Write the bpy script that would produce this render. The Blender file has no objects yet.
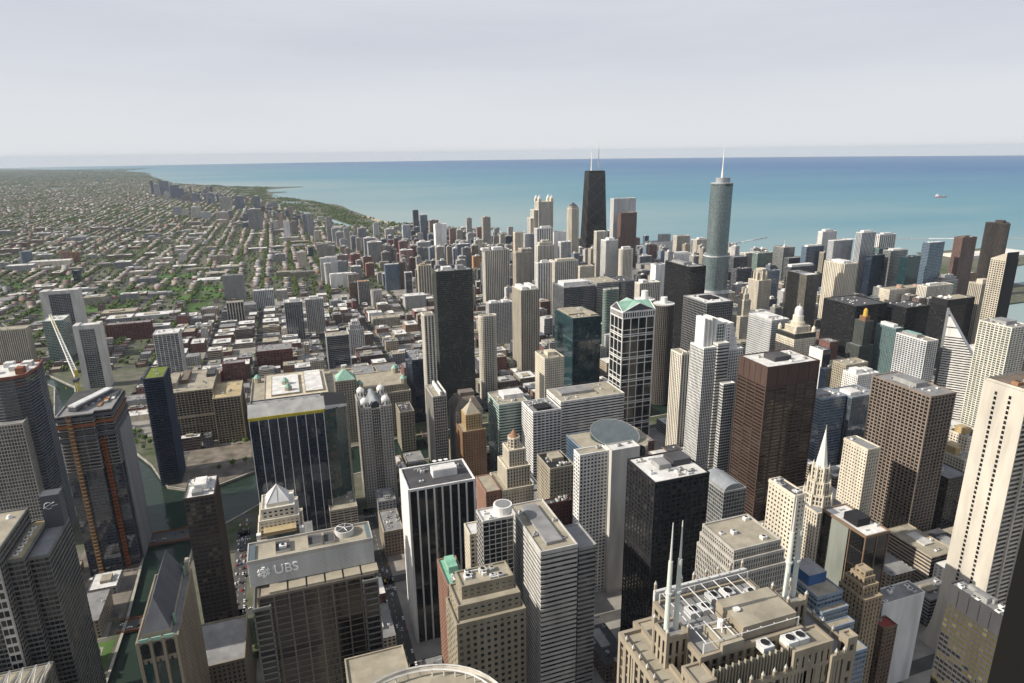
import bpy, math, random
import numpy as np
from mathutils import Vector
from mathutils.geometry import tessellate_polygon
random.seed(7); RNG = np.random.default_rng(11)
D = bpy.data; SC = bpy.context.scene; COL = SC.collection; R = math.radians

# ------------------------------------------------------------------ camera
cam_data = D.cameras.new('camera'); cam = D.objects.new('camera', cam_data); COL.objects.link(cam)
CAM = Vector((-19.3, 32.3, 416.2)); YAW, PITCH, ROLL = R(19.07), R(16.2), R(-0.715)
_f = Vector((math.sin(YAW)*math.cos(PITCH), math.cos(YAW)*math.cos(PITCH), -math.sin(PITCH)))
_r = Vector((math.cos(YAW), -math.sin(YAW), 0)); _u = _r.cross(_f)
_r2 = _r*math.cos(ROLL)+_u*math.sin(ROLL); _u2 = _u*math.cos(ROLL)-_r*math.sin(ROLL)
from mathutils import Matrix
cam.matrix_world = Matrix(((_r2.x, _u2.x, -_f.x, CAM.x), (_r2.y, _u2.y, -_f.y, CAM.y), (_r2.z, _u2.z, -_f.z, CAM.z), (0, 0, 0, 1)))
cam_data.sensor_width = 36; cam_data.lens = 653.5/1024*36
cam_data.clip_start = 0.1; cam_data.clip_end = 200000
SC.camera = cam
def to_px(p):
    d = Vector(p)-CAM; z = d.dot(_f)
    if z < 1: return None
    return 512+653.5*d.dot(_r2)/z, 341.5-653.5*d.dot(_u2)/z

# ------------------------------------------------------------------ world, sun, exposure
SUN_AZ, SUN_EL = R(271), R(34)
w = D.worlds.new('World'); SC.world = w; w.use_nodes = True; nt = w.node_tree; nt.nodes.clear()
n_out = nt.nodes.new('ShaderNodeOutputWorld')
sky = nt.nodes.new('ShaderNodeTexSky'); sky.sky_type = 'NISHITA'; sky.sun_disc = False
sky.sun_elevation = SUN_EL; sky.sun_rotation = SUN_AZ; sky.altitude = 200; sky.dust_density = 3.0; sky.air_density = 1.0
bg = nt.nodes.new('ShaderNodeBackground'); bg.inputs[1].default_value = 0.10; nt.links.new(sky.outputs[0], bg.inputs[0])
# a thin veil of high cloud over the blue
tc = nt.nodes.new('ShaderNodeTexCoord'); mp = nt.nodes.new('ShaderNodeMapping'); mp.inputs['Scale'].default_value = (1.1, 1.1, 9.0)
mp.inputs['Rotation'].default_value = (0.05, 0.12, 0.5)
nz = nt.nodes.new('ShaderNodeTexNoise'); nz.inputs['Scale'].default_value = 1.6; nz.inputs['Detail'].default_value = 6; nz.inputs['Roughness'].default_value = 0.55
rp = nt.nodes.new('ShaderNodeValToRGB'); rp.color_ramp.elements[0].position = 0.3; rp.color_ramp.elements[1].position = 0.72
rp.color_ramp.elements[0].color = (0.555, 0.575, 0.64, 1); rp.color_ramp.elements[1].color = (0.64, 0.655, 0.705, 1)
gr = nt.nodes.new('ShaderNodeMapRange'); gr.inputs[1].default_value = 0.0; gr.inputs[2].default_value = .13; gr.inputs[3].default_value = .85; gr.inputs[4].default_value = 0
hz_ = nt.nodes.new('ShaderNodeMix'); hz_.data_type = 'RGBA'; hz_.inputs[7].default_value = (0.75, 0.775, 0.795, 1)
bg2 = nt.nodes.new('ShaderNodeBackground'); bg2.inputs[1].default_value = 1.0
mx = nt.nodes.new('ShaderNodeMixShader')   # the veil is thickest low down and thins towards the zenith
sx = nt.nodes.new('ShaderNodeSeparateXYZ'); fm = nt.nodes.new('ShaderNodeMapRange'); fm.inputs[1].default_value = .22; fm.inputs[2].default_value = .75; fm.inputs[3].default_value = .90; fm.inputs[4].default_value = .5
L = nt.links.new; L(tc.outputs['Generated'], sx.inputs[0]); L(sx.outputs[2], fm.inputs[0]); L(fm.outputs[0], mx.inputs[0])
L(tc.outputs['Generated'], mp.inputs[0]); L(mp.outputs[0], nz.inputs[0]); L(nz.outputs[0], rp.inputs[0]); L(sx.outputs[2], gr.inputs[0]); L(gr.outputs[0], hz_.inputs[0]); L(rp.outputs[0], hz_.inputs[6]); L(hz_.outputs[2], bg2.inputs[0])
L(bg.outputs[0], mx.inputs[1]); L(bg2.outputs[0], mx.inputs[2]); L(mx.outputs[0], n_out.inputs[0])
sl = D.lights.new('sun', 'SUN'); so = D.objects.new('sun', sl); COL.objects.link(so)
sl.energy = 4.9; sl.angle = R(0.6); sl.color = (1.0, 0.92, 0.80)
so.rotation_euler = Vector((math.sin(SUN_AZ)*math.cos(SUN_EL), math.cos(SUN_AZ)*math.cos(SUN_EL), math.sin(SUN_EL))).to_track_quat('Z', 'Y').to_euler()
vs = SC.view_settings; vs.view_transform = 'Standard'; vs.look = 'None'; vs.exposure = 0.2; vs.gamma = 1.0; vs.use_curve_mapping = False
SC.render.engine = 'CYCLES'; SC.cycles.use_denoising = True; SC.cycles.max_bounces = 5; SC.cycles.diffuse_bounces = 2
SC.cycles.glossy_bounces = 3; SC.cycles.volume_bounces = 0; SC.cycles.sample_clamp_indirect = 6

# ------------------------------------------------------------------ materials
MATS = {}
def nodes(name):
    m = D.materials.new(name); m.use_nodes = True; t = m.node_tree; b = t.nodes['Principled BSDF']; return m, t, b
def solid(key, rgb, rough=0.75, var=0.18, scale=0.12, spec=0.25, metal=0.0, streak=True):
    """a weathered opaque surface: base colour broken up by soft stains and vertical streaks"""
    m, t, b = nodes(key); l = t.links.new
    g = t.nodes.new('ShaderNodeNewGeometry'); mpn = t.nodes.new('ShaderNodeMapping')
    mpn.inputs['Scale'].default_value = (scale, scale, scale*(0.18 if streak else 1))
    a = t.nodes.new('ShaderNodeTexNoise'); a.inputs['Scale'].default_value = 1; a.inputs['Detail'].default_value = 5
    c = t.nodes.new('ShaderNodeMapRange'); c.inputs[1].default_value = .3; c.inputs[2].default_value = .7
    c.inputs[3].default_value = 1-var; c.inputs[4].default_value = 1+var
    h = t.nodes.new('ShaderNodeHueSaturation'); h.inputs['Color'].default_value = (*rgb, 1)
    l(g.outputs['Position'], mpn.inputs[0]); l(mpn.outputs[0], a.inputs[0]); l(a.outputs[0], c.inputs[0]); l(c.outputs[0], h.inputs['Value'])
    l(h.outputs[0], b.inputs['Base Color'])
    b.inputs['Roughness'].default_value = rough; b.inputs['Specular IOR Level'].default_value = spec; b.inputs['Metallic'].default_value = metal
    MATS[key] = m; return m
def roofmat(key, rgb, var=0.3):
    """flat roof: membrane with ponding stains and patches"""
    m, t, b = nodes('roof_'+key); l = t.links.new
    g = t.nodes.new('ShaderNodeNewGeometry')
    a = t.nodes.new('ShaderNodeTexNoise'); a.inputs['Scale'].default_value = .09; a.inputs['Detail'].default_value = 7; a.inputs['Roughness'].default_value = .65
    v = t.nodes.new('ShaderNodeTexVoronoi'); v.inputs['Scale'].default_value = .11; v.feature = 'F1'
    c = t.nodes.new('ShaderNodeMapRange'); c.inputs[1].default_value = .33; c.inputs[2].default_value = .66; c.inputs[3].default_value = 1-var; c.inputs[4].default_value = 1.0+var*.35
    h = t.nodes.new('ShaderNodeHueSaturation'); h.inputs['Color'].default_value = (*rgb, 1)
    bw = t.nodes.new('ShaderNodeSeparateColor'); mm = t.nodes.new('ShaderNodeMath'); mm.operation = 'MULTIPLY_ADD'; mm.inputs[1].default_value = .16
    l(g.outputs['Position'], a.inputs[0]); l(g.outputs['Position'], v.inputs[0]); l(a.outputs[0], c.inputs[0])
    l(v.outputs['Color'], bw.inputs[0]); l(bw.outputs[0], mm.inputs[0]); l(c.outputs[0], mm.inputs[2]); l(mm.outputs[0], h.inputs['Value']); l(h.outputs[0], b.inputs['Base Color'])
    b.inputs['Roughness'].default_value = .85; b.inputs['Specular IOR Level'].default_value = .2
    MATS['roof_'+key] = m; return m
def glass(key, rgb, rough=0.07, ior=1.55, blind=(.30, .27, .22), pb=0.16, lit=0.0):
    """window glass seen from outside: a dark room behind a glossy pane; every pane (one UV cell) has its own depth, blind or curtain"""
    m, t, b = nodes('glass_'+key); l = t.links.new
    uv = t.nodes.new('ShaderNodeUVMap'); fl = t.nodes.new('ShaderNodeVectorMath'); fl.operation = 'FLOOR'
    wn = t.nodes.new('ShaderNodeTexWhiteNoise'); wn.noise_dimensions = '2D'
    oi = t.nodes.new('ShaderNodeObjectInfo'); ad = t.nodes.new('ShaderNodeVectorMath'); ad.operation = 'ADD'
    l(uv.outputs[0], fl.inputs[0]); l(fl.outputs[0], ad.inputs[0]); l(oi.outputs['Random'], ad.inputs[1]); l(ad.outputs[0], wn.inputs[0])
    r = t.nodes.new('ShaderNodeValToRGB'); e = r.color_ramp.elements; e[0].position = 0; e[0].color = (*[c*.75 for c in rgb], 1)
    e[1].position = 1; e[1].color = (*blind, 1)
    x = r.color_ramp.elements.new(1-pb*1.8); x.color = (*[c*1.25 for c in rgb], 1)
    x = r.color_ramp.elements.new(1-pb); x.color = (*[a*.6+bb*.4 for a, bb in zip(rgb, blind)], 1)
    l(wn.outputs['Value'], r.inputs[0]); l(r.outputs[0], b.inputs['Base Color'])
    b.inputs['Roughness'].default_value = rough; b.inputs['IOR'].default_value = ior
    if lit > 0:
        gt = t.nodes.new('ShaderNodeMath'); gt.operation = 'GREATER_THAN'; gt.inputs[1].default_value = 1-lit
        ml = t.nodes.new('ShaderNodeMath'); ml.operation = 'MULTIPLY'; ml.inputs[1].default_value = .10
        rs_ = t.nodes.new('ShaderNodeVectorMath'); rs_.operation = 'MULTIPLY'; rs_.inputs[1].default_value = (.34, 1, 1); f2 = t.nodes.new('ShaderNodeVectorMath'); f2.operation = 'FLOOR'
        w2 = t.nodes.new('ShaderNodeTexWhiteNoise'); w2.noise_dimensions = '2D'; l(uv.outputs[0], rs_.inputs[0]); l(rs_.outputs[0], f2.inputs[0]); l(f2.outputs[0], w2.inputs[0])
        l(w2.outputs['Value'], gt.inputs[0]); l(gt.outputs[0], ml.inputs[0]); l(ml.outputs[0], b.inputs['Emission Strength'])
        b.inputs['Emission Color'].default_value = (1, .78, .22, 1)
    # no two panes hang quite alike: each tilts its reflection a little
    g = t.nodes.new('ShaderNodeNewGeometry'); sb = t.nodes.new('ShaderNodeVectorMath'); sb.operation = 'SUBTRACT'; sb.inputs[1].default_value = (.5, .5, .5)
    sc = t.nodes.new('ShaderNodeVectorMath'); sc.operation = 'SCALE'; sc.inputs['Scale'].default_value = .02
    a2 = t.nodes.new('ShaderNodeVectorMath'); a2.operation = 'ADD'; nm = t.nodes.new('ShaderNodeVectorMath'); nm.operation = 'NORMALIZE'
    l(wn.outputs['Color'], sb.inputs[0]); l(sb.outputs[0], sc.inputs[0]); l(g.outputs['Normal'], a2.inputs[0]); l(sc.outputs[0], a2.inputs[1]); l(a2.outputs[0], nm.inputs[0]); l(nm.outputs[0], b.inputs['Normal'])
    MATS['glass_'+key] = m; return m
def facade(key, u0, u1, v0, v1, gl=(.03, .035, .045), pb=.2):
    """distant wall: UV cells hold one window each, the wall takes the object's own colour"""
    m, t, b = nodes('facade_'+key); l = t.links.new
    uv = t.nodes.new('ShaderNodeUVMap'); fr = t.nodes.new('ShaderNodeVectorMath'); fr.operation = 'FRACTION'; sp = t.nodes.new('ShaderNodeSeparateXYZ')
    l(uv.outputs[0], fr.inputs[0]); l(fr.outputs[0], sp.inputs[0])
    def cmp(o, val, op):
        n = t.nodes.new('ShaderNodeMath'); n.operation = op; n.inputs[1].default_value = val; l(o, n.inputs[0]); return n.outputs[0]
    def mul(a, c):
        n = t.nodes.new('ShaderNodeMath'); n.operation = 'MULTIPLY'; l(a, n.inputs[0]); l(c, n.inputs[1]); return n.outputs[0]
    mask = mul(mul(cmp(sp.outputs[0], u0, 'GREATER_THAN'), cmp(sp.outputs[0], u1, 'LESS_THAN')), mul(cmp(sp.outputs[1], v0, 'GREATER_THAN'), cmp(sp.outputs[1], v1, 'LESS_THAN')))
    fl = t.nodes.new('ShaderNodeVectorMath'); fl.operation = 'FLOOR'; l(uv.outputs[0], fl.inputs[0])
    oi = t.nodes.new('ShaderNodeObjectInfo'); ad = t.nodes.new('ShaderNodeVectorMath'); ad.operation = 'ADD'; l(fl.outputs[0], ad.inputs[0]); l(oi.outputs['Random'], ad.inputs[1])
    wn = t.nodes.new('ShaderNodeTexWhiteNoise'); wn.noise_dimensions = '2D'; l(ad.outputs[0], wn.inputs[0])
    r = t.nodes.new('ShaderNodeValToRGB'); e = r.color_ramp.elements; e[0].color = (*[c*.6 for c in gl], 1); e[1].color = (.16, .155, .14, 1)
    x = e.new(1-pb); x.color = (*[c*1.8 for c in gl], 1); l(wn.outputs['Value'], r.inputs[0])
    g = t.nodes.new('ShaderNodeNewGeometry'); mpn = t.nodes.new('ShaderNodeMapping'); mpn.inputs['Scale'].default_value = (.1, .1, .025)
    a = t.nodes.new('ShaderNodeTexNoise'); a.inputs['Detail'].default_value = 4; a.inputs['Scale'].default_value = 1; l(g.outputs['Position'], mpn.inputs[0]); l(mpn.outputs[0], a.inputs[0])
    c = t.nodes.new('ShaderNodeMapRange'); c.inputs[1].default_value = .3; c.inputs[2].default_value = .7; c.inputs[3].default_value = .8; c.inputs[4].default_value = 1.18
    h = t.nodes.new('ShaderNodeHueSaturation'); l(oi.outputs['Color'], h.inputs['Color']); l(a.outputs[0], c.inputs[0]); l(c.outputs[0], h.inputs['Value'])
    mxn = t.nodes.new('ShaderNodeMix'); mxn.data_type = 'RGBA'; l(mask, mxn.inputs[0]); l(h.outputs[0], mxn.inputs[6]); l(r.outputs[0], mxn.inputs[7]); l(mxn.outputs[2], b.inputs['Base Color'])
    rr = t.nodes.new('ShaderNodeMapRange'); rr.inputs[3].default_value = .8; rr.inputs[4].default_value = .12; l(mask, rr.inputs[0]); l(rr.outputs[0], b.inputs['Roughness'])
    b.inputs['Specular IOR Level'].default_value = .4
    MATS['facade_'+key] = m; return m
def attr_mat(key, rough=.85):
    """many small pieces, each with its own colour stored on its faces"""
    m, t, b = nodes(key); a = t.nodes.new('ShaderNodeAttribute'); a.attribute_name = 'tint'
    t.links.new(a.outputs['Color'], b.inputs['Base Color']); b.inputs['Roughness'].default_value = rough; b.inputs['Specular IOR Level'].default_value = .15
    MATS[key] = m; return m

for k, c in dict(white=(.74, .73, .70), palegrey=(.52, .51, .48), grey=(.33, .33, .32), midgrey=(.24, .245, .25), dark=(.075, .075, .08), black=(.022, .022, .024),
                 cream=(.64, .585, .475), tan=(.40, .36, .28), tancell=(.40, .345, .255), pinkbrick=(.34, .2, .15), brick=(.2, .07, .05), darkbrick=(.12, .045, .04), brownstone=(.27, .22, .18),
                 rust=(.095, .06, .048), brown=(.2, .14, .1), bronze=(.075, .06, .05), granite=(.36, .31, .235), buff=(.42, .375, .29), ochre=(.52, .38, .19), deco=(.36, .285, .19),
                 ribgrey=(.42, .40, .36), charcoal=(.16, .17, .185), creamy=(.70, .655, .56), pink=(.5, .33, .26), redbrown=(.20, .125, .105), beige=(.50, .455, .37), marble=(.6, .6, .59),
                 copper=(.30, .50, .40), aluminium=(.56, .57, .57), concrete=(.38, .37, .35), tealwall=(.045, .085, .095), bluewall=(.24, .3, .37), palegreen=(.42, .5, .45), darkgreen=(.085, .095, .085),
                 gold=(.65, .42, .08), terracotta=(.32, .18, .10), yellow=(.55, .46, .06), siteorange=(.34, .10, .03), rustsite=(.24, .09, .04), redpaint=(.42, .06, .03), navy=(.05, .065, .10),
                 rail=(.58, .58, .56), mastgreen=(.60, .64, .59), orange=(.55, .24, .06), greyroofmetal=(.30, .32, .34), slate=(.10, .105, .12), asphalt=(.05, .05, .052), blue=(.05, .13, .30), darkstone=(.17, .145, .12), trumpsteel=(.20, .25, .255), cobconcrete=(.17, .155, .135), olive=(.21, .195, .16), mansard=(.2, .17, .145), tealfinwall=(.2, .3, .3), hoistbrown=(.20, .115, .05), chasestone=(.55, .51, .44), discroof=(.10, .125, .14), rimred=(.20, .08, .055), signwhite=(.98, .97, .95), framebrown=(.22, .15, .10), boeingstone=(.185, .185, .18), operastone=(.29, .25, .19), tanstone=(.34, .30, .225), slabgrey=(.24, .25, .25), siteconcrete=(.26, .25, .24), jet=(.006, .006, .006), panelgreen=(.25, .27, .24)).items():  # boeingstone, operastone, tanstone, slabgrey: the dimness of the foreground is put into the colour
    solid(k, tuple(v*(.95 if min(c) > .3 else .84) for v in c))
for k, c in dict(white=(.70, .69, .66), grey=(.26, .26, .26), dark=(.085, .085, .09), black=(.025, .025, .028), tan=(.37, .335, .26), brown=(.19, .15, .12), ochre=(.47, .38, .22), copper=(.24, .50, .36),
                 grass=(.16, .2, .04), cream=(.6, .54, .42), orange=(.55, .25, .06), tealroof=(.24, .4, .36), redroof=(.3, .06, .045)).items(): roofmat(k, tuple(v*.88 for v in c))
BL = (.13, .12, .10)
glass('dark', (.022, .024, .028), pb=.12, blind=BL); glass('black', (.012, .013, .015), pb=.05, blind=(.06, .055, .05)); glass('navy', (.012, .020, .036), pb=.02, ior=1.85, blind=(.05, .06, .08)); glass('teal', (.010, .034, .040), pb=.02, ior=1.85, blind=(.05, .08, .08))
glass('green', (.05, .085, .08), pb=.10, ior=1.6, blind=BL); glass('bronze', (.020, .015, .011), pb=.05, blind=(.06, .05, .04)); glass('grey', (.06, .07, .075), pb=.12, ior=1.9, blind=(.16, .16, .15)); glass('blue', (.03, .06, .095), pb=.08, ior=1.95, blind=(.12, .13, .14))
glass('mirror', (.06, .075, .09), rough=.04, ior=2.1, pb=.05, blind=(.12, .13, .14)); glass('lit', (.016, .016, .015), lit=.22, pb=.08, blind=(.10, .085, .05)); glass('sky', (.075, .11, .115), rough=.06, ior=1.9, pb=.06, blind=(.14, .16, .15)); glass('silver', (.115, .15, .155), rough=.06, ior=2.0, pb=.03, blind=(.08, .10, .105)); glass('jet', (.010, .010, .011), pb=.01, blind=(.02, .02, .02))
facade('punch', .22, .78, .25, .78); facade('fin', .3, .95, .12, .9); facade('band', -1, 2, .3, .82); facade('blank', .42, .58, .3, .7); facade('glass', .06, .94, .1, .92, gl=(.05, .07, .09), pb=.1)

# ------------------------------------------------------------------ mesh helpers
class MB:
    """collects faces, then links them as ONE mesh object"""
    def __init__(s): s.v = []; s.f = []; s.m = []; s.uv = []; s.mats = []
    def mi(s, m):
        if m not in s.mats: s.mats.append(m)
        return s.mats.index(m)
    def face(s, pts, m, uv=None):
        i = len(s.v); s.v += [tuple(p) for p in pts]; s.f.append(tuple(range(i, i+len(pts)))); s.m.append(s.mi(m))
        s.uv += uv if uv else [(0.5, 0.5)]*len(pts)
    def box(s, x0, x1, y0, y1, z0, z1, m, bottom=False, top=True):
        a, b, c, d = (x0, y0), (x1, y0), (x1, y1), (x0, y1)
        for p, q in ((a, b), (b, c), (c, d), (d, a)): s.face([(*p, z0), (*q, z0), (*q, z1), (*p, z1)], m)
        if top: s.face([(*a, z1), (*b, z1), (*c, z1), (*d, z1)], m)
        if bottom: s.face([(*d, z0), (*c, z0), (*b, z0), (*a, z0)], m)
    def prism(s, poly, z0, z1, m, top=None, scale=1.0, centre=None, bay=3.0, fh=3.5, cap=True):
        n = len(poly); cx, cy = centre or (sum(p[0] for p in poly)/n, sum(p[1] for p in poly)/n)
        q = [(cx+(p[0]-cx)*scale, cy+(p[1]-cy)*scale) for p in poly]
        for i in range(n):
            a, b, c, d = poly[i], poly[(i+1) % n], q[(i+1) % n], q[i]
            w_ = math.hypot(b[0]-a[0], b[1]-a[1]); nb = max(1, round(w_/bay)); nv = (z1-z0)/fh; o = 37*i
            if scale == 0: s.face([(*a, z0), (*b, z0), (cx, cy, z1)], m)
            else: s.face([(*a, z0), (*b, z0), (*c, z1), (*d, z1)], m, [(o, 0), (o+nb, 0), (o+nb, nv), (o, nv)])
        if cap and scale > 0: s.face([(*p, z1) for p in q], top or m)
    def bar(s, p, q, r, m, n=4):
        p, q = Vector(p), Vector(q); d = (q-p).normalized(); u = d.orthogonal().normalized(); v_ = d.cross(u)
        ring = [u*math.cos(2*math.pi*(i+.5)/n)*r+v_*math.sin(2*math.pi*(i+.5)/n)*r for i in range(n)]
        for i in range(n): s.face([p+ring[i], p+ring[(i+1) % n], q+ring[(i+1) % n], q+ring[i]], m)
        s.face([q+k for k in ring], m); s.face([p+k for k in reversed(ring)], m)
    def build(s, name, parent=None, loc=None):
        me = D.meshes.new(name); me.from_pydata(s.v, [], s.f)
        for m in s.mats: me.materials.append(MATS[m] if isinstance(m, str) else m)
        me.polygons.foreach_set('material_index', s.m)
        l = me.uv_layers.new(name='UVMap'); l.data.foreach_set('uv', np.array(s.uv, dtype=np.float32).ravel())
        me.update(); o = D.objects.new(name, me); COL.objects.link(o)
        if parent: o.parent = parent
        if loc: o.location = loc
        return o
def thing(name, label, cat, loc=(0, 0, 0), group=None):
    o = D.objects.new(name, None); o.empty_display_size = 5; COL.objects.link(o); o.location = loc; tag(o, label, cat, group); return o
def tag(o, label, cat, group=None):
    o['label'] = label; o['category'] = cat
    if group: o['group'] = group
    return o
def structure(o): o['kind'] = 'structure'; return o
def rect(x0, x1, y0, y1): return [(x0, y0), (x1, y0), (x1, y1), (x0, y1)]
def circle(cx, cy, r, n=24, ry=None): return [(cx+r*math.cos(2*math.pi*i/n), cy+(ry or r)*math.sin(2*math.pi*i/n)) for i in range(n)]
def rounded(x0, x1, y0, y1, r, n=4):
    out = []
    for cx, cy, a in ((x1-r, y0+r, -90), (x1-r, y1-r, 0), (x0+r, y1-r, 90), (x0+r, y0+r, 180)):
        out += [(cx+r*math.cos(R(a+90*i/n)), cy+r*math.sin(R(a+90*i/n))) for i in range(n+1)]
    return out
def offset(poly, d):
    n = len(poly); out = []
    for i in range(n):
        a, b, c = Vector(poly[i-1]), Vector(poly[i]), Vector(poly[(i+1) % n])
        e1 = (b-a).normalized(); e2 = (c-b).normalized(); n1 = Vector((e1.y, -e1.x)); n2 = Vector((e2.y, -e2.x))
        m = (n1+n2); m = m/max(.3, m.dot(n1)) if m.length > 1e-6 else n1
        out.append((b.x+m.x*d, b.y+m.y*d))
    return out

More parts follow.
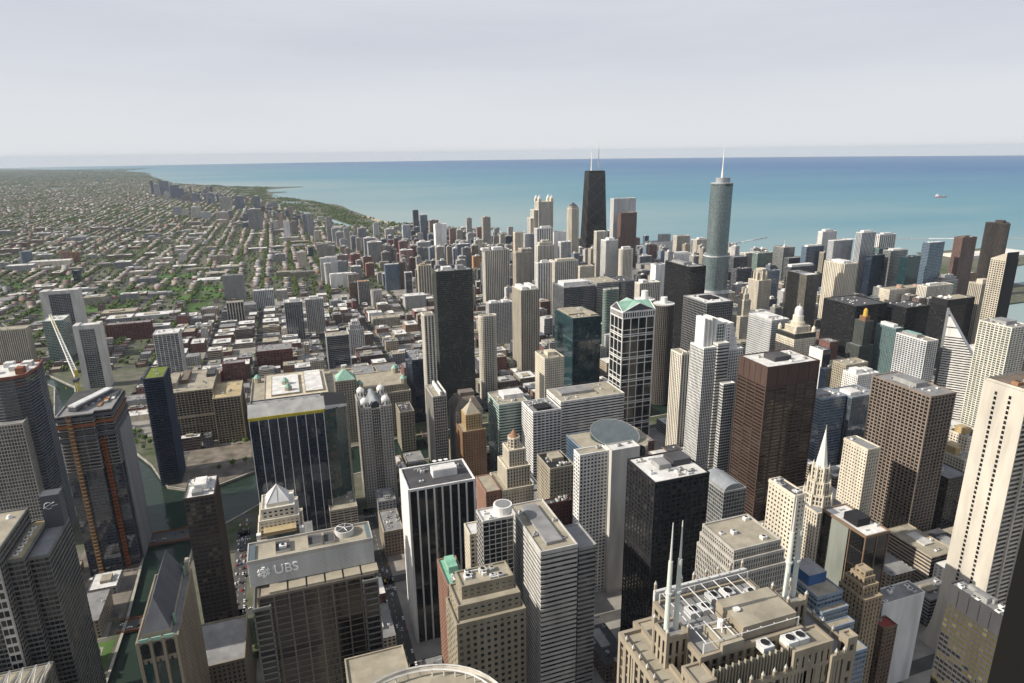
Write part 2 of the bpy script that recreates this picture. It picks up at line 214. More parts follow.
# style: wall, glass, bay, pier width, floor height, spandrel height, pier depth, spandrel depth
ST = dict(
    whitefin=('white', 'black', 7.0, 1.3, 3.9, 0, .9, 0), blackgrid=('black', 'black', 4.6, 1.3, 3.9, 1.2, .35, .2), whiteband=('palegrey', 'dark', 6, 0, 3.9, 2.0, 0, .4), greyband=('grey', 'dark', 6, 0, 3.9, 1.9, 0, .3),
    tanpunch=('tanstone', 'teal', 3.7, 1.9, 3.9, 1.9, .3, .22), brickpunch=('pinkbrick', 'dark', 3.2, 1.6, 3.8, 1.6, .3, .2), darkwhitegrid=('palegrey', 'black', 4.4, .45, 3.9, .55, .3, .22), creampunch=('cream', 'dark', 3.4, 1.6, 3.7, 1.7, .3, .2),
    whitepunch=('white', 'dark', 3.5, 1.3, 3.7, 1.6, .45, .3), whitegrid=('white', 'dark', 5.2, .9, 3.7, 1.5, .4, .3), stripe=('white', 'black', 6, 0, 4.0, 1.9, 0, .5), tealglass=('tealwall', 'teal', 3, .14, 4.0, .22, .1, .06),
    greygrid=('midgrey', 'jet', 3.6, .5, 3.9, .8, .5, .3), blacksteel=('black', 'black', 3, .5, 3.9, 1.1, .3, .15), darkapt=('darkgreen', 'dark', 3.2, .5, 3.1, 1.0, .3, .5), creamfin=('creamy', 'dark', 4.2, 1.9, 3.2, .5, .5, .2),
    browngrid=('brownstone', 'jet', 4.7, 1.2, 4.0, 1.2, 1.0, .6), rustband=('rust', 'bronze', 14.3, 1.0, 4.0, 1.6, .8, .35), creamsmall=('cream', 'dark', 3.2, 1.7, 3.7, 2.0, .25, .16), blackframe=('framebrown', 'jet', 13, .7, 14, .12, .5, .1),
    deco=('deco', 'dark', 3.3, 1.7, 3.6, 1.3, .45, .25), ribgrey=('ribgrey', 'dark', 1.8, .75, 3.9, .9, .45, .25), litgrid=('dark', 'lit', 3.2, .45, 4, 1.7, .3, .2), darkbrown=('bronze', 'dark', 4, .5, 3.9, 1.3, .3, .2),
    navyfin=('navy', 'navy', 4, .2, 3.2, .45, .2, 1.1), tancell=('tancell', 'black', 4.7, .7, 3.7, .75, 1.1, .8), whiteedge=('white', 'grey', 7, .7, 3.6, .45, .4, .2), navyedge=('white', 'navy', 40, 1.8, 3.8, .25, .4, .08), navyapt=('grey', 'navy', 5, .9, 3, .3, .4, .2),
    greyapt=('palegrey', 'dark', 4, 1.5, 3, .8, .4, .3), whitefinapt=('white', 'dark', 4.2, 1.5, 3, .7, .5, .3), brickloft=('brick', 'dark', 6.2, 1.5, 4.6, 1.7, .4, .25), navyglass=('navy', 'navy', 3, .12, 4, .22, .1, .05), greyfin=('ribgrey', 'dark', 2.6, .6, 3.9, .9, .5, .3),
    greypunch=('ribgrey', 'dark', 3.6, 1.6, 3.8, 1.7, .3, .2), greenband=('palegreen', 'green', 6, 0, 3.9, 1.7, 0, .3), creamround=('creamy', 'dark', 4, 1.4, 3.2, 1.0, .5, .3), tanrib=('beige', 'dark', 3.6, 1.7, 3.2, .4, .7, .2), charband=('charcoal', 'dark', 4, .3, 4, 1.4, .2, .35),
    greenglass=('palegreen', 'green', 3, .16, 3.5, .7, .1, .1), brownrib=('olive', 'dark', 3, 1.2, 4, .9, .5, .2), palemetal=('aluminium', 'grey', 2.6, .6, 3.9, 2.0, .25, .15), creamrib=('creamy', 'dark', 4.4, 2.1, 3.6, .5, .7, .2), blueglass=('bluewall', 'blue', 3, .25, 4, 1.1, .15, .1),
    bluemirror=('bluewall', 'mirror', 6, .16, 4, .16, .1, .05), ochrepunch=('buff', 'dark', 3.3, 1.6, 3.7, 1.6, .3, .2), whitesmall=('white', 'dark', 3.3, 1.5, 3.4, 1.6, .3, .2), tealfin=('tealfinwall', 'sky', 3, .6, 3.8, .4, .5, .1), bluegrid=('white', 'blue', 4.6, .8, 3.2, .8, .5, .35),
    whiteframe=('creamy', 'green', 5.6, 1.2, 3.3, 1.0, .6, .4), greyglass=('grey', 'grey', 3, .3, 3.9, .9, .2, .12), buffpunch=('buff', 'dark', 3.4, 1.5, 3.7, 1.6, .3, .2), redpunch=('darkbrick', 'dark', 3.4, 1.7, 3.7, 1.8, .25, .18), brownpunch=('brown', 'dark', 3.4, 1.6, 3.6, 1.6, .25, .18),
    yellowpunch=('buff', 'dark', 4, 1.7, 4.2, 1.6, .3, .2), orangepunch=('terracotta', 'dark', 3.4, 1.6, 3.2, 1.4, .25, .18), blankwhite=('white', None, 3, 0, 3.6, 0, 0, 0), blankbeige=('cream', None, 3, 0, 3.6, 0, 0, 0), blankgrey=('grey', None, 3, 0, 3.6, 0, 0, 0), blank=('palegrey', None, 3, 0, 3.6, 0, 0, 0),
    deck=('beige', 'black', 8, .7, 3.3, 1.4, .3, .4), whitepier=('palegrey', 'navy', 4, .2, 3.9, .5, .15, .08), palegrid=('grey', 'grey', 3, 1, 3.2, 1.2, .3, .2), blackstripe=('ribgrey', 'black', 6.4, 2.8, 3.3, 0, .5, 0), creamflank=('cream', 'dark', 5, 3.2, 3.6, .5, .6, .2),
    bluestripe=('marble', 'blue', 4.8, 1.3, 3.1, .5, .6, .2), palebluegrid=('marble', 'blue', 3, .7, 3.2, 1.0, .3, .2), whitesplit=('white', 'dark', 7.2, 3.0, 3.1, .6, .6, .3), brownband=('beige', 'black', 3, .2, 3.1, 1.2, .1, .4), brownapt=('redbrown', 'dark', 4.2, 1.7, 3, 1.1, .6, .4),
    orangeteal=('terracotta', 'teal', 6, 2, 4, 1.2, .4, .3), beigegrid=('beige', 'black', 4.2, 1.6, 3.9, 1.7, .5, .35), whiterib=('white', 'grey', 2.4, 1.0, 3.4, .35, .4, .15), marble=('marble', 'grey', 2.6, 1.3, 3.4, 1.3, .3, .2), redbrown=('redbrown', 'dark', 3, 1.3, 3.4, 1.3, .3, .2), beigerib=('beige', 'dark', 3.3, 1.6, 3, .5, .6, .2),
    balcony=('white', 'dark', 5, .3, 3, 1.1, .2, 1.4), creamglass=('creamy', 'grey', 5.2, 1.9, 3.2, .6, .5, .2), whiteribapt=('creamy', 'dark', 5.4, 2.5, 3, .4, 1.2, .2), blueapt=('bluewall', 'blue', 3.6, .4, 3, .9, .3, .3), creamsplit=('cream', 'dark', 8, 3, 3, .6, .6, .3), tanpunchlow=('tan', 'dark', 4, 1.6, 4, 1.6, .3, .2),
    siteyellow=('concrete', 'dark', 4.5, .8, 3.4, .6, .3, .5), granitefin=('granite', 'dark', 3.2, 1.15, 3.9, .6, .8, .25), ubs=('darkstone', 'jet', 8.4, .8, 4.0, .5, .6, .25), louver=('aluminium', 'grey', 3, .2, 1.1, .5, .1, .15), ornate=('cream', 'dark', 3.0, 1.5, 3.6, .9, .6, .3),
    mart=('tan', 'dark', 3.9, 1.9, 3.9, 1.6, .5, .3), navyfinwhite=('navy', 'navy', 3.1, .14, 3.9, .18, .1, .06), lantern=('ribgrey', 'dark', 3.5, 1.7, 3.7, 1.5, .4, .3), corncob=('cobconcrete', 'jet', 3.1, .9, 3.0, .7, 1.3, .5), slab=('slabgrey', 'navy', 7, .12, 3.4, .42, .1, .9), site=('siteconcrete', 'jet', 9, .5, 3.6, .8, .15, .9),
    siteglass=('slate', 'navy', 3, .15, 3.6, .5, .12, .1), boeing=('boeingstone', 'black', 3.0, .25, 3.9, 1.2, .2, .35), opera=('operastone', 'dark', 3.2, 1.7, 3.8, 1.5, .35, .2), whitestep=('white', 'dark', 3.0, 1.3, 3.6, 1.6, .35, .22), whitelouver=('white', 'grey', 2.6, .7, 3.6, .7, .3, .2), bluestep=('bluewall', 'blue', 3, .3, 3.9, 1.6, .15, .25),
    trump=('trumpsteel', 'silver', 2.6, .2, 3.7, .3, .12, .1), hancock=('black', 'bronze', 3.0, .45, 3.5, 1.2, .2, .25), donnelley=('white', 'black', 12.4, 1.0, 17.1, .8, .9, .6), diamond=('white', 'black', 6, 0, 3.9, 2.1, 0, .4), chase=('chasestone', 'black', 6, .9, 3.9, 1.2, 1.4, .5), darkcarbide=('darkgreen', 'dark', 3.0, 1.5, 3.6, 1.3, .4, .25), dark_tower=('bronze', 'black', 4, .5, 3.2, 1.2, .3, .5),
)
WIN_BUDGET = 95
def facade_on(T, poly, z0, z1, st, skip_grid=False, wins=0):
    """curtain wall: a glass (or plain) core with piers and spandrels standing proud of it, as two parts; the largest panes in view become parts of their own"""
    wall, gl, bay, pw, fh, sh, pd, sd = ST[st] if isinstance(st, str) else st
    n = len(poly); nf = max(1, round((z1-z0)/fh)); fh = (z1-z0)/nf
    core = MB(); gm = 'glass_'+gl if gl else wall
    bays = []
    for i in range(n):
        a, b = poly[i], poly[(i+1) % n]; w_ = math.hypot(b[0]-a[0], b[1]-a[1]); nb = max(1, round(w_/bay)); bays.append((w_, nb)); o = 53*i
        core.face([(*a, z0), (*b, z0), (*b, z1), (*a, z1)], gm, [(o, 0), (o+nb, 0), (o+nb, nf), (o, nf)])
    core.face([(*p, z1) for p in poly], wall)
    part = core.build('glass_wall' if gl else 'wall', T)
    if gl and (pw or sh) and not skip_grid:
        g = MB()
        if sh:
            outer = offset(poly, sd)
            for k in range(nf+1):
                a0, a1 = z0+k*fh-sh*(.5 if 0 < k < nf else (0 if k == 0 else 1)), z0+k*fh+sh*(.5 if 0 < k < nf else (1 if k == 0 else 0))
                for i in range(n):
                    j = (i+1) % n; p, q, P, Q = poly[i], poly[j], outer[i], outer[j]
                    g.face([(*P, a0), (*Q, a0), (*Q, a1), (*P, a1)], wall); g.face([(*P, a1), (*Q, a1), (*q, a1), (*p, a1)], wall); g.face([(*p, a0), (*q, a0), (*Q, a0), (*P, a0)], wall)
        if pw:
            for i in range(n):
                a, b = Vector(poly[i]), Vector(poly[(i+1) % n]); w_, nb = bays[i]; e = (b-a).normalized(); no = Vector((e.y, -e.x))
                for k in range(nb+1):
                    c0, c1 = w_*k/nb-pw/2, w_*k/nb+pw/2
                    if k == 0: c0 = -(pd-.015) if n <= 8 else 0
                    if k == nb: c1 = w_+(pd-.015 if n <= 8 else 0)
                    p, q = a+e*c0, a+e*c1; P, Q = p+no*pd, q+no*pd
                    g.face([(*P, z0), (*Q, z0), (*Q, z1), (*P, z1)], wall); g.face([(*p, z0), (*P, z0), (*P, z1), (*p, z1)], wall); g.face([(*Q, z0), (*q, z0), (*q, z1), (*Q, z1)], wall)
        g.build('facade_grid', T)
    if wins and gl:
        base = Vector(T.location); cells = []
        for i in range(n):
            a, b = Vector(poly[i]), Vector(poly[(i+1) % n]); w_, nb = bays[i]; e = (b-a)/max(w_, 1e-6); no = Vector((e.y, -e.x)); mid = (a+b)/2+base.xy
            if (CAM.xy-mid).dot(no) <= 5: continue
            for k in range(nb):
                for f in range(nf):
                    x = a+e*(w_*(k+.5)/nb); z = z0+(f+.5)*fh; p = Vector((x.x, x.y, z))+base; px = to_px(p)
                    if not px or not(-5 < px[0] < 1029 and -5 < px[1] < 688): continue
                    dv = (p-CAM); cells.append((-abs(dv.xy.dot(no))/dv.length**3*w_/nb, i, k, f))
        cells.sort(); mesh = {}
        for _, i, k, f in cells[:wins]:
            a, b = Vector(poly[i]), Vector(poly[(i+1) % n]); w_, nb = bays[i]; e = (b-a)/w_; no = Vector((e.y, -e.x))
            W = w_/nb-(pw or .12)-.02; Hh = fh-(sh or .12)-.02; key = i
            if key not in mesh:
                m = MB(); m.face([(0, 0, 0), (e.x*W, e.y*W, 0), (e.x*W, e.y*W, Hh), (0, 0, Hh)], gm, [(.2, .2), (.8, .2), (.8, .8), (.2, .8)]); o = m.build('window', T); mesh[key] = o
            else:
                o = mesh[key].copy(); COL.objects.link(o)
            s = a+e*(w_*(k+.5)/nb-W/2)+no*.04; o.location = (s.x, s.y, z0+f*fh+(sh or .12)/2+.01)
    return part
def roof_on(T, poly, z, rm, wall, h=1.1, out=.0, parapet=True):
    r = MB(); ins = offset(poly, -.45); r.face([(*p, z+.06) for p in ins], 'roof_'+rm); r.build('roof', T)
    if parapet:
        p = MB(); o_ = offset(poly, out)
        for i in range(len(poly)):
            j = (i+1) % len(poly)
            p.face([(*o_[i], z-.9), (*o_[j], z-.9), (*o_[j], z+h), (*o_[i], z+h)], wall); p.face([(*o_[i], z+h), (*o_[j], z+h), (*ins[j], z+h), (*ins[i], z+h)], wall); p.face([(*ins[j], z), (*ins[i], z), (*ins[i], z+h), (*ins[j], z+h)], wall)
            p.face([(*poly[i], z-.9), (*poly[j], z-.9), (*o_[j], z-.9), (*o_[i], z-.9)], wall)
        p.build('parapet', T)
FAN = None
def roof_unit(T, x, y, z, w_, d_, h_, m='aluminium'):
    b = MB(); b.box(x-w_/2, x+w_/2, y-d_/2, y+d_/2, z, z+h_, m)
    r_ = min(w_, d_)*.36
    b.prism(circle(x, y, r_, 8), z+h_, z+h_+.35, m, top='black')
    return b.build('roof_unit', T)
def penthouse(T, x0, x1, y0, y1, z, h, m):
    b = MB(); b.box(x0, x1, y0, y1, z, z+h, m if m in MATS else 'grey', top=False); p = rect(x0, x1, y0, y1)
    for k in range(max(2, int(h/1.4))):
        a = z+h*(k+.35)/max(2, int(h/1.4)); q = offset(p, .12)
        for i in range(4): j = (i+1) % 4; b.face([(*q[i], a), (*q[j], a), (*q[j], a+.35), (*q[i], a+.35)], m if m in MATS else 'grey'); b.face([(*q[i], a+.35), (*q[j], a+.35), (*p[j], a+.35), (*p[i], a+.35)], m if m in MATS else 'grey')
    o = b.build('penthouse', T)
    t = MB(); t.face([(*c, z+h+.01) for c in rect(x0, x1, y0, y1)], 'roof_white' if m == 'white' else 'roof_'+m if 'roof_'+m in MATS else 'roof_grey')
    t.build('roof', o)
    return o
FOOT = []          # footprints already built on
def claim(x0, x1, y0, y1): FOOT.append((x0, x1, y0, y1))

# ================================================================== the setting: lake, ground, river, streets
def sheet(name, poly, z, mat):
    tri = tessellate_polygon([[Vector((*p, 0)) for p in poly]]); me = D.meshes.new(name)
    fs = []
    for t in tri:
        a, b, c = (poly[i] for i in t)
        fs.append(t if (b[0]-a[0])*(c[1]-a[1])-(b[1]-a[1])*(c[0]-a[0]) > 0 else (t[0], t[2], t[1]))
    me.from_pydata([(*p, z) for p in poly], [], fs)
    me.materials.append(MATS[mat]); o = D.objects.new(name, me); COL.objects.link(o); return structure(o)
def ground_mat():
    m, t, b = nodes('city_ground'); l = t.links.new; g = t.nodes.new('ShaderNodeNewGeometry')
    a = t.nodes.new('ShaderNodeTexNoise'); a.inputs['Scale'].default_value = .004; a.inputs['Detail'].default_value = 9; a.inputs['Roughness'].default_value = .7
    v = t.nodes.new('ShaderNodeTexNoise'); v.inputs['Scale'].default_value = .05; v.inputs['Detail'].default_value = 6
    r = t.nodes.new('ShaderNodeValToRGB'); e = r.color_ramp.elements; e[0].position = .36; e[0].color = (.045, .075, .022, 1); e[1].position = .62; e[1].color = (.17, .155, .135, 1)
    mxn = t.nodes.new('ShaderNodeMix'); mxn.data_type = 'FLOAT'; mxn.inputs[0].default_value = .45
    l(g.outputs['Position'], a.inputs[0]); l(g.outputs['Position'], v.inputs[0]); l(a.outputs[0], mxn.inputs[2]); l(v.outputs[0], mxn.inputs[3]); l(mxn.outputs[0], r.inputs[0]); l(r.outputs[0], b.inputs['Base Color'])
    b.inputs['Roughness'].default_value = .9; b.inputs['Specular IOR Level'].default_value = .1; MATS['city_ground'] = m
ground_mat()
solid('street', (.075, .074, .072), var=.3, scale=.05, streak=False); solid('pavement', (.27, .255, .23), var=.25, scale=.05, streak=False); solid('embankment', (.34, .32, .28), var=.3)
solid('lawn', (.065, .125, .028), var=.3, scale=.02, streak=False); solid('sand', (.42, .36, .27), var=.15, scale=.02, streak=False); solid('paint', (.7, .68, .6), var=.2); solid('ballfield', (.34, .2, .09), var=.2, streak=False)
solid('gravel', (.17, .15, .125), var=.5, scale=.06, streak=False)
def water_mat(key, deep, shoal, near, far, rough, wave):
    m, t, b = nodes(key); l = t.links.new; g = t.nodes.new('ShaderNodeNewGeometry')
    # the shoals off the beach carry pale sand, the open lake is deep: colour follows the distance from the shore
    sp = t.nodes.new('ShaderNodeVectorMath'); sp.operation = 'DOT_PRODUCT'; sp.inputs[1].default_value = (.93, .36, 0); l(g.outputs['Position'], sp.inputs[0])
    mpn = t.nodes.new('ShaderNodeMapping'); mpn.inputs['Scale'].default_value = (.00016, .00042, 0); mpn.inputs['Rotation'].default_value = (0, 0, R(-36))
    a = t.nodes.new('ShaderNodeTexNoise'); a.inputs['Scale'].default_value = 1; a.inputs['Detail'].default_value = 8; a.inputs['Roughness'].default_value = .6; l(g.outputs['Position'], mpn.inputs[0]); l(mpn.outputs[0], a.inputs[0])
    c = t.nodes.new('ShaderNodeMapRange'); c.inputs[1].default_value = near; c.inputs[2].default_value = far; l(sp.outputs['Value'], c.inputs[0])
    ad = t.nodes.new('ShaderNodeMath'); ad.operation = 'MULTIPLY_ADD'; ad.inputs[1].default_value = .46; l(a.outputs[0], ad.inputs[0]); l(c.outputs[0], ad.inputs[2])
    r = t.nodes.new('ShaderNodeValToRGB'); e = r.color_ramp.elements; e[0].position = .2; e[0].color = (*shoal, 1); e[1].position = .95; e[1].color = (*deep, 1)
    x = e.new(.42); x.color = (.11, .25, .31, 1) if key == 'lake_water' else (*[.35*p+.65*q for p, q in zip(deep, shoal)], 1)
    l(ad.outputs[0], r.inputs[0]); l(r.outputs[0], b.inputs['Base Color'])
    bp = t.nodes.new('ShaderNodeBump'); bp.inputs['Strength'].default_value = wave; bp.inputs['Distance'].default_value = .5; n2 = t.nodes.new('ShaderNodeTexNoise'); n2.inputs['Scale'].default_value = .12; n2.inputs['Detail'].default_value = 3
    l(g.outputs['Position'], n2.inputs[0]); l(n2.outputs[0], bp.inputs['Height']); l(bp.outputs[0], b.inputs['Normal'])
    b.inputs['Roughness'].default_value = rough; b.inputs['IOR'].default_value = 1.33; MATS[key] = m; return b
lw = water_mat('lake_water', (.018, .115, .27), (.27, .35, .355), 2000, 20000, .55, .25); lw.inputs['Specular IOR Level'].default_value = .10
rw = water_mat('river_water', (.016, .030, .024), (.026, .042, .032), 0, 1200, .07, .8); rw.inputs['Specular IOR Level'].default_value = .3
RAD = 36500
shore = [(2200, -9000), (1700, -1500), (1500, 300), (1560, 640), (1930, 700), (1940, 1080), (1620, 1120), (1640, 1230), (2120, 1240), (2150, 1560), (2440, 1640), (2760, 1680), (2800, 1990), (2420, 2010), (2180, 1740), (1960, 1640), (1790, 1680), (1650, 1990), (1500, 2140), (1330, 2330), (1210, 2520), (1125, 2650), (1090, 2740), (1010, 2960), (985, 3300), (1000, 3520), (1150, 3590), (1148, 3640), (960, 3640),
         (830, 3760), (720, 3900), (610, 4230), (545, 4700), (520, 4960), (490, 5230), (470, 5700), (430, 5950), (330, 6100), (290, 6500), (120, 6900), (-40, 7050), (-120, 7600), (-60, 8100), (60, 8150), (70, 8260), (-120, 8350), (-160, 8900), (60, 9240), (290, 9330), (300, 9460), (-20, 9560), (-500, 9900), (-1000, 10700), (-1200, 11150), (-1560, 11900), (-2000, 13800), (-2600, 16500), (-3000, 19000), (-3400, 20600), (-4150, 22300), (-6500, 26500), (-10500, 32500)]
arc = [(RAD*math.cos(a), RAD*math.sin(a)) for a in np.linspace(math.atan2(32500, -10500), R(270), 40)][1:]
# land in three pieces round the river; x runs east, y runs north
RIV_N = [(-322, 1120), (-262, 1050), (-228, 988), (-206, 930), (-196, 908), (-173, 893), (-137, 888), (-92, 914), (40, 946), (300, 962), (620, 972), (930, 985), (1300, 1030), (1620, 1120)]     # north and east bank
RIV_S = [(1640, 1030), (1300, 940), (930, 905), (620, 892), (300, 880), (60, 862), (-60, 838), (-88, 812), (-108, 794), (-148, 760), (-154, 640), (-156, 480), (-156, 100), (-150, -9000)]
RIV_W = [(-198, -9000), (-196, 100), (-196, 480), (-194, 640), (-199, 780), (-222, 860), (-258, 940), (-302, 1020), (-366, 1110), (-408, 1230), (-455, 1410), (-562, 1560), (-656, 1830), (-940, 2300), (-1500, 3600)]
NB_E = [(-1440, 3600), (-900, 2320), (-620, 1830), (-530, 1560), (-420, 1400), (-372, 1230)]
i0 = shore.index((1620, 1120)); north = NB_E+RIV_N[:-1]+shore[i0:]+arc[:10]+[(-30000, 9000)]
north = [(-1440, 3600)]+NB_E[1:]+RIV_N[:-1]+shore[i0:]+[p for p in arc if p[1] > 6000]+[(-12000, 3800)]
loop = RIV_S+[p for p in shore if p[1] <= 1080]
west = RIV_W[:-1]+[(-1500, 3600), (-12000, 3790)]+[p for p in arc if p[1] <= 6000]
for nm, poly in (('ground', north), ('ground', loop), ('ground', west)): sheet(nm, poly, 0, 'city_ground')
LAKE = [(RAD*math.cos(a), RAD*math.sin(a)) for a in np.linspace(0, 2*math.pi, 181)[:-1]]
sheet('lake', LAKE, -3.2, 'lake_water')
RIV = RIV_N[:]+RIV_S+RIV_W+NB_E
rv = sheet('river', [(x, y) for x, y in RIV_N]+RIV_S[:-1]+[(-156, -600), (-198, -600)]+RIV_W[1:]+NB_E, -2.6, 'river_water')
q = MB()
for line in (RIV_N, RIV_S, RIV_W, NB_E+RIV_N[:1]):
    for a, b in zip(line, line[1:]):
        e = (Vector(b)-Vector(a)).normalized(); n_ = Vector((-e.y, e.x))*1.2
        q.face([(*a, -4), (*b, -4), (*b, .9), (*a, .9)], 'embankment'); A, B = Vector(a)+n_, Vector(b)+n_; A2, B2 = Vector(a)-n_, Vector(b)-n_
        q.face([(*A2, .9), (*B2, .9), (*B, .9), (*A, .9)], 'embankment')
structure(q.build('quay_wall'))
def in_poly(p, poly):
    x, y = p; c = False
    for (x1, y1), (x2, y2) in zip(poly, poly[1:]+poly[:1]):
        if (y1 > y) != (y2 > y) and x < (x2-x1)*(y-y1)/(y2-y1)+x1: c = not c
    return c
# streets: a regular grid; pavement blocks stand a kerb above the roadway
NS = [-1500, -1390, -1280, -1170, -1060, -967, -860, -750, -640, -540, -437, -304, -200, -97, 44, 160, 276, 409, 533, 657, 790, 939, 1060, 1180, 1300, 1420, 1540]
EW = [68, 198, 345, 487, 612, 755, 855, 1010, 1090, 1145, 1234, 1320, 1410, 1500, 1610, 1680, 1780, 1877, 1977, 2080, 2180, 2290, 2390, 2490, 2590, 2690, 2790]
PARKS = [(-720, -450, 2100, 2190), (-400, -330, 2290, 2420), (-345, -215, 2130, 2255), (-300, -240, 1990, 2110), (-540, -430, 2330, 2400), (-300, -215, 2280, 2400), (-1100, -860, 2590, 2690), (-90, -20, 2420, 2475), (1640, 1840, 1290, 1520), (1940, 2100, 1450, 1560), (-470, -330, 2560, 2680), (-820, -700, 2700, 2790), (-20, 40, 2560, 2600), (-640, -570, 2250, 2300)]
st_ = MB(); st_.face([(*p, .02) for p in rect(-1500, 1560, -200, 2850)], 'street')
def strip(mb, x0, x1, y0, y1, z, m): mb.face([(*p, z) for p in rect(x0, x1, y0, y1)], m)
blocks = []
WATER = [(x, y) for x, y in RIV_N]+RIV_S[:-1]+[(-156, -600), (-198, -600)]+RIV_W[1:]+NB_E
pv = MB()
def near_water(x0, x1, y0, y1):
    return any(in_poly((x, y), WATER) for x in np.linspace(x0, x1, 5) for y in np.linspace(y0, y1, 5))
road = MB()
for x0, x1 in zip(NS, NS[1:]):
    for y0, y1 in zip(EW, EW[1:]):
        a = (x0+6.5, x1-6.5, y0+6, y1-6)
        if x0 == -97 and y0 < 870: a = (-78, x1-7, y0+6, y1-6)
        if x0 == -200 and y0 < 900: continue
        if near_water(*a): continue
        if y0 > 1990 and x0 < 560 or any(a[0] < q[1] and a[1] > q[0] and a[2] < q[3] and a[3] > q[2] for q in PARKS): continue
        if not in_poly(((a[0]+a[1])/2, (a[2]+a[3])/2), north if y0 > 900 and x0 > -330 or y0 > 2000 else (loop if x0 > -160 else west)): continue
        blocks.append(a); pv.box(*a, 0, .15, 'pavement')
structure(pv.build('pavement'))
for x0, x1 in zip(NS, NS[1:]):
    for y0, y1 in zip(EW, EW[1:]):
        mx_, my_ = (x0+x1)/2, (y0+y1)/2
        for s in ((x0-6.5, x0+6.5, y0-6, y1+6), (x0-6.5, x1+6.5, y0-6, y0+6)):
            if not near_water(s[0]-3, s[1]+3, s[2], s[3]): strip(road, *s, .03, 'street')
structure(road.build('road'))
sheet('gravel_lot', [(-185, 905), (-172, 897), (-140, 893), (-96, 918), (40, 952), (40, 962), (-95, 962), (-95, 1020), (-180, 1022)], .2, 'gravel')
sheet('gravel_lot', [(-262, 640), (-199, 640), (-197, 770), (-210, 850), (-262, 850)], .2, 'gravel')
structure(sheet('lawn', [(-230, 480), (-200, 480), (-199, 612), (-230, 612)], .1, 'lawn'))
for p in PARKS: structure(sheet('lawn', rect(*p), .12, 'lawn'))
mk = MB()
for x, y0, y1 in ((-98, 360, 780), (-92.2, 360, 780), (44, 220, 790), (40, 360, 480), (48, 360, 480)):
    for y in np.arange(y0, y1, 9.0): strip(mk, x-.12, x+.12, y, y+3.2, .045, 'paint')
for y in (487, 612, 755, 345):
    for k in range(7): strip(mk, 37+k*2.1, 38+k*2.1, y-14, y-11, .045, 'paint'); strip(mk, -104+k*2.2, -103+k*2.2, y-14, y-11, .045, 'paint')
structure(mk.build('lane_markings'))
bc = [(985, 3300), (1000, 3520), (960, 3640), (830, 3760), (720, 3900), (610, 4230), (545, 4700), (500, 4690), (560, 4210), (670, 3880), (790, 3720), (930, 3600), (955, 3500), (945, 3300)]
sheet('beach', bc, .2, 'sand')
sheet('beach', [(1210, 2520), (1125, 2650), (1090, 2740), (1010, 2960), (985, 3300), (945, 3300), (970, 2960), (1060, 2720), (1100, 2630), (1185, 2500)], .2, 'sand')
sheet('lagoon', [(-40, 5330), (30, 5180), (150, 5080), (190, 5160), (110, 5330), (60, 5560), (-20, 5640), (-60, 5500)], .16, 'lake_water')
sheet('lagoon', [(250, 4500), (300, 4200), (380, 3900), (410, 3920), (350, 4250), (300, 4560)], .16, 'lake_water')
sheet('lagoon', [(-10, 6250), (130, 6180), (240, 6230), (130, 6420), (0, 6500)], .16, 'lake_water')
# the far breakwater and the harbour
for (xa, ya), (xb, yb), lab in (((1940, 2542), (2215, 2656), 'short thin stone breakwater seen beside the round glass spire tower'), ((2420, 2500), (3400, 2080), 'long low stone breakwater lying across the lake beyond the harbour towers')):
    b = MB(); e = (Vector((xb-xa, yb-ya))).normalized(); n_ = Vector((-e.y, e.x))*3.5; L_ = math.hypot(xb-xa, yb-ya); k = 0; s = 0
    while s < L_:
        d = random.uniform(30, 120); p = Vector((xa, ya))+e*s; p2 = Vector((xa, ya))+e*min(L_, s+d)
        if random.random() < .8:
            pts = [(p-n_), (p2-n_), (p2+n_), (p+n_)]; b.prism([tuple(c) for c in pts], -4, random.uniform(-1.2, 1.0), random.choice(['concrete', 'concrete', 'white']), scale=.9)
        s += d
    o = b.build('breakwater'); tag(o, lab, 'breakwater')

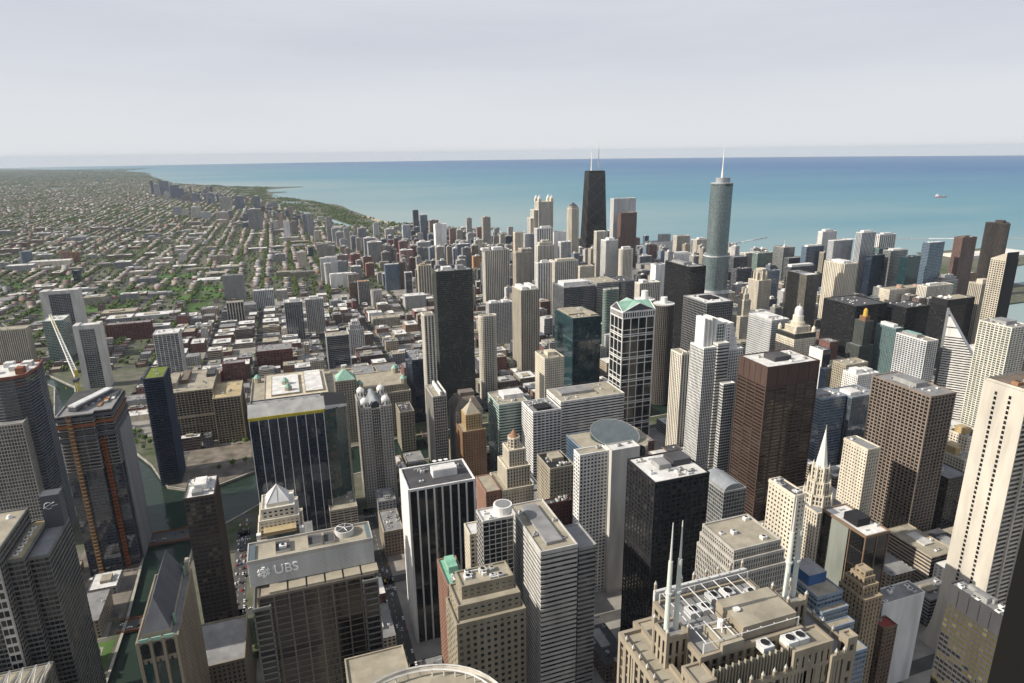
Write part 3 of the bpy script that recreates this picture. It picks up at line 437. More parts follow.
# ================================================================== ordinary towers, one call each (metres; x east, y north)
def build_tower(name, cat, lab, x0, x1, y0, y1, h, st, o):
    cx, cy = (x0+x1)/2, (y0+y1)/2; claim(x0, x1, y0, y1)
    T = thing(name, lab, cat, (cx, cy, 0)); W, Dp = x1-x0, y1-y0
    S_ = ST[st]; wall = S_[0]; out = max(S_[6], S_[7])+.06; rm = o.get('roof', 'grey')
    fx = lambda f: x0+f*W-cx
    fy = lambda f: y0+f*Dp-cy
    bl = o.get('blocks', [(0, 1, 0, 1, 0, h)])
    for k, (a, b, c, d, z0, z1) in enumerate(bl):
        P = rect(fx(a), fx(b), fy(c), fy(d))
        if o.get('round'): r_ = min(fx(b)-fx(a), fy(d)-fy(c))*.42; P = rounded(fx(a), fx(b), fy(c), fy(d), r_, 4)
        zt = z1
        if o.get('mech') and k == len(bl)-1:
            zt = z0+(z1-z0)*o['mech']; m = MB(); q_ = offset(P, out-.03)
            for i in range(4): j = (i+1) % 4; m.face([(*q_[i], zt), (*q_[j], zt), (*q_[j], z1-.5), (*q_[i], z1-.5)], wall); m.face([(*P[i], zt), (*P[j], zt), (*q_[j], zt), (*q_[i], zt)], wall)
            nseg = 5
            for i in range(4):
                for s in range(1, nseg):
                    a_, b_ = Vector(q_[i]), Vector(q_[(i+1) % 4]); e = (b_-a_).normalized(); n_ = Vector((e.y, -e.x)); p = a_+(b_-a_)*s/nseg
                    m.box(*sorted((p.x-.15-abs(n_.x)*.1, p.x+.15+abs(n_.x)*.1)), *sorted((p.y-.15-abs(n_.y)*.1, p.y+.15+abs(n_.y)*.1)), zt, z1-.6, 'black')
            m.build('plant_band', T)
        wins = 0
        if o.get('win') and k == 0: wins = WIN_BUDGET
        facade_on(T, P, z0, zt, st, wins=wins)
        if zt != z1:
            c_ = MB(); c_.prism(P, zt, z1, wall, bay=999); c_.build('plant_wall', T)
        roof_on(T, P, z1, rm if k == len(bl)-1 else 'grey' if rm == 'white' else rm, wall, out=out)
        z = z1
    P = rect(fx(0), fx(1), fy(0), fy(1))
    for f in o.get('belt', []):
        zb = h*f; b = MB(); q_ = offset(P, out+.1)
        for i in range(4): j = (i+1) % 4; b.face([(*q_[i], zb), (*q_[j], zb), (*q_[j], zb+4.2), (*q_[i], zb+4.2)], 'black' if wall == 'black' else wall); b.face([(*q_[i], zb+4.2), (*q_[j], zb+4.2), (*P[j], zb+4.2), (*P[i], zb+4.2)], wall); b.face([(*P[i], zb), (*P[j], zb), (*q_[j], zb), (*q_[i], zb)], wall)
        b.build('belt_course', T)
    if o.get('blankw'):
        b = MB(); b.box(fx(0)-out-.25, fx(0)-.02, fy(0)-out-.2, fy(1)+out, 0, h+1.3, o['blankw']); b.build('end_wall', T)
    if o.get('panel'):
        b = MB(); b.box(fx(0)-out-.5, fx(0)-out-.05, fy(.36), fy(.76), 0, h-1, 'panelgreen', bottom=True); b.build('light_panel', T)
    if o.get('blackface'):
        b = MB(); b.box(fx(0), fx(1)+out, fy(0)-out-.3, fy(0)-.03, 0, h+1.3, 'black'); b.build('end_wall', T)
        s = MB(); A, B, C_, D_ = [(fx(0), fy(0)), (fx(1), fy(0)), (fx(1), fy(1)), (fx(0), fy(1))]
        s.face([(*A, h+14), (*B, h+14), (*C_, h+1), (*D_, h+1)], wall); s.face([(*A, h), (*B, h), (*B, h+14), (*A, h+14)], 'black'); s.face([(*D_, h+1), (*A, h+1), (*A, h+14)], wall); s.face([(*B, h+1), (*C_, h+1), (*B, h+14)], wall); s.build('sloping_roof', T)
    if o.get('pierends'):
        for a, b_ in ((-.02, .2), (.8, 1.02)):
            b = MB(); b.box(fx(a), fx(b_), fy(0)-1.6, fy(1)+1, 0, h+2, 'palegrey'); b.build('stone_pier', T)
        b = MB(); b.box(fx(.2)+.01, fx(.8)-.01, fy(0)-1.2, fy(0)-.2, h-6, h+1.9, 'palegrey'); b.build('stone_lintel', T)
    if o.get('mansard'):
        m = MB(); q_ = offset(P, out+.3); m.prism(q_, h+.9, h+o['mansard'], 'mansard', top='roof_brown', scale=.62); m.build('mansard_roof', T)
        m = MB(); m.box(fx(.3), fx(.85), fy(.4), fy(.75), h+o['mansard'], h+o['mansard']+5, 'mansard'); m.build('penthouse', T)
    for (a, b, c, d, hh, m) in o.get('ph', []): penthouse(T, fx(a), fx(b), fy(c), fy(d), h+.1, hh, m)
    for (a, c, r_, hh, m) in o.get('drum', []):
        b = MB(); b.prism(circle(fx(a), fy(c), r_, 20), h, h+hh, m, bay=2); b.prism(circle(fx(a), fy(c), r_*.8, 20), h+hh, h+hh+.3, 'midgrey'); b.build('roof_drum', T)
    ph = o.get('ph', []); n = 0; tries = 0; rs = random.Random(len(lab)*7+int(x0))
    a0, b0, c0, d0 = bl[-1][:4]
    while n < o.get('units', 0)+(5 if W*Dp > 1200 else 2 if W > 15 else 0) and tries < 200:
        tries += 1; u, v_ = rs.uniform(a0+.1*(b0-a0), b0-.1*(b0-a0)), rs.uniform(c0+.1*(d0-c0), d0-.1*(d0-c0))
        if any(p[0]-.06 < u < p[1]+.06 and p[2]-.08 < v_ < p[3]+.08 for p in ph): continue
        if any(abs(u-p[0])*W < p[2]+2 and abs(v_-p[1])*Dp < p[2]+2 for p in o.get('drum', [])): continue
        if o.get('mansard') or o.get('blackface'): break
        roof_unit(T, fx(u), fy(v_), bl[-1][5]+.1, rs.uniform(2, 4.2), rs.uniform(2, 3.6), rs.uniform(1.2, 2.4), rs.choice(['aluminium', 'white', 'grey', 'palegrey'])); n += 1
    if o.get('win') and W*Dp > 700 and not o.get('mansard'):
        for k in range(2):
            for _ in range(30):
                u, v_ = rs.uniform(a0+.12*(b0-a0), b0-.3*(b0-a0)), rs.uniform(c0+.12*(d0-c0), d0-.12*(d0-c0)); lu = rs.uniform(.14, .24)
                if any(u < p[1]+.03 and u+lu > p[0]-.03 and p[2]-.06 < v_ < p[3]+.06 for p in ph) or any(abs(u+lu/2-p[0])*W < p[2]+lu*W/2 and abs(v_-p[1])*Dp < p[2]+2 for p in o.get('drum', [])): continue
                z = bl[-1][5]; b = MB(); b.box(fx(u), fx(u+lu), fy(v_)-.35, fy(v_)+.35, z+.7, z+1.3, 'aluminium', bottom=True); b.box(fx(u), fx(u)+.7, fy(v_)-.36, fy(v_)+.36, z+.05, z+1.31, 'aluminium'); b.build('roof_duct', T); break
    for k in range(o.get('dish', 0)):
        b = MB(); c = (fx(.5)+k*5, fy(.7)); b.prism(circle(*c, .3, 6), h+7, h+9, 'white'); b.prism(circle(*c, .5, 10), h+8.6, h+9.4, 'white', scale=4, cap=True); b.build('dish_antenna', T)
    for k in range(o.get('domes', 0)):
        c = (fx(.12+.07*(k % 4)), fy(.35+.35*(k//4)+.05*(k % 2))); r_ = 3.2; b = MB()
        for i in range(4): b.prism(circle(*c, r_*math.cos(i*.39), 12), h+1+r_*math.sin(i*.39), h+1+r_*math.sin((i+1)*.39), 'white', scale=math.cos((i+1)*.39)/math.cos(i*.39), centre=c)
        b.build('radome', T)
    if o.get('mast'):
        b = MB(); b.bar((fx(.5), fy(.5), h), (fx(.5), fy(.5), h+o['mast']+6), .35, 'white', 6); b.prism(circle(fx(.5), fy(.5), 4, 8), h, h+o['mast']*.55, 'white', scale=.12); b.build('roof_mast', T)
    if o.get('crown') == 'notch':
        for k in range(4):
            b = MB(); c = fx((k+.5)/4); b.prism(rect(c-W/11, c+W/11, fy(0)-out, fy(0)+2), h-.5, h+4.5, wall, scale=.55); b.build('crown_finial', T)
    if o.get('crown') == 'tallwin':
        b = MB(); q_ = offset(P, out+.25)
        for i in range(4): j = (i+1) % 4; b.face([(*q_[i], h-1.8), (*q_[j], h-1.8), (*q_[j], h+.4), (*q_[i], h+.4)], wall); b.face([(*q_[i], h+.4), (*q_[j], h+.4), (*P[j], h+.4), (*P[i], h+.4)], wall); b.face([(*P[i], h-1.8), (*P[j], h-1.8), (*q_[j], h-1.8), (*q_[i], h-1.8)], wall)
        b.build('cornice', T)
    if o.get('hood'):
        b = MB(); N_ = 10
        for k in range(N_):
            a1, a2 = math.pi*k/N_, math.pi*(k+1)/N_
            X = lambda a: (fx(.5)-math.cos(a)*W*.42); Z = lambda a: h+math.sin(a)*6
            b.face([(X(a1), fy(.05), Z(a1)), (X(a2), fy(.05), Z(a2)), (X(a2), fy(.95), Z(a2)), (X(a1), fy(.95), Z(a1))][::-1], 'greyroofmetal')
        b.face([(fx(.5)-math.cos(math.pi*k/N_)*W*.42, fy(.05), h+math.sin(math.pi*k/N_)*6) for k in range(N_, -1, -1)], 'greyroofmetal')
        b.build('roof_hood', T)
    return T
HEROES = [
('office_tower', 'office tower', 'black tower with white vertical fins and blank white west wall', 56.6, 112.0, 515.1, 553.7, 150, 'whitefin', {'roof': 'dark', 'ph': [(0.42, 0.8, 0.35, 0.62, 7, 'white')], 'dish': 3, 'win': 1, 'blankw': 'white'}),
('office_tower', 'office tower', 'black gridded tower with stained white flat roof and two sunken roof wells', 220.4, 267.2, 407.2, 448.3, 180, 'blackgrid', {'roof': 'white', 'ph': [(0.3, 0.52, 0.42, 0.72, 4, 'grey'), (0.58, 0.92, 0.45, 0.8, 5, 'dark')], 'units': 6, 'win': 1, 'belt': [0.62]}),
('office_tower', 'office tower', 'pale metal tower striped with long dark ribbon windows and yellowish roof trough', 126.1, 153.3, 397.1, 462.9, 150, 'whiteband', {'roof': 'tan', 'ph': [(0.25, 0.7, 0.1, 0.9, 2.5, 'grey')], 'win': 1}),
('office_tower', 'office tower', 'narrow slate grey slab tower tucked against the striped pale metal tower', 160.4, 174.1, 408.7, 438.7, 138, 'greyband', {'roof': 'grey', 'win': 1}),
('office_tower', 'office tower', 'tall tan granite tower with stepped top, square windows and grey roof plant', 43.6, 80.6, 305.3, 327.3, 200, 'tanpunch', {'roof': 'tan', 'blocks': [(0, 1, 0, 1, 0, 185), (0.05, 0.95, 0.15, 1, 185, 193), (0.15, 0.9, 0.4, 1, 193, 200)], 'units': 7, 'win': 1}),
('brick_tower', 'office tower', 'red brick tower with bright green copper roof beside the tan granite tower', 62.1, 75.3, 399.2, 439.1, 132, 'brickpunch', {'roof': 'copper', 'units': 3, 'win': 1, 'ph': [(0.3, 0.8, 0.55, 0.9, 5, 'copper')]}),
('office_tower', 'office tower', 'dark glass tower with white window grid and bright white roof with round drum', 95.2, 118.1, 432.5, 449.2, 160, 'darkwhitegrid', {'roof': 'white', 'win': 1, 'drum': [(0.8, 0.6, 7, 6, 'white')]}),
('office_slab', 'office tower', 'cream annex block with bare pale roof attached beside the white gridded glass tower', 89.8, 100.8, 450.0, 465.7, 140, 'creampunch', {'roof': 'white', 'win': 1}),
('office_tower', 'office tower', 'white punched window tower with softly rounded top corner and blank white flank', 214.6, 242.9, 523.8, 535.8, 150, 'whitepunch', {'roof': 'tan', 'win': 1}),
('stair_core_tower', 'office tower', 'blank white concrete slab tower with one column of slot windows', 243.7, 272.8, 517.7, 531.7, 152, 'blank', {'roof': 'white', 'win': 0}),
('office_tower', 'office tower', 'white gridded mid rise with black roof patch above the elevated corner', 245.8, 282.8, 724.0, 763.1, 110, 'whitegrid', {'roof': 'grey', 'ph': [(0.2, 0.7, 0.1, 0.5, 3, 'black')], 'units': 8, 'win': 1}),
('government_building', 'office tower', 'wide white building striped with black ribbon windows and stepped glass roof edge', 309.8, 404.9, 786.1, 836.1, 92, 'stripe', {'roof': 'tan', 'ph': [(0.1, 0.6, 0.4, 0.8, 4, 'grey')], 'units': 4, 'win': 1}),
('office_tower', 'office tower', 'deep teal glass box tower with tan roof and gold edge strip', 409.6, 459.9, 969.3, 1045.4, 155, 'tealglass', {'roof': 'tan', 'ph': [(0.05, 0.6, 0.3, 0.9, 2.5, 'tan'), (0.7, 0.95, 0.1, 0.5, 2.5, 'tan')], 'units': 4, 'win': 0, 'belt': [0.75]}),
('office_tower', 'office tower', 'dark tower with pale grey grid and sunken square well in its white roof', 571.5, 618.2, 842.0, 902.5, 193, 'greygrid', {'roof': 'white', 'ph': [(0.35, 0.8, 0.35, 0.75, 2.5, 'black')], 'win': 0}),
('office_tower', 'office tower', 'big black steel slab tower with grey roof beside the round glass spire tower', 665.4, 699.3, 1028.0, 1109.2, 212, 'blacksteel', {'roof': 'grey', 'units': 6, 'ph': [(0.1, 0.5, 0.3, 0.8, 5, 'grey')], 'win': 0}),
('apartment_tower', 'apartment tower', 'huge dark green grey apartment slab of fine gridded windows with cluttered white roof', 197.2, 254.8, 1013.0, 1035.0, 239, 'darkapt', {'roof': 'white', 'units': 14, 'ph': [(0.2, 0.45, 0.2, 0.8, 6, 'white'), (0.6, 0.8, 0.2, 0.8, 7, 'grey')], 'win': 0}),
('apartment_tower', 'apartment tower', 'slender cream apartment shaft standing directly beside the huge dark gridded slab', 152.6, 166.6, 899.6, 919.6, 200, 'creamfin', {'roof': 'tan', 'win': 0, 'crown': 'notch'}),
('office_tower', 'office tower', 'brown stone tower of deep square window grid with smooth grey roof', 584.1, 617.4, 479.1, 548.8, 172, 'browngrid', {'roof': 'grey', 'ph': [(0.25, 0.75, 0.35, 0.75, 5, 'pinkgrey')], 'win': 1}),
('office_tower', 'office tower', 'dark weathered steel tower with wide ribbon bays and bright white roof', 440.0, 506.2, 551.4, 595.8, 198, 'rustband', {'roof': 'white', 'ph': [(0.3, 0.62, 0.3, 0.7, 5, 'dark')], 'win': 1, 'mech': 0.9}),
('office_tower', 'office tower', 'cream stone tower of small square windows with grey boxes on its open roof', 313.5, 323.5, 367.5, 394.4, 172, 'creamsmall', {'roof': 'dark', 'units': 6, 'win': 1, 'crown': 'tallwin'}),
('office_tower', 'office tower', 'black glass tower with brown edge frames and white roof carrying black bulkhead', 349.4, 370.9, 334.6, 374.2, 150, 'blackframe', {'roof': 'white', 'panel': 1, 'ph': [(0.2, 0.75, 0.3, 0.62, 6, 'black')], 'win': 1}),
('art_deco_tower', 'tower', 'tan brick tower with stepped shoulders and small white rooftop box', 329.4, 344.4, 311.5, 333.0, 135, 'deco', {'roof': 'tan', 'blocks': [(0, 1, 0, 1, 0, 119), (0.08, 0.92, 0.15, 0.9, 119, 127), (0.2, 0.8, 0.25, 0.75, 127, 132), (0.3, 0.7, 0.3, 0.65, 132, 136)], 'win': 1}),
('office_tower', 'office tower', 'broad grey stone tower with finely ribbed walls and sloping stepped south shoulder', 220.7, 255.2, 316.5, 347.8, 180, 'ribgrey', {'roof': 'tan', 'blocks': [(-0.06, 1.1, -0.14, 1.05, 0, 166), (-0.03, 1.05, -0.07, 1.02, 166, 174), (0, 1, 0, 1, 174, 180)], 'units': 2, 'win': 0}),
('office_tower', 'office tower', 'dark office block with many lit yellow office windows and stained grey roof', 384.5, 396.2, 259.0, 294.5, 130, 'litgrid', {'roof': 'grey', 'ph': [(0.2, 0.55, 0.35, 0.6, 4, 'grey'), (0.6, 0.85, 0.3, 0.8, 3, 'grey')], 'units': 10, 'win': 1, 'mech': 0.9}),
('office_tower', 'office tower', 'slim dark tower with white roof beside the river bend', -116.7, -94.4, 564.0, 600.7, 150, 'darkbrown', {'roof': 'white', 'ph': [(0.3, 0.7, 0.35, 0.75, 5, 'white'), (0.25, 0.6, 0.1, 0.3, 3, 'grey')], 'units': 5, 'win': 1}),
('office_tower', 'office tower', 'thin curved blue black glass tower at the fork of the river', -203.4, -180.9, 913.9, 962.7, 148, 'navyfin', {'roof': 'grass', 'win': 0}),
('hotel_block', 'hotel', 'square tan concrete block of deep window cells west of the big river warehouse', -206.2, -143.1, 1046.1, 1146.6, 82, 'tancell', {'roof': 'tan', 'ph': [(0.0, 0.22, 0.2, 0.7, 9, 'tan'), (0.25, 0.42, 0.4, 0.9, 6, 'brown'), (0.8, 1, 0.6, 0.9, 5, 'dark')], 'units': 5, 'win': 0, 'belt': [0.5]}),
('hotel_annex', 'hotel', 'lower tan concrete block with plain ochre roof beside the deep celled block', -141.5, -104.6, 1027.6, 1099.0, 72, 'tancell', {'roof': 'ochre', 'units': 3, 'win': 0}),
('office_tower', 'office tower', 'white gabled office tower rounded at one end north of the river', -268.1, -225.8, 1365.1, 1401.3, 95, 'whiteedge', {'roof': 'white', 'win': 0}),
('office_tower', 'office tower', 'navy glass tower with white edge fins behind the river warehouse', 39.0, 82.8, 1307.9, 1332.6, 75, 'navyedge', {'roof': 'tan', 'win': 0}),
('apartment_tower', 'apartment tower', 'navy striped apartment tower with white west wall and white roof block', -33.5, 5.8, 1581.3, 1621.2, 90, 'navyapt', {'roof': 'white', 'ph': [(0.3, 0.7, 0.2, 0.8, 6, 'white')], 'win': 0, 'blankw': 'white'}),
('apartment_tower', 'apartment tower', 'pale grey chamfered apartment tower on a red brick garage', 14.0, 55.7, 1644.1, 1666.1, 80, 'greyapt', {'roof': 'white', 'ph': [(0.25, 0.75, 0.2, 0.8, 6, 'white')], 'win': 0}),
('apartment_tower', 'apartment tower', 'white stepped apartment tower of slit windows beside a red site crane', 91.0, 124.9, 1436.3, 1456.3, 68, 'whitefinapt', {'roof': 'white', 'blocks': [(0, 1, 0, 1, 0, 50), (0.15, 0.8, 0, 1, 50, 61), (0.3, 0.65, 0.1, 0.9, 61, 68)], 'win': 0}),
('brick_loft', 'loft', 'massive red brick loft of gridded window bays behind the warehouse roof', -93.7, -26.0, 1363.7, 1411.1, 42, 'brickloft', {'roof': 'grey', 'units': 5, 'win': 0}),
('office_tower', 'office tower', 'small navy glass tower with cluttered grey roof left of the huge dark slab', 150.0, 173.8, 1000.2, 1061.1, 105, 'navyglass', {'roof': 'grey', 'units': 7, 'win': 0}),
('office_tower', 'office tower', 'grey finned tower with white vertical blade walls and rows of roof louvres', 135.3, 151.8, 781.7, 826.1, 125, 'greyfin', {'roof': 'tan', 'ph': [(0.55, 0.68, 0, 1, 6, 'white'), (0.95, 1.02, 0, 1, 5, 'white')], 'win': 1}),
('mansard_tower', 'office tower', 'brown office block with broad sloping mansard roof behind the gold pyramid tower', 164.2, 198.6, 783.6, 822.5, 100, 'greypunch', {'roof': 'brown', 'mansard': 14, 'win': 0}),
('office_tower', 'office tower', 'green and white banded glass office block with ochre roof deck', 218.5, 258.1, 774.1, 821.6, 105, 'greenband', {'roof': 'tan', 'ph': [(0.3, 1, 0.35, 0.8, 6, 'white')], 'win': 1}),
('apartment_tower', 'apartment tower', 'cream tower with rounded corners and vertical window strips east of the dark slab', 278.1, 308.1, 1055.4, 1071.4, 150, 'creamround', {'roof': 'tan', 'round': 1, 'win': 0}),
('office_tower', 'office tower', 'tan vertical ribbed tower with jagged white crown near the teal glass box', 391.7, 428.0, 1165.8, 1214.3, 165, 'tanrib', {'roof': 'white', 'ph': [(0.1, 0.4, 0.1, 0.9, 5, 'white'), (0.6, 0.9, 0.1, 0.9, 6, 'white')], 'win': 0}),
('office_tower', 'office tower', 'cream brick tower with small windows, corner turrets and a short mast', 330.7, 361.6, 895.1, 935.2, 118, 'creamsmall', {'roof': 'tan', 'ph': [(0.3, 0.7, 0.3, 0.7, 6, 'cream')], 'mast': 12, 'win': 0}),
('office_tower', 'office tower', 'charcoal banded office tower with long white roof house north of the teal box', 554.0, 629.7, 1334.7, 1399.9, 125, 'charband', {'roof': 'grey', 'ph': [(0.1, 0.9, 0.3, 0.8, 8, 'white')], 'win': 0}),
('office_tower', 'office tower', 'grey stone banded tower with beige flat roof behind the green gabled tower', 645.5, 701.8, 1356.6, 1425.0, 125, 'greyband', {'roof': 'tan', 'win': 0}),
('office_tower', 'office tower', 'dark grey tower block joined on to the beige roofed banded tower', 708.1, 750.1, 1363.2, 1428.5, 122, 'charband', {'roof': 'dark', 'win': 0}),
('apartment_tower', 'apartment tower', 'slim green glass tower with rounded pale cap beside the green gables', 605.7, 640.9, 1239.3, 1253.3, 135, 'greenglass', {'roof': 'tan', 'round': 1, 'win': 0}),
('office_tower', 'office tower', 'dark brown grey gridded tower with plain white roof east of the river towers', 1046.0, 1078.8, 1146.8, 1206.8, 150, 'brownrib', {'roof': 'white', 'win': 0}),
('office_tower', 'office tower', 'pale blue grey metal tower with white roof next to the dark gridded tower', 762.3, 798.6, 917.7, 977.6, 130, 'palemetal', {'roof': 'white', 'ph': [(0.2, 0.8, 0.3, 0.8, 3, 'white')], 'win': 0}),
('office_tower', 'office tower', 'cream office shaft of slim vertical windows just left of the white stepped tower', 471.9, 484.5, 752.0, 777.3, 150, 'creamrib', {'roof': 'tan', 'win': 0, 'crown': 'notch'}),
('glass_office', 'office tower', 'low wide blue grey glass office with open steel roof beside the rust tower', 612.5, 651.9, 643.6, 675.4, 105, 'blueglass', {'roof': 'grey', 'ph': [(0.1, 0.6, 0.3, 0.8, 3, 'grey')], 'win': 0}),
('glass_office', 'office tower', 'reflective blue glass office with green edge and pale roof notch near brown stone tower', 655.1, 699.0, 636.8, 672.5, 104, 'bluemirror', {'roof': 'grey', 'ph': [(0.1, 0.5, 0.2, 0.7, 4, 'white')], 'win': 0}),
('office_tower', 'office tower', 'ochre brick tower of regular small windows with ornate stepped parapet', 750.1, 792.4, 740.5, 764.8, 105, 'ochrepunch', {'roof': 'tan', 'units': 3, 'win': 0}),
('hotel_tower', 'hotel', 'white building with tiny irregular windows and two white roof boxes', 745.7, 785.3, 713.1, 739.7, 98, 'whitesmall', {'roof': 'white', 'ph': [(0.1, 0.45, 0.3, 0.8, 6, 'white'), (0.6, 0.9, 0.3, 0.8, 4, 'white')], 'win': 0}),
('office_tower', 'office tower', 'small navy building with red cornice squeezed between rust tower and ochre tower', 738.8, 758.1, 765.6, 777.0, 92, 'navyglass', {'roof': 'dark', 'win': 0}),
('office_tower', 'office tower', 'narrow dark slab with ornate white west end behind the white roofed rust tower', 740.9, 756.3, 777.8, 804.4, 118, 'navyglass', {'roof': 'grey', 'win': 0, 'blankw': 'white'}),
('office_tower', 'office tower', 'long black steel office slab north east of the gold topped tower', 1047.8, 1129.0, 1009.9, 1093.8, 110, 'blacksteel', {'roof': 'dark', 'units': 8, 'win': 0}),
('office_tower', 'office tower', 'second long black steel slab with brown roof behind the gold topped tower', 1146.5, 1208.6, 977.7, 1027.1, 105, 'blacksteel', {'roof': 'dark', 'units': 5, 'win': 0}),
('office_tower', 'office tower', 'tall black steel tower with cluster of white roof domes', 1117.2, 1185.7, 874.2, 907.0, 145, 'blacksteel', {'roof': 'tan', 'domes': 6, 'win': 0, 'mech': 0.93}),
('office_tower', 'office tower', 'teal ribbed glass tower beside the white gridded blue apartment slab', 927.9, 943.3, 814.4, 851.6, 125, 'tealfin', {'roof': 'white', 'ph': [(0.2, 0.8, 0.2, 0.9, 5, 'white')], 'win': 0}),
('apartment_tower', 'apartment tower', 'blue glass apartment slab behind a white grid with green roof terrace', 875.4, 897.7, 716.2, 768.3, 135, 'bluegrid', {'roof': 'tan', 'ph': [(0.2, 0.7, 0.4, 0.9, 5, 'tealroof')], 'win': 0}),
('apartment_tower', 'apartment tower', 'tall white framed greenish apartment tower behind the white diamond topped tower', 913.1, 948.7, 625.5, 670.3, 175, 'whiteframe', {'roof': 'grey', 'ph': [(0.2, 0.8, 0.3, 0.8, 5, 'grey')], 'win': 0}),
('office_tower', 'office tower', 'cream office tower of small windows behind the pointed church spire', 511.0, 526.7, 480.1, 509.8, 125, 'creamsmall', {'roof': 'grey', 'win': 1, 'crown': 'tallwin'}),
('office_tower', 'office tower', 'grey glass office with rounded ribbed roof hood beside the rust tower base', 342.0, 366.6, 481.1, 518.0, 110, 'greyglass', {'roof': 'grey', 'hood': 1, 'win': 0}),
('office_tower', 'office tower', 'buff brick office with black roof and stepped parapet beside the white punched tower', 201.3, 226.7, 562.4, 596.1, 120, 'buffpunch', {'roof': 'black', 'units': 6, 'ph': [(0.3, 0.8, 0.4, 0.8, 4, 'tan')], 'win': 1}),
('dark_brick_building', 'office block', 'dark red brick block with white roof units below the buff brick office', 187.0, 220.6, 552.7, 561.6, 88, 'redpunch', {'roof': 'dark', 'units': 5, 'win': 1}),
('office_block', 'office tower', 'lower office slab with white roof between black roofed towers', 381.7, 424.5, 337.7, 352.7, 82, 'blankwhite', {'roof': 'grey', 'units': 5, 'win': 1}),
('dark_brick_building', 'office block', 'dark brown block with red patch on its roof beside the white slab', 368.4, 381.0, 323.6, 333.8, 75, 'brownpunch', {'roof': 'redroof', 'units': 2, 'win': 1}),
('low_office', 'office tower', 'low dark office block below the brown stone tower', 632.6, 662.5, 478.6, 510.4, 70, 'darkbrown', {'roof': 'grey', 'win': 1}),
('commercial_block', 'office tower', 'cream stone block with heavy cornice and ochre roof huts east of brown tower', 686.5, 708.6, 501.7, 536.2, 72, 'creampunch', {'roof': 'tan', 'ph': [(0.1, 0.45, 0.4, 0.8, 9, 'ochre'), (0.5, 0.9, 0.6, 0.95, 8, 'ochre')], 'units': 4, 'win': 1}),
('commercial_block', 'office tower', 'cream stone block with two ochre roof huts behind the heavy corniced block', 735.7, 764.4, 536.4, 561.3, 78, 'creampunch', {'roof': 'dark', 'ph': [(0.1, 0.5, 0.3, 0.8, 8, 'ochre')], 'units': 4, 'win': 0}),
('brick_loft', 'loft', 'low yellow brick hall with black roof beside the finned grey tower', 111.9, 132.1, 905.0, 942.3, 60, 'yellowpunch', {'roof': 'dark', 'units': 6, 'win': 0}),
('low_office', 'office tower', 'pale roofed parking deck below the four lantern tower', -1.7, 28.0, 713.9, 759.0, 32, 'deck', {'roof': 'tan', 'drum': [(0.5, 0.9, 7, 5, 'grey')], 'win': 0}),
('low_office', 'office tower', 'small brick office with grey roof along the shaded street', 49.1, 69.3, 652.8, 696.5, 30, 'buffpunch', {'roof': 'grey', 'units': 6, 'win': 1}),
('low_office', 'office tower', 'grey roofed office west of the small brick office', 23.1, 31.7, 597.8, 624.6, 40, 'greypunch', {'roof': 'grey', 'units': 3, 'win': 0}),
('glass_tower', 'office tower', 'dark glass tower framed by two broad white stone piers beyond the river', -574.5, -498.8, 1827.9, 1857.9, 110, 'whitepier', {'roof': 'white', 'pierends': 1, 'win': 0}),
('glass_tower', 'office tower', 'dark glass tower inside a broad white stone frame beside the tower crane', -396.5, -355.2, 1378.4, 1402.4, 120, 'whitepier', {'roof': 'white', 'pierends': 1, 'win': 0}),
('glass_tower', 'office tower', 'unfinished glass tower with ochre site panels behind the crane', -508.3, -470.9, 1589.4, 1639.3, 90, 'greenglass', {'roof': 'white', 'units': 5, 'win': 0}),
('office_slab', 'office tower', 'beige concrete office with sloping tan roof at the edge west of the river', -631.7, -538.2, 1583.1, 1613.1, 80, 'tanrib', {'roof': 'tan', 'win': 0}),
('office_slab', 'office tower', 'grey concrete ribbed block lower left behind the glass slab tower', -333.3, -296.7, 797.6, 827.6, 150, 'greyfin', {'roof': 'grey', 'win': 0}),
('grey_tower', 'office tower', 'wide grey concrete tower by the green playing fields', -201.4, -143.9, 2105.7, 2125.7, 75, 'palegrid', {'roof': 'grey', 'win': 0}),
('grey_tower', 'apartment tower', 'striped grey tower with black vertical panels in front of the field tower', -175.6, -135.0, 1820.0, 1840.0, 52, 'blackstripe', {'roof': 'tan', 'win': 0}),
('brick_loft', 'loft', 'dark brick loft row with deep window bays left of the rounded white tower', -430.5, -337.2, 1726.4, 1751.4, 40, 'brickloft', {'roof': 'grey', 'units': 4, 'win': 0}),
('brick_loft', 'loft', 'long red brick loft with arcaded cornice behind the deep celled block', -223.4, -152.7, 1297.5, 1315.5, 30, 'brickloft', {'roof': 'grey', 'units': 5, 'win': 0}),
('brick_loft', 'loft', 'tall red brick loft at the east end of the arcaded loft', -150.5, -112.7, 1292.8, 1312.8, 45, 'brickloft', {'roof': 'grey', 'units': 2, 'win': 0}),
('warehouse', 'warehouse', 'long grey roofed shed beside the trees on the north branch bank', -320.1, -272.5, 1248.4, 1278.4, 10, 'blankgrey', {'roof': 'grey', 'units': 3, 'win': 0}),
('warehouse', 'warehouse', 'pale roofed shed with skylights nearest the river fork trees', -296.8, -256.1, 1171.9, 1195.9, 9, 'blankbeige', {'roof': 'white', 'units': 4, 'win': 0}),
('office_tower', 'office tower', 'cream and grey slab tower with blank grey flank beside the lakefront towers', 1182.4, 1220.5, 1179.1, 1239.2, 160, 'creamflank', {'roof': 'tan', 'ph': [(0.2, 0.8, 0.2, 0.8, 5, 'white')], 'win': 0}),
('apartment_tower', 'apartment tower', 'tall pale blue striped tower with rounded white crown', 1443.3, 1492.0, 1385.7, 1403.7, 196, 'bluestripe', {'roof': 'white', 'ph': [(0.2, 0.8, 0.2, 0.8, 5, 'white')], 'win': 0}),
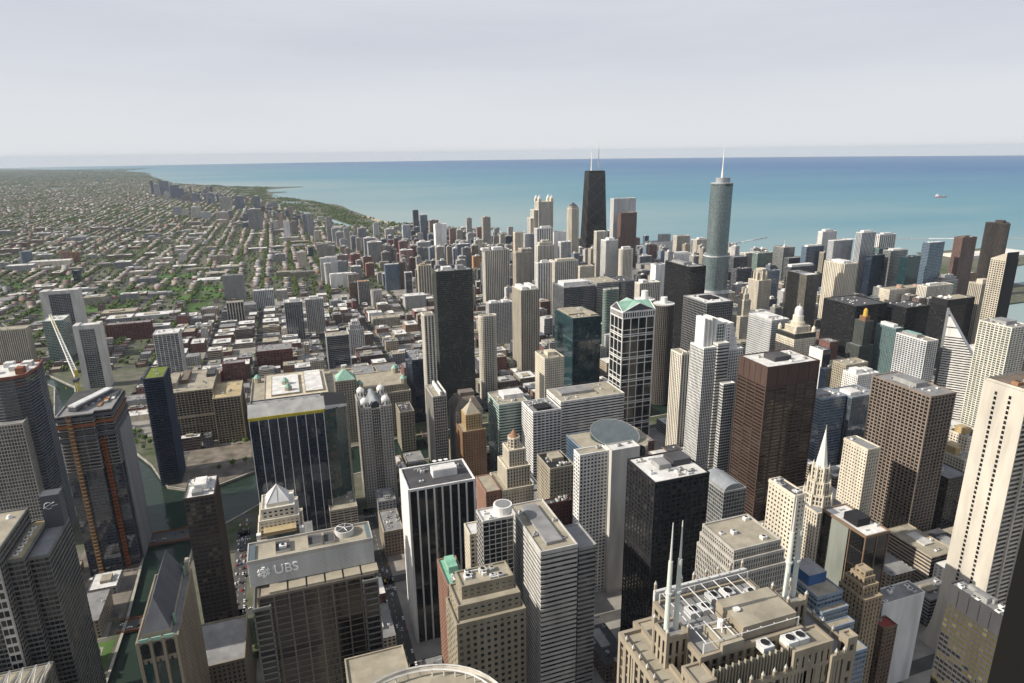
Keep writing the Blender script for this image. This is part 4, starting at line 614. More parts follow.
('apartment_tower', 'apartment tower', 'white and pale blue glass tower with broad white parapet', 1404.0, 1470.7, 1438.0, 1458.0, 170, 'palebluegrid', {'roof': 'white', 'win': 0}),
('apartment_tower', 'apartment tower', 'white concrete tower with dark cross marks and notched top', 1470.3, 1522.2, 1548.3, 1566.3, 180, 'whitesmall', {'roof': 'grey', 'ph': [(0.2, 0.7, 0.1, 0.9, 6, 'white')], 'win': 0}),
('office_tower', 'office tower', 'grey green glass office with white rooftop sculpture by the lake', 1390.6, 1431.3, 1610.4, 1655.7, 130, 'greyglass', {'roof': 'grey', 'mast': 14, 'win': 0}),
('office_tower', 'office tower', 'blue grey glass tower with low white crown before the lake', 1385.4, 1446.4, 1514.1, 1534.1, 145, 'blueglass', {'roof': 'white', 'ph': [(0.1, 0.9, 0.2, 0.8, 4, 'white')], 'win': 0}),
('office_tower', 'office tower', 'low dark purple slab in front of the white crowned glass tower', 1375.9, 1471.6, 1569.1, 1589.1, 105, 'charband', {'roof': 'grey', 'win': 0}),
('office_tower', 'office tower', 'dark slab with white framed top behind the brown grey gridded tower', 1273.3, 1354.9, 1445.1, 1465.1, 105, 'charband', {'roof': 'white', 'ph': [(0.05, 0.95, 0.1, 0.9, 6, 'white')], 'win': 0}),
('apartment_tower', 'apartment tower', 'dark narrow tower with cream slats between blue and white towers', 1423.6, 1452.4, 1488.0, 1504.0, 130, 'brownband', {'roof': 'dark', 'win': 0}),
('office_tower', 'office tower', 'blue glass office slab beside the round glass spire tower', 1186.6, 1235.8, 1443.4, 1463.4, 100, 'blueglass', {'roof': 'dark', 'win': 0}),
('apartment_tower', 'apartment tower', 'white and charcoal split apartment tower near the teal lakefront tower', 1588.6, 1648.8, 1457.4, 1477.4, 175, 'whitesplit', {'roof': 'grey', 'ph': [(0.3, 0.8, 0.2, 0.8, 4, 'white')], 'win': 0}),
('apartment_tower', 'apartment tower', 'navy glass tower in the shade of the pale striped tower', 1443.2, 1488.1, 1343.9, 1363.9, 140, 'navyglass', {'roof': 'dark', 'win': 0}),
('apartment_tower', 'apartment tower', 'slim teal and brown tower left of the grey glass slab', 1495.3, 1537.8, 1371.5, 1389.5, 152, 'tealfin', {'roof': 'dark', 'win': 0}),
('apartment_tower', 'apartment tower', 'grey glass apartment slab with stepped white cap', 1501.7, 1561.7, 1339.1, 1363.1, 150, 'greyglass', {'roof': 'white', 'ph': [(0.2, 0.8, 0.2, 0.8, 4, 'white')], 'win': 0}),
('apartment_tower', 'apartment tower', 'narrow teal glass tower attached to the grey glass slab', 1505.0, 1550.2, 1288.8, 1310.8, 140, 'tealglass', {'roof': 'dark', 'win': 0}),
('apartment_tower', 'apartment tower', 'smooth blue glass tower with pale concrete west side at the harbour mouth', 1598.2, 1652.2, 1307.6, 1328.8, 170, 'blueglass', {'roof': 'white', 'win': 0}),
('apartment_tower', 'apartment tower', 'reddish brown apartment tower beside the dark curved lake tower', 1724.4, 1777.2, 1313.2, 1337.2, 176, 'brownapt', {'roof': 'dark', 'ph': [(0.3, 0.7, 0.3, 0.7, 4, 'brown')], 'win': 0}),
('hotel_block', 'hotel', 'wide cream hotel with round pink turrets near the black slabs', 1385.5, 1505.2, 1225.4, 1255.4, 75, 'creamsmall', {'roof': 'tan', 'drum': [(0.4, 0.5, 7, 8, 'pink'), (0.85, 0.5, 6, 5, 'pink')], 'win': 0}),
('hotel_block', 'hotel', 'cream colonnaded block behind the tall black domed tower', 1447.3, 1533.7, 1177.4, 1202.4, 88, 'creamrib', {'roof': 'tan', 'ph': [(0.2, 0.6, 0.3, 0.7, 5, 'white')], 'win': 0}),
('office_block', 'office tower', 'stepped grey green block before the harbour park', 1636.8, 1699.3, 1287.3, 1306.8, 80, 'greyband', {'roof': 'grey', 'blocks': [(0, 1, 0, 1, 0, 68), (0.1, 0.9, 0.1, 0.9, 68, 76), (0.25, 0.75, 0.2, 0.8, 76, 82)], 'win': 0}),
('museum_block', 'museum', 'low block with orange and pale green facade near the harbour', 1817.2, 1881.3, 1370.9, 1395.9, 60, 'orangeteal', {'roof': 'tealroof', 'win': 0}),
('apartment_tower', 'apartment tower', 'pale stone tower with stepped cream crown right of the black domed tower', 1216.4, 1258.9, 887.2, 911.2, 165, 'tanrib', {'roof': 'tan', 'ph': [(0.1, 0.5, 0.1, 0.6, 8, 'cream')], 'win': 0}),
('office_tower', 'office tower', 'beige gridded slab with sloping roof line and one black wall by the frame', 1187.7, 1218.1, 833.4, 859.4, 220, 'beigegrid', {'roof': 'tan', 'blackface': 1, 'win': 0}),
('office_tower', 'office tower', 'white blank walled tower left of the big black steel slab', 754.4, 782.5, 1286.4, 1308.4, 170, 'blankwhite', {'roof': 'grey', 'win': 0}),
('apartment_tower', 'apartment tower', 'white crowned cream tower in front of the blank white tower', 668.0, 715.5, 1204.5, 1224.5, 150, 'creamfin', {'roof': 'white', 'ph': [(0.15, 0.4, 0.1, 0.9, 6, 'white')], 'win': 0}),
('apartment_tower', 'apartment tower', 'white slab apartment tower west of the brown stone tower by the marble mall', 825.8, 863.2, 1666.9, 1696.9, 175, 'whiterib', {'roof': 'white', 'ph': [(0.3, 0.8, 0.2, 0.8, 6, 'white')], 'win': 0}),
('apartment_tower', 'apartment tower', 'cream slab tower with dark window column behind the white slab tower', 841.2, 870.3, 1754.6, 1772.6, 190, 'creamfin', {'roof': 'white', 'win': 0}),
('apartment_tower', 'apartment tower', 'cream rounded apartment tower in front of the brown stone tower', 847.0, 887.1, 1618.1, 1636.1, 155, 'creamfin', {'roof': 'white', 'round': 1, 'ph': [(0.2, 0.8, 0.2, 0.8, 7, 'white')], 'win': 0}),
('office_tower', 'office tower', 'tall pale marble tower with thin white edges beside the tapering black tower', 1025.5, 1107.7, 2004.4, 2028.4, 262, 'marble', {'roof': 'white', 'units': 3, 'win': 0}),
('office_tower', 'office tower', 'reddish brown granite tower standing before the pale marble tower', 1015.3, 1073.6, 1934.5, 1956.5, 221, 'redbrown', {'roof': 'brown', 'win': 0}),
('apartment_tower', 'apartment tower', 'tall beige ribbed apartment tower with stepped north shoulder', 541.6, 585.6, 1614.4, 1638.4, 172, 'beigerib', {'roof': 'tan', 'blocks': [(0, 1, 0, 1, 0, 166), (0.35, 1, 0, 1, 166, 174)], 'win': 0}),
('apartment_tower', 'apartment tower', 'cream boxy tower behind the beige ribbed apartment tower', 655.7, 688.6, 1943.9, 1961.9, 176, 'creampunch', {'roof': 'tan', 'win': 0}),
('apartment_tower', 'apartment tower', 'white and pale blue tower beside the cream boxy tower', 682.0, 715.0, 1926.3, 1943.1, 172, 'palebluegrid', {'roof': 'white', 'win': 0}),
('apartment_tower', 'apartment tower', 'white tower with two dark window bays under the lantern topped tower', 703.6, 755.7, 1880.4, 1900.4, 192, 'whitesplit', {'roof': 'white', 'ph': [(0.3, 0.9, 0.2, 0.8, 6, 'white')], 'win': 0}),
('apartment_tower', 'apartment tower', 'cream tower with tall arched bay and stepped shoulders', 676.7, 726.9, 1803.6, 1823.6, 165, 'creamrib', {'roof': 'cream', 'blocks': [(0, 1, 0, 1, 0, 152), (0.12, 0.88, 0.1, 0.9, 152, 160), (0.3, 0.7, 0.2, 0.8, 160, 166)], 'win': 0}),
('apartment_tower', 'apartment tower', 'plain white slab tower with grey roof right of the lantern topped tower', 755.8, 795.4, 1872.5, 1892.5, 180, 'blankwhite', {'roof': 'grey', 'win': 0}),
('apartment_tower', 'apartment tower', 'grey tower with stacked white balconies in front of the pointed tan tower', 745.1, 777.0, 1794.0, 1812.0, 160, 'balcony', {'roof': 'white', 'win': 0}),
('apartment_tower', 'apartment tower', 'cream tower with broad glazed centre below the pointed tan tower', 616.3, 679.4, 1533.7, 1553.6, 150, 'creamglass', {'roof': 'tan', 'ph': [(0.1, 0.9, 0.1, 0.9, 5, 'cream')], 'win': 0}),
('apartment_tower', 'apartment tower', 'white and grey tower with small roof lantern beside the cream glazed tower', 578.7, 619.5, 1554.4, 1574.4, 145, 'whitesplit', {'roof': 'white', 'ph': [(0.3, 0.7, 0.3, 0.7, 6, 'white')], 'win': 0}),
('office_block', 'office tower', 'squat cream block with tan roof below the tapering black tower', 740.4, 782.9, 1651.1, 1675.1, 110, 'creampunch', {'roof': 'tan', 'win': 0}),
('hospital_block', 'hospital', 'pale grey clinic block with blue band and white dome far up the shore', 1303.7, 1400.8, 2227.5, 2267.5, 75, 'blankwhite', {'roof': 'grey', 'ph': [(0.55, 0.98, 0.2, 0.8, 26, 'grey')], 'domes': 1, 'win': 0}),
('apartment_tower', 'apartment tower', 'tan boxy tower with flat roof standing alone before the lake', 1367.8, 1424.4, 2144.9, 2168.9, 105, 'creamfin', {'roof': 'tan', 'win': 0}),
('apartment_tower', 'apartment tower', 'cream stepped tower just left of the round glass spire tower', 1399.5, 1450.9, 2063.3, 2087.3, 100, 'creamfin', {'roof': 'tan', 'ph': [(0.2, 0.7, 0.2, 0.8, 6, 'white')], 'win': 0}),
('museum_block', 'museum', 'broad white block with sloping glass roof behind the black steel slab', 1247.7, 1320.2, 1973.8, 2013.8, 68, 'blankwhite', {'roof': 'white', 'ph': [(0.1, 0.9, 0.2, 0.8, 5, 'white')], 'win': 0}),
('office_tower', 'office tower', 'charcoal glass box right of the round glass spire tower', 1222.7, 1272.2, 1621.8, 1645.8, 110, 'charband', {'roof': 'grey', 'win': 0}),
('office_tower', 'office tower', 'beige office slab behind the charcoal glass box', 1324.8, 1384.9, 1697.1, 1721.1, 105, 'creamrib', {'roof': 'white', 'win': 0}),
('office_tower', 'office tower', 'dark glazed block with rust red base behind the clock tower', 1204.7, 1256.9, 1581.1, 1605.1, 82, 'charband', {'roof': 'dark', 'win': 0}),
('office_tower', 'office tower', 'pale green glass block right of the ornate clock tower', 1335.7, 1395.1, 1655.9, 1679.9, 110, 'greenglass', {'roof': 'grey', 'win': 0}),
('apartment_tower', 'apartment tower', 'big pale tower of tall white piers with black curved roof behind the cream tower', 490.9, 559.5, 1722.1, 1744.1, 160, 'whiteribapt', {'roof': 'black', 'ph': [(-0.1, 0.2, 0.1, 0.9, 6, 'white'), (0.35, 0.75, 0.1, 0.9, 7, 'white')], 'win': 0}),
('apartment_tower', 'apartment tower', 'light grey apartment block with lobed round bays and white roof', 392.2, 448.1, 1374.3, 1398.3, 95, 'greyapt', {'roof': 'white', 'ph': [(0.1, 0.35, 0.2, 0.8, 4, 'white'), (0.6, 0.85, 0.2, 0.8, 4, 'white')], 'win': 0}),
('apartment_tower', 'apartment tower', 'blue glass apartment tower with white west edge by a brown tower', 270.5, 314.2, 2072.0, 2092.0, 82, 'blueapt', {'roof': 'white', 'win': 0}),
('apartment_tower', 'apartment tower', 'tall brown brick slab behind the blue glass apartment tower', 316.7, 335.7, 2085.7, 2101.7, 84, 'brownpunch', {'roof': 'brown', 'win': 0}),
('apartment_tower', 'apartment tower', 'narrow navy tower with bright white edge east of the brown slab', 317.1, 338.4, 1988.8, 2002.8, 68, 'navyedge', {'roof': 'white', 'win': 0}),
('apartment_tower', 'apartment tower', 'tan and charcoal split apartment tower left of the huge dark slab', 351.0, 390.5, 1953.4, 1971.4, 92, 'creamsplit', {'roof': 'tan', 'ph': [(0.2, 0.6, 0.2, 0.8, 5, 'ochre')], 'win': 0}),
('parking_garage', 'garage', 'plain pale grey metal box building behind the low red roof', 278.0, 336.4, 1784.1, 1824.1, 38, 'blankgrey', {'roof': 'white', 'win': 0}),
('apartment_tower', 'apartment tower', 'dark brown slab tower beside the tower under construction', 144.3, 166.8, 1926.8, 1944.8, 60, 'brownpunch', {'roof': 'dark', 'win': 0}),
('tower_under_construction', 'building site', 'unfinished tower with orange top floors and yellow side panels', 165.6, 196.1, 1884.5, 1902.5, 70, 'siteyellow', {'roof': 'orange', 'win': 0}),
('apartment_tower', 'apartment tower', 'small grey tower with rounded cap right of the unfinished orange tower', 193.5, 223.6, 1832.4, 1848.4, 52, 'greyapt', {'roof': 'grey', 'round': 1, 'win': 0}),
('parking_garage', 'garage', 'tan concrete parking garage with open dark deck', 169.1, 236.1, 1628.2, 1658.2, 22, 'deck', {'roof': 'tan', 'win': 0}),
('white_office_box', 'office tower', 'small bright white office box north of the tan garage', 166.7, 199.6, 1683.7, 1707.7, 24, 'blankwhite', {'roof': 'white', 'win': 0}),
('apartment_tower', 'apartment tower', 'blue grey vertical striped apartment slab on the near north side', -113.8, -61.7, 1939.9, 1961.9, 55, 'bluestripe', {'roof': 'white', 'units': 4, 'win': 0}),
('office_block', 'office tower', 'plain grey box office east of the blue striped slab', -56.0, -25.4, 2040.0, 2064.0, 32, 'greypunch', {'roof': 'white', 'win': 0}),
('apartment_tower', 'apartment tower', 'white slab tower wall behind a white rounded front tower', 87.5, 142.1, 2270.4, 2288.4, 85, 'whitesmall', {'roof': 'white', 'ph': [(0.3, 0.9, 0.2, 0.8, 4, 'white')], 'win': 0}),
('apartment_tower', 'apartment tower', 'white rounded narrow tower at the head of the tree lined avenue', 95.6, 117.5, 2212.5, 2226.5, 76, 'whiterib', {'roof': 'white', 'round': 1, 'win': 0}),
('office_slab', 'office tower', 'wide low white slab along the tree lined avenue', 109.0, 178.0, 2177.0, 2203.0, 45, 'blankwhite', {'roof': 'white', 'win': 0}),
('school_block', 'school', 'long low tan school block beside the small green field', -56.7, 10.4, 2451.4, 2475.4, 18, 'tanpunchlow', {'roof': 'tan', 'win': 0}),
('school_block', 'school', 'long low brick school block right of the tan school', -10.4, 70.1, 2416.7, 2440.7, 20, 'tanpunchlow', {'roof': 'grey', 'win': 0}),
('glass_office', 'office tower', 'lone teal glass mid rise in the western flats', -707.3, -686.7, 2595.9, 2615.9, 45, 'tealglass', {'roof': 'grey', 'win': 0}),
('glass_office', 'office tower', 'bluish round ended office at the far western edge', -1022.6, -982.0, 3134.0, 3164.0, 55, 'blueglass', {'roof': 'grey', 'round': 1, 'win': 0}),
('brick_tower', 'apartment tower', 'red brick housing slab far west, one of two', -877.3, -849.4, 3124.1, 3142.1, 48, 'brickpunch', {'roof': 'brown', 'win': 0}),
('brick_tower', 'apartment tower', 'orange brick housing slab next to the red housing slab', -838.4, -810.4, 3106.5, 3124.5, 46, 'orangepunch', {'roof': 'brown', 'win': 0}),
('warehouse', 'warehouse', 'long beige warehouse with pale roof west of the brick housing slabs', -972.4, -830.3, 3056.7, 3105.7, 22, 'blankbeige', {'roof': 'white', 'win': 0}),
]
FAR = [
('blue grey lakeshore tower at the southern tip of the far cluster', -167.4, -127.2, 4210.9, 4235.4, 184.6, (0.3, 0.33, 0.37), 'fin', 'white'),
('grey shouldered tower before the blue grey lakeshore tower', -198.0, -124.8, 4104.5, 4139.5, 118.5, (0.36, 0.35, 0.34), 'fin', 'white'),
('short white tower on the edge of the park trees', -66.7, -38.2, 4053.1, 4070.3, 50.9, (0.6, 0.58, 0.55), 'punch', 'white'),
('peach coloured slim tower beside the white wedge tower', -34.5, -11.9, 3985.2, 3998.7, 94.5, (0.55, 0.42, 0.33), 'punch', 'white'),
('bright white wedge shaped tower among low houses', -13.8, 16.2, 3544.1, 3562.3, 94.7, (0.7, 0.68, 0.64), 'blank', 'white'),
('tan tower just east of the white wedge tower', 25.9, 58.1, 3800.7, 3820.2, 69.6, (0.42, 0.36, 0.31), 'fin', 'white'),
('grey park side tower, left one of a joined pair', 89.6, 116.4, 3822.2, 3838.6, 102.6, (0.33, 0.33, 0.36), 'fin', 'white'),
('pale park side tower, right one of a joined pair', 106.8, 137.2, 3621.2, 3639.9, 118.1, (0.46, 0.45, 0.44), 'fin', 'white'),
('short cream tower below the joined grey pair', 124.9, 148.8, 3399.0, 3413.8, 53.6, (0.62, 0.55, 0.44), 'punch', 'white'),
('tall pale tower with dark shoulder facing the park', 182.4, 210.2, 3332.0, 3349.3, 124.3, (0.5, 0.49, 0.48), 'fin', 'white'),
('white slab in the row of pale slabs by the park', 202.1, 247.8, 3279.9, 3308.5, 75.9, (0.62, 0.61, 0.59), 'fin', 'white'),
('grey white slab nearer in the row of pale slabs', 211.1, 246.4, 3165.8, 3188.0, 69.0, (0.55, 0.54, 0.53), 'fin', 'white'),
('narrow white slab with notched roof in the pale row', 242.8, 268.8, 3117.9, 3134.3, 90.8, (0.6, 0.59, 0.57), 'fin', 'white'),
('cream narrow tower closing the pale row', 265.1, 286.5, 3073.9, 3087.5, 76.4, (0.6, 0.56, 0.48), 'fin', 'white'),
('small cream tower behind the pale row', 318.3, 332.1, 3396.1, 3408.1, 74.2, (0.55, 0.5, 0.42), 'fin', 'white'),
('grey flat topped tower east of the pale row', 307.0, 345.9, 3122.0, 3146.9, 87.0, (0.4, 0.41, 0.42), 'fin', 'white'),
('cream slim tower at foot of the grey flat topped tower', 273.0, 293.2, 2906.1, 2919.0, 68.4, (0.58, 0.53, 0.45), 'fin', 'white'),
('grey white broad tower with white roof rim', 291.3, 337.4, 2772.3, 2801.9, 82.2, (0.45, 0.46, 0.48), 'fin', 'white'),
('large grey tan tower with pale base', 283.8, 337.5, 2584.8, 2619.4, 88.7, (0.42, 0.41, 0.38), 'fin', 'white'),
('small grey tower near the beach road', 424.0, 452.7, 3475.4, 3493.9, 71.5, (0.45, 0.45, 0.47), 'blank', 'white'),
('tan grey broad slab over the treed avenue', 105.7, 149.5, 2825.3, 2837.9, 61.5, (0.47, 0.44, 0.38), 'fin', 'white'),
('short pale companion of the tan grey broad slab', 146.8, 178.7, 2838.7, 2858.6, 49.7, (0.55, 0.53, 0.49), 'fin', 'white'),
('dark blue small office west of the tan grey slab', 72.3, 92.6, 2873.8, 2886.3, 45.6, (0.06, 0.08, 0.13), 'band', 'white'),
('cream square tower with raised centre', 22.0, 56.2, 2676.7, 2697.6, 54.1, (0.66, 0.6, 0.48), 'punch', 'white'),
('grey tan striped block west of the cream square tower', -58.9, -20.0, 2735.9, 2759.4, 43.0, (0.38, 0.37, 0.35), 'fin', 'white'),
('brown block beside the wide white slab', 156.6, 199.1, 2520.6, 2547.2, 55.8, (0.28, 0.2, 0.18), 'punch', 'white'),
('pinkish brown narrow tower over brick houses', 206.9, 225.8, 2703.8, 2715.8, 55.7, (0.38, 0.28, 0.26), 'punch', 'white'),
('red brick block with flat roof near pinkish tower', 217.8, 254.4, 2616.9, 2640.2, 42.7, (0.3, 0.11, 0.09), 'punch', 'white'),
('dark slender tower with white cap by the shore', 624.4, 652.3, 3428.7, 3447.2, 133.0, (0.13, 0.14, 0.16), 'fin', 'white'),
('blue grey slab right of the dark capped slender tower', 609.9, 644.3, 3176.3, 3199.3, 129.0, (0.26, 0.3, 0.36), 'band', 'white'),
('tan brown tower with roof clutter behind white slab', 642.6, 685.0, 3120.1, 3148.6, 108.7, (0.4, 0.32, 0.27), 'fin', 'white'),
('tall blank white slab tower on the near north side', 511.1, 553.6, 2415.6, 2444.4, 163.1, (0.78, 0.76, 0.72), 'blank', 'white'),
('bluish grey block by the beach curve', 542.1, 578.1, 3288.7, 3312.5, 73.7, (0.38, 0.42, 0.48), 'blank', 'white'),
('white block with pink base west of bluish grey block', 423.9, 461.9, 3069.8, 3094.5, 82.2, (0.6, 0.57, 0.54), 'fin', 'white'),
('white slim tower near the hooked pier', 778.0, 801.9, 2950.1, 2966.5, 127.5, (0.66, 0.64, 0.6), 'fin', 'white'),
('cream tower with tall dark mansard cap near the hooked pier', 783.5, 816.3, 2709.1, 2731.9, 152.2, (0.58, 0.52, 0.43), 'fin', 'white'),
('light grey broad tower behind cream twin towers', 457.0, 508.0, 2485.6, 2519.7, 91.3, (0.5, 0.51, 0.52), 'fin', 'white'),
('cream narrow tower with shaded flank', 455.8, 478.8, 2396.6, 2412.0, 81.0, (0.56, 0.52, 0.45), 'fin', 'white'),
('blue grey glass tower with rounded white roof', 466.7, 501.7, 2322.0, 2345.5, 93.3, (0.3, 0.36, 0.42), 'band', 'white'),
('pale blue slab tower left of darker blue slab', 549.1, 590.0, 2307.7, 2335.7, 86.7, (0.42, 0.45, 0.52), 'fin', 'white'),
('darker blue slab tower behind pale blue slab', 557.6, 604.2, 2280.8, 2306.9, 103.7, (0.28, 0.32, 0.4), 'band', 'white'),
('brown slim slab west of red brown blocks', 390.0, 408.0, 2624.4, 2636.4, 94.8, (0.2, 0.13, 0.11), 'punch', 'white'),
('red brown tower in the brick quarter', 400.3, 432.0, 2564.7, 2585.6, 89.2, (0.32, 0.16, 0.15), 'punch', 'white'),
('pinkish red wide block in the brick quarter', 369.1, 414.7, 2361.3, 2391.4, 82.8, (0.38, 0.22, 0.19), 'punch', 'white'),
('dark maroon slim tower near the white slab', 464.1, 481.9, 2592.3, 2604.3, 90.7, (0.18, 0.09, 0.1), 'punch', 'white'),
('cream tower pair member right of tall white slab', 702.7, 729.7, 2843.5, 2862.0, 87.9, (0.56, 0.52, 0.45), 'fin', 'white'),
('brown tower behind the cream pair', 674.0, 701.1, 2856.3, 2874.7, 96.6, (0.32, 0.22, 0.19), 'punch', 'white'),
('brown brick tower just left of the dark capped cream tower', 811.4, 838.8, 2898.3, 2917.3, 90.3, (0.33, 0.22, 0.17), 'punch', 'white'),
('cream block in front of the dark capped tower', 685.0, 715.4, 2493.7, 2514.8, 86.3, (0.64, 0.58, 0.46), 'punch', 'white'),
('small white tower right of the dark capped tower', 835.6, 865.1, 2718.5, 2739.1, 68.8, (0.62, 0.58, 0.5), 'fin', 'white'),
('beige block on the drive near the beach', 841.3, 866.4, 2654.2, 2671.9, 84.2, (0.55, 0.5, 0.4), 'punch', 'white'),
('white high block against the lake', 910.4, 932.7, 2752.0, 2767.8, 100.4, (0.62, 0.6, 0.57), 'fin', 'white'),
('orange peach block by the pale blue slab', 593.9, 621.0, 2205.7, 2224.5, 70.1, (0.62, 0.36, 0.18), 'punch', 'white'),
('black glass tower left of cream tower behind beige ribs', 843.4, 875.0, 2591.7, 2614.0, 82.6, (0.05, 0.06, 0.08), 'band', 'white'),
('dark slim tower hidden behind the black tapered tower', 1224.5, 1244.3, 2426.8, 2441.5, 102.0, (0.2, 0.2, 0.23), 'fin', 'white'),
('brown tower beside cream rounded tower', 1254.0, 1272.5, 2249.2, 2263.0, 92.8, (0.26, 0.17, 0.14), 'fin', 'white'),
('dark brown tower with pale roof before clinic', 1210.9, 1237.3, 2118.5, 2138.1, 77.3, (0.24, 0.19, 0.17), 'fin', 'white'),
('tall cream tower at the shoulder of marble tower', 1081.8, 1098.7, 2490.2, 2502.4, 106.5, (0.5, 0.47, 0.42), 'fin', 'white'),
('navy office beside clinic dome', 1361.9, 1381.5, 2366.5, 2381.1, 81.5, (0.12, 0.15, 0.2), 'band', 'white'),
('dark glass tower before the lake wall', 1468.7, 1488.2, 2319.6, 2334.1, 65.2, (0.15, 0.17, 0.2), 'band', 'white'),
('blue grey tower beyond the tan boxy tower', 1534.9, 1557.5, 2289.8, 2306.8, 65.1, (0.3, 0.32, 0.36), 'band', 'white'),
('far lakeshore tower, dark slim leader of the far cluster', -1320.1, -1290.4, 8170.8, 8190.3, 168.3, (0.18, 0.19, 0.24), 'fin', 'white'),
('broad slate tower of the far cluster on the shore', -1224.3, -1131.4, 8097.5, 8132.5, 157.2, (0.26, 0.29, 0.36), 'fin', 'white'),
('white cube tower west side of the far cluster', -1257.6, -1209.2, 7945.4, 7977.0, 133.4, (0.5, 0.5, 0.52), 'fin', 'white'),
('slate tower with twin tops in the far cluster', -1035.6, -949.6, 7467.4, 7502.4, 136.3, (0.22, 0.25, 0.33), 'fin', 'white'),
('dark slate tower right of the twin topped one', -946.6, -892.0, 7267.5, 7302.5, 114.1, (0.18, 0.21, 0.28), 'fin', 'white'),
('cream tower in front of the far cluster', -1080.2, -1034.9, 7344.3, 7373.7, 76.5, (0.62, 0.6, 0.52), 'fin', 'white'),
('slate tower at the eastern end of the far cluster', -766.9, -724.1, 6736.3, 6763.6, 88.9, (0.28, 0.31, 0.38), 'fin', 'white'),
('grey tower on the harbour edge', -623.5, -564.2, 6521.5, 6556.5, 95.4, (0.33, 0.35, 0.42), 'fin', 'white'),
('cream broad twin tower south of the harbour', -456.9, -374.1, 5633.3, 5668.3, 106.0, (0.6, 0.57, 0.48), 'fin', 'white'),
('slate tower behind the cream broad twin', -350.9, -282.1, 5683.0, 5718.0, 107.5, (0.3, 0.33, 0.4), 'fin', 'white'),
('cream block beside the harbour road', -674.4, -634.9, 5214.8, 5240.2, 55.3, (0.6, 0.57, 0.5), 'punch', 'white'),
('cream slab two blocks on along the harbour road', -604.4, -545.7, 5095.1, 5130.1, 74.7, (0.56, 0.54, 0.47), 'punch', 'white'),
('pale teal slab near the lake cluster', -523.3, -466.2, 4902.8, 4937.8, 52.6, (0.45, 0.5, 0.5), 'punch', 'white'),
('beige tower group leader by the long park', -422.3, -345.9, 4775.9, 4810.9, 58.1, (0.5, 0.44, 0.38), 'punch', 'white'),
('grey block over the far west rooftops', -2926.8, -2864.2, 13267.4, 13302.4, 66.4, (0.3, 0.31, 0.36), 'blank', 'white'),
('white long roofed hall in the far western streets', -2852.0, -2696.8, 10398.5, 10433.5, 25.7, (0.6, 0.6, 0.6), 'blank', 'white'),
('grey slab by the long park edge', -746.6, -693.2, 5330.3, 5364.8, 63.3, (0.36, 0.36, 0.4), 'punch', 'white'),
('white small tower in the mid western streets', -424.1, -398.0, 2949.1, 2966.0, 36.1, (0.66, 0.63, 0.58), 'punch', 'white'),
]

for args in HEROES: build_tower(*args)
# distant towers along the shore: simple slabs with their own windows, roof and plant room
TREES_KEEP = []
def uv_block(name, lab, cat, x0, x1, y0, y1, h, col, pat, roof, group=None, hut=True, bay=4.2, fh=3.4, rs=random):
    cx, cy = (x0+x1)/2, (y0+y1)/2; P = rect(x0-cx, x1-cx, y0-cy, y1-cy); b = MB()
    b.prism(P, 0, h, 'facade_'+pat, bay=bay, fh=fh, cap=False); b.face([(*p, h-.9) for p in P], 'roof_'+roof)
    o = b.build(name); o.location = (cx, cy, 0); o.color = (*col, 1); tag(o, lab, cat, group)
    if hut:
        W, Dp = x1-x0, y1-y0; a = rs.uniform(.15, .4); c = rs.uniform(.2, .4); r_ = MB(); hh = rs.uniform(3, 6) if h > 35 else rs.uniform(2, 3.5)
        r_.box(P[0][0]+a*W, P[0][0]+(a+.38)*W, P[0][1]+c*Dp, P[0][1]+(c+.4)*Dp, h-.9, h+hh-1, rs.choice(['white', 'grey', 'palegrey', 'tan'] if h < 60 else ['palegrey', 'white', 'concrete'])); r_.build('roof_hut', o)
    claim(x0, x1, y0, y1); return o
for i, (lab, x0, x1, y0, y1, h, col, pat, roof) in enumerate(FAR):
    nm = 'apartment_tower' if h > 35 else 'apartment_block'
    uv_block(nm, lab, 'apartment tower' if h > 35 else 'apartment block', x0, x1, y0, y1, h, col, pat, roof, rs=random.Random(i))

oc, ac = 'office tower', 'apartment tower'
# ================================================================== the towers with a shape of their own
def T_(name, lab, cat, x0, x1, y0, y1):
    claim(x0, x1, y0, y1); return thing(name, lab, cat, ((x0+x1)/2, (y0+y1)/2, 0))
def loc(T, x, y): return x-T.location.x, y-T.location.y
def lrect(T, x0, x1, y0, y1):
    a, b = T.location.x, T.location.y; return rect(x0-a, x1-a, y0-b, y1-b)
def lbox(T, name, x0, x1, y0, y1, z0, z1, m, top=None, parent=None):
    b = MB(); p = lrect(T, x0, x1, y0, y1); b.prism(p, z0, z1, m, top=top, bay=999); return b.build(name, parent or T)
def tier(T, poly, z0, z1, st, rm, wins=0, h=1.1):
    S_ = ST[st] if isinstance(st, str) else st
    facade_on(T, poly, z0, z1, st, wins=wins); roof_on(T, poly, z1, rm, S_[0], out=max(S_[6], S_[7])+.06, h=h)
def text(T, body, size, at, m, ext=.3):
    c = D.curves.new('sign_lettering', 'FONT'); c.body = body; c.size = size; c.extrude = ext; c.materials.append(MATS[m]); o = D.objects.new('sign_lettering', c); me = D.meshes.new_from_object(o); D.objects.remove(o); o = D.objects.new('sign_lettering', me); COL.objects.link(o)
    o.parent = T; o.location = at; o.rotation_euler = (R(90), 0, 0); return o

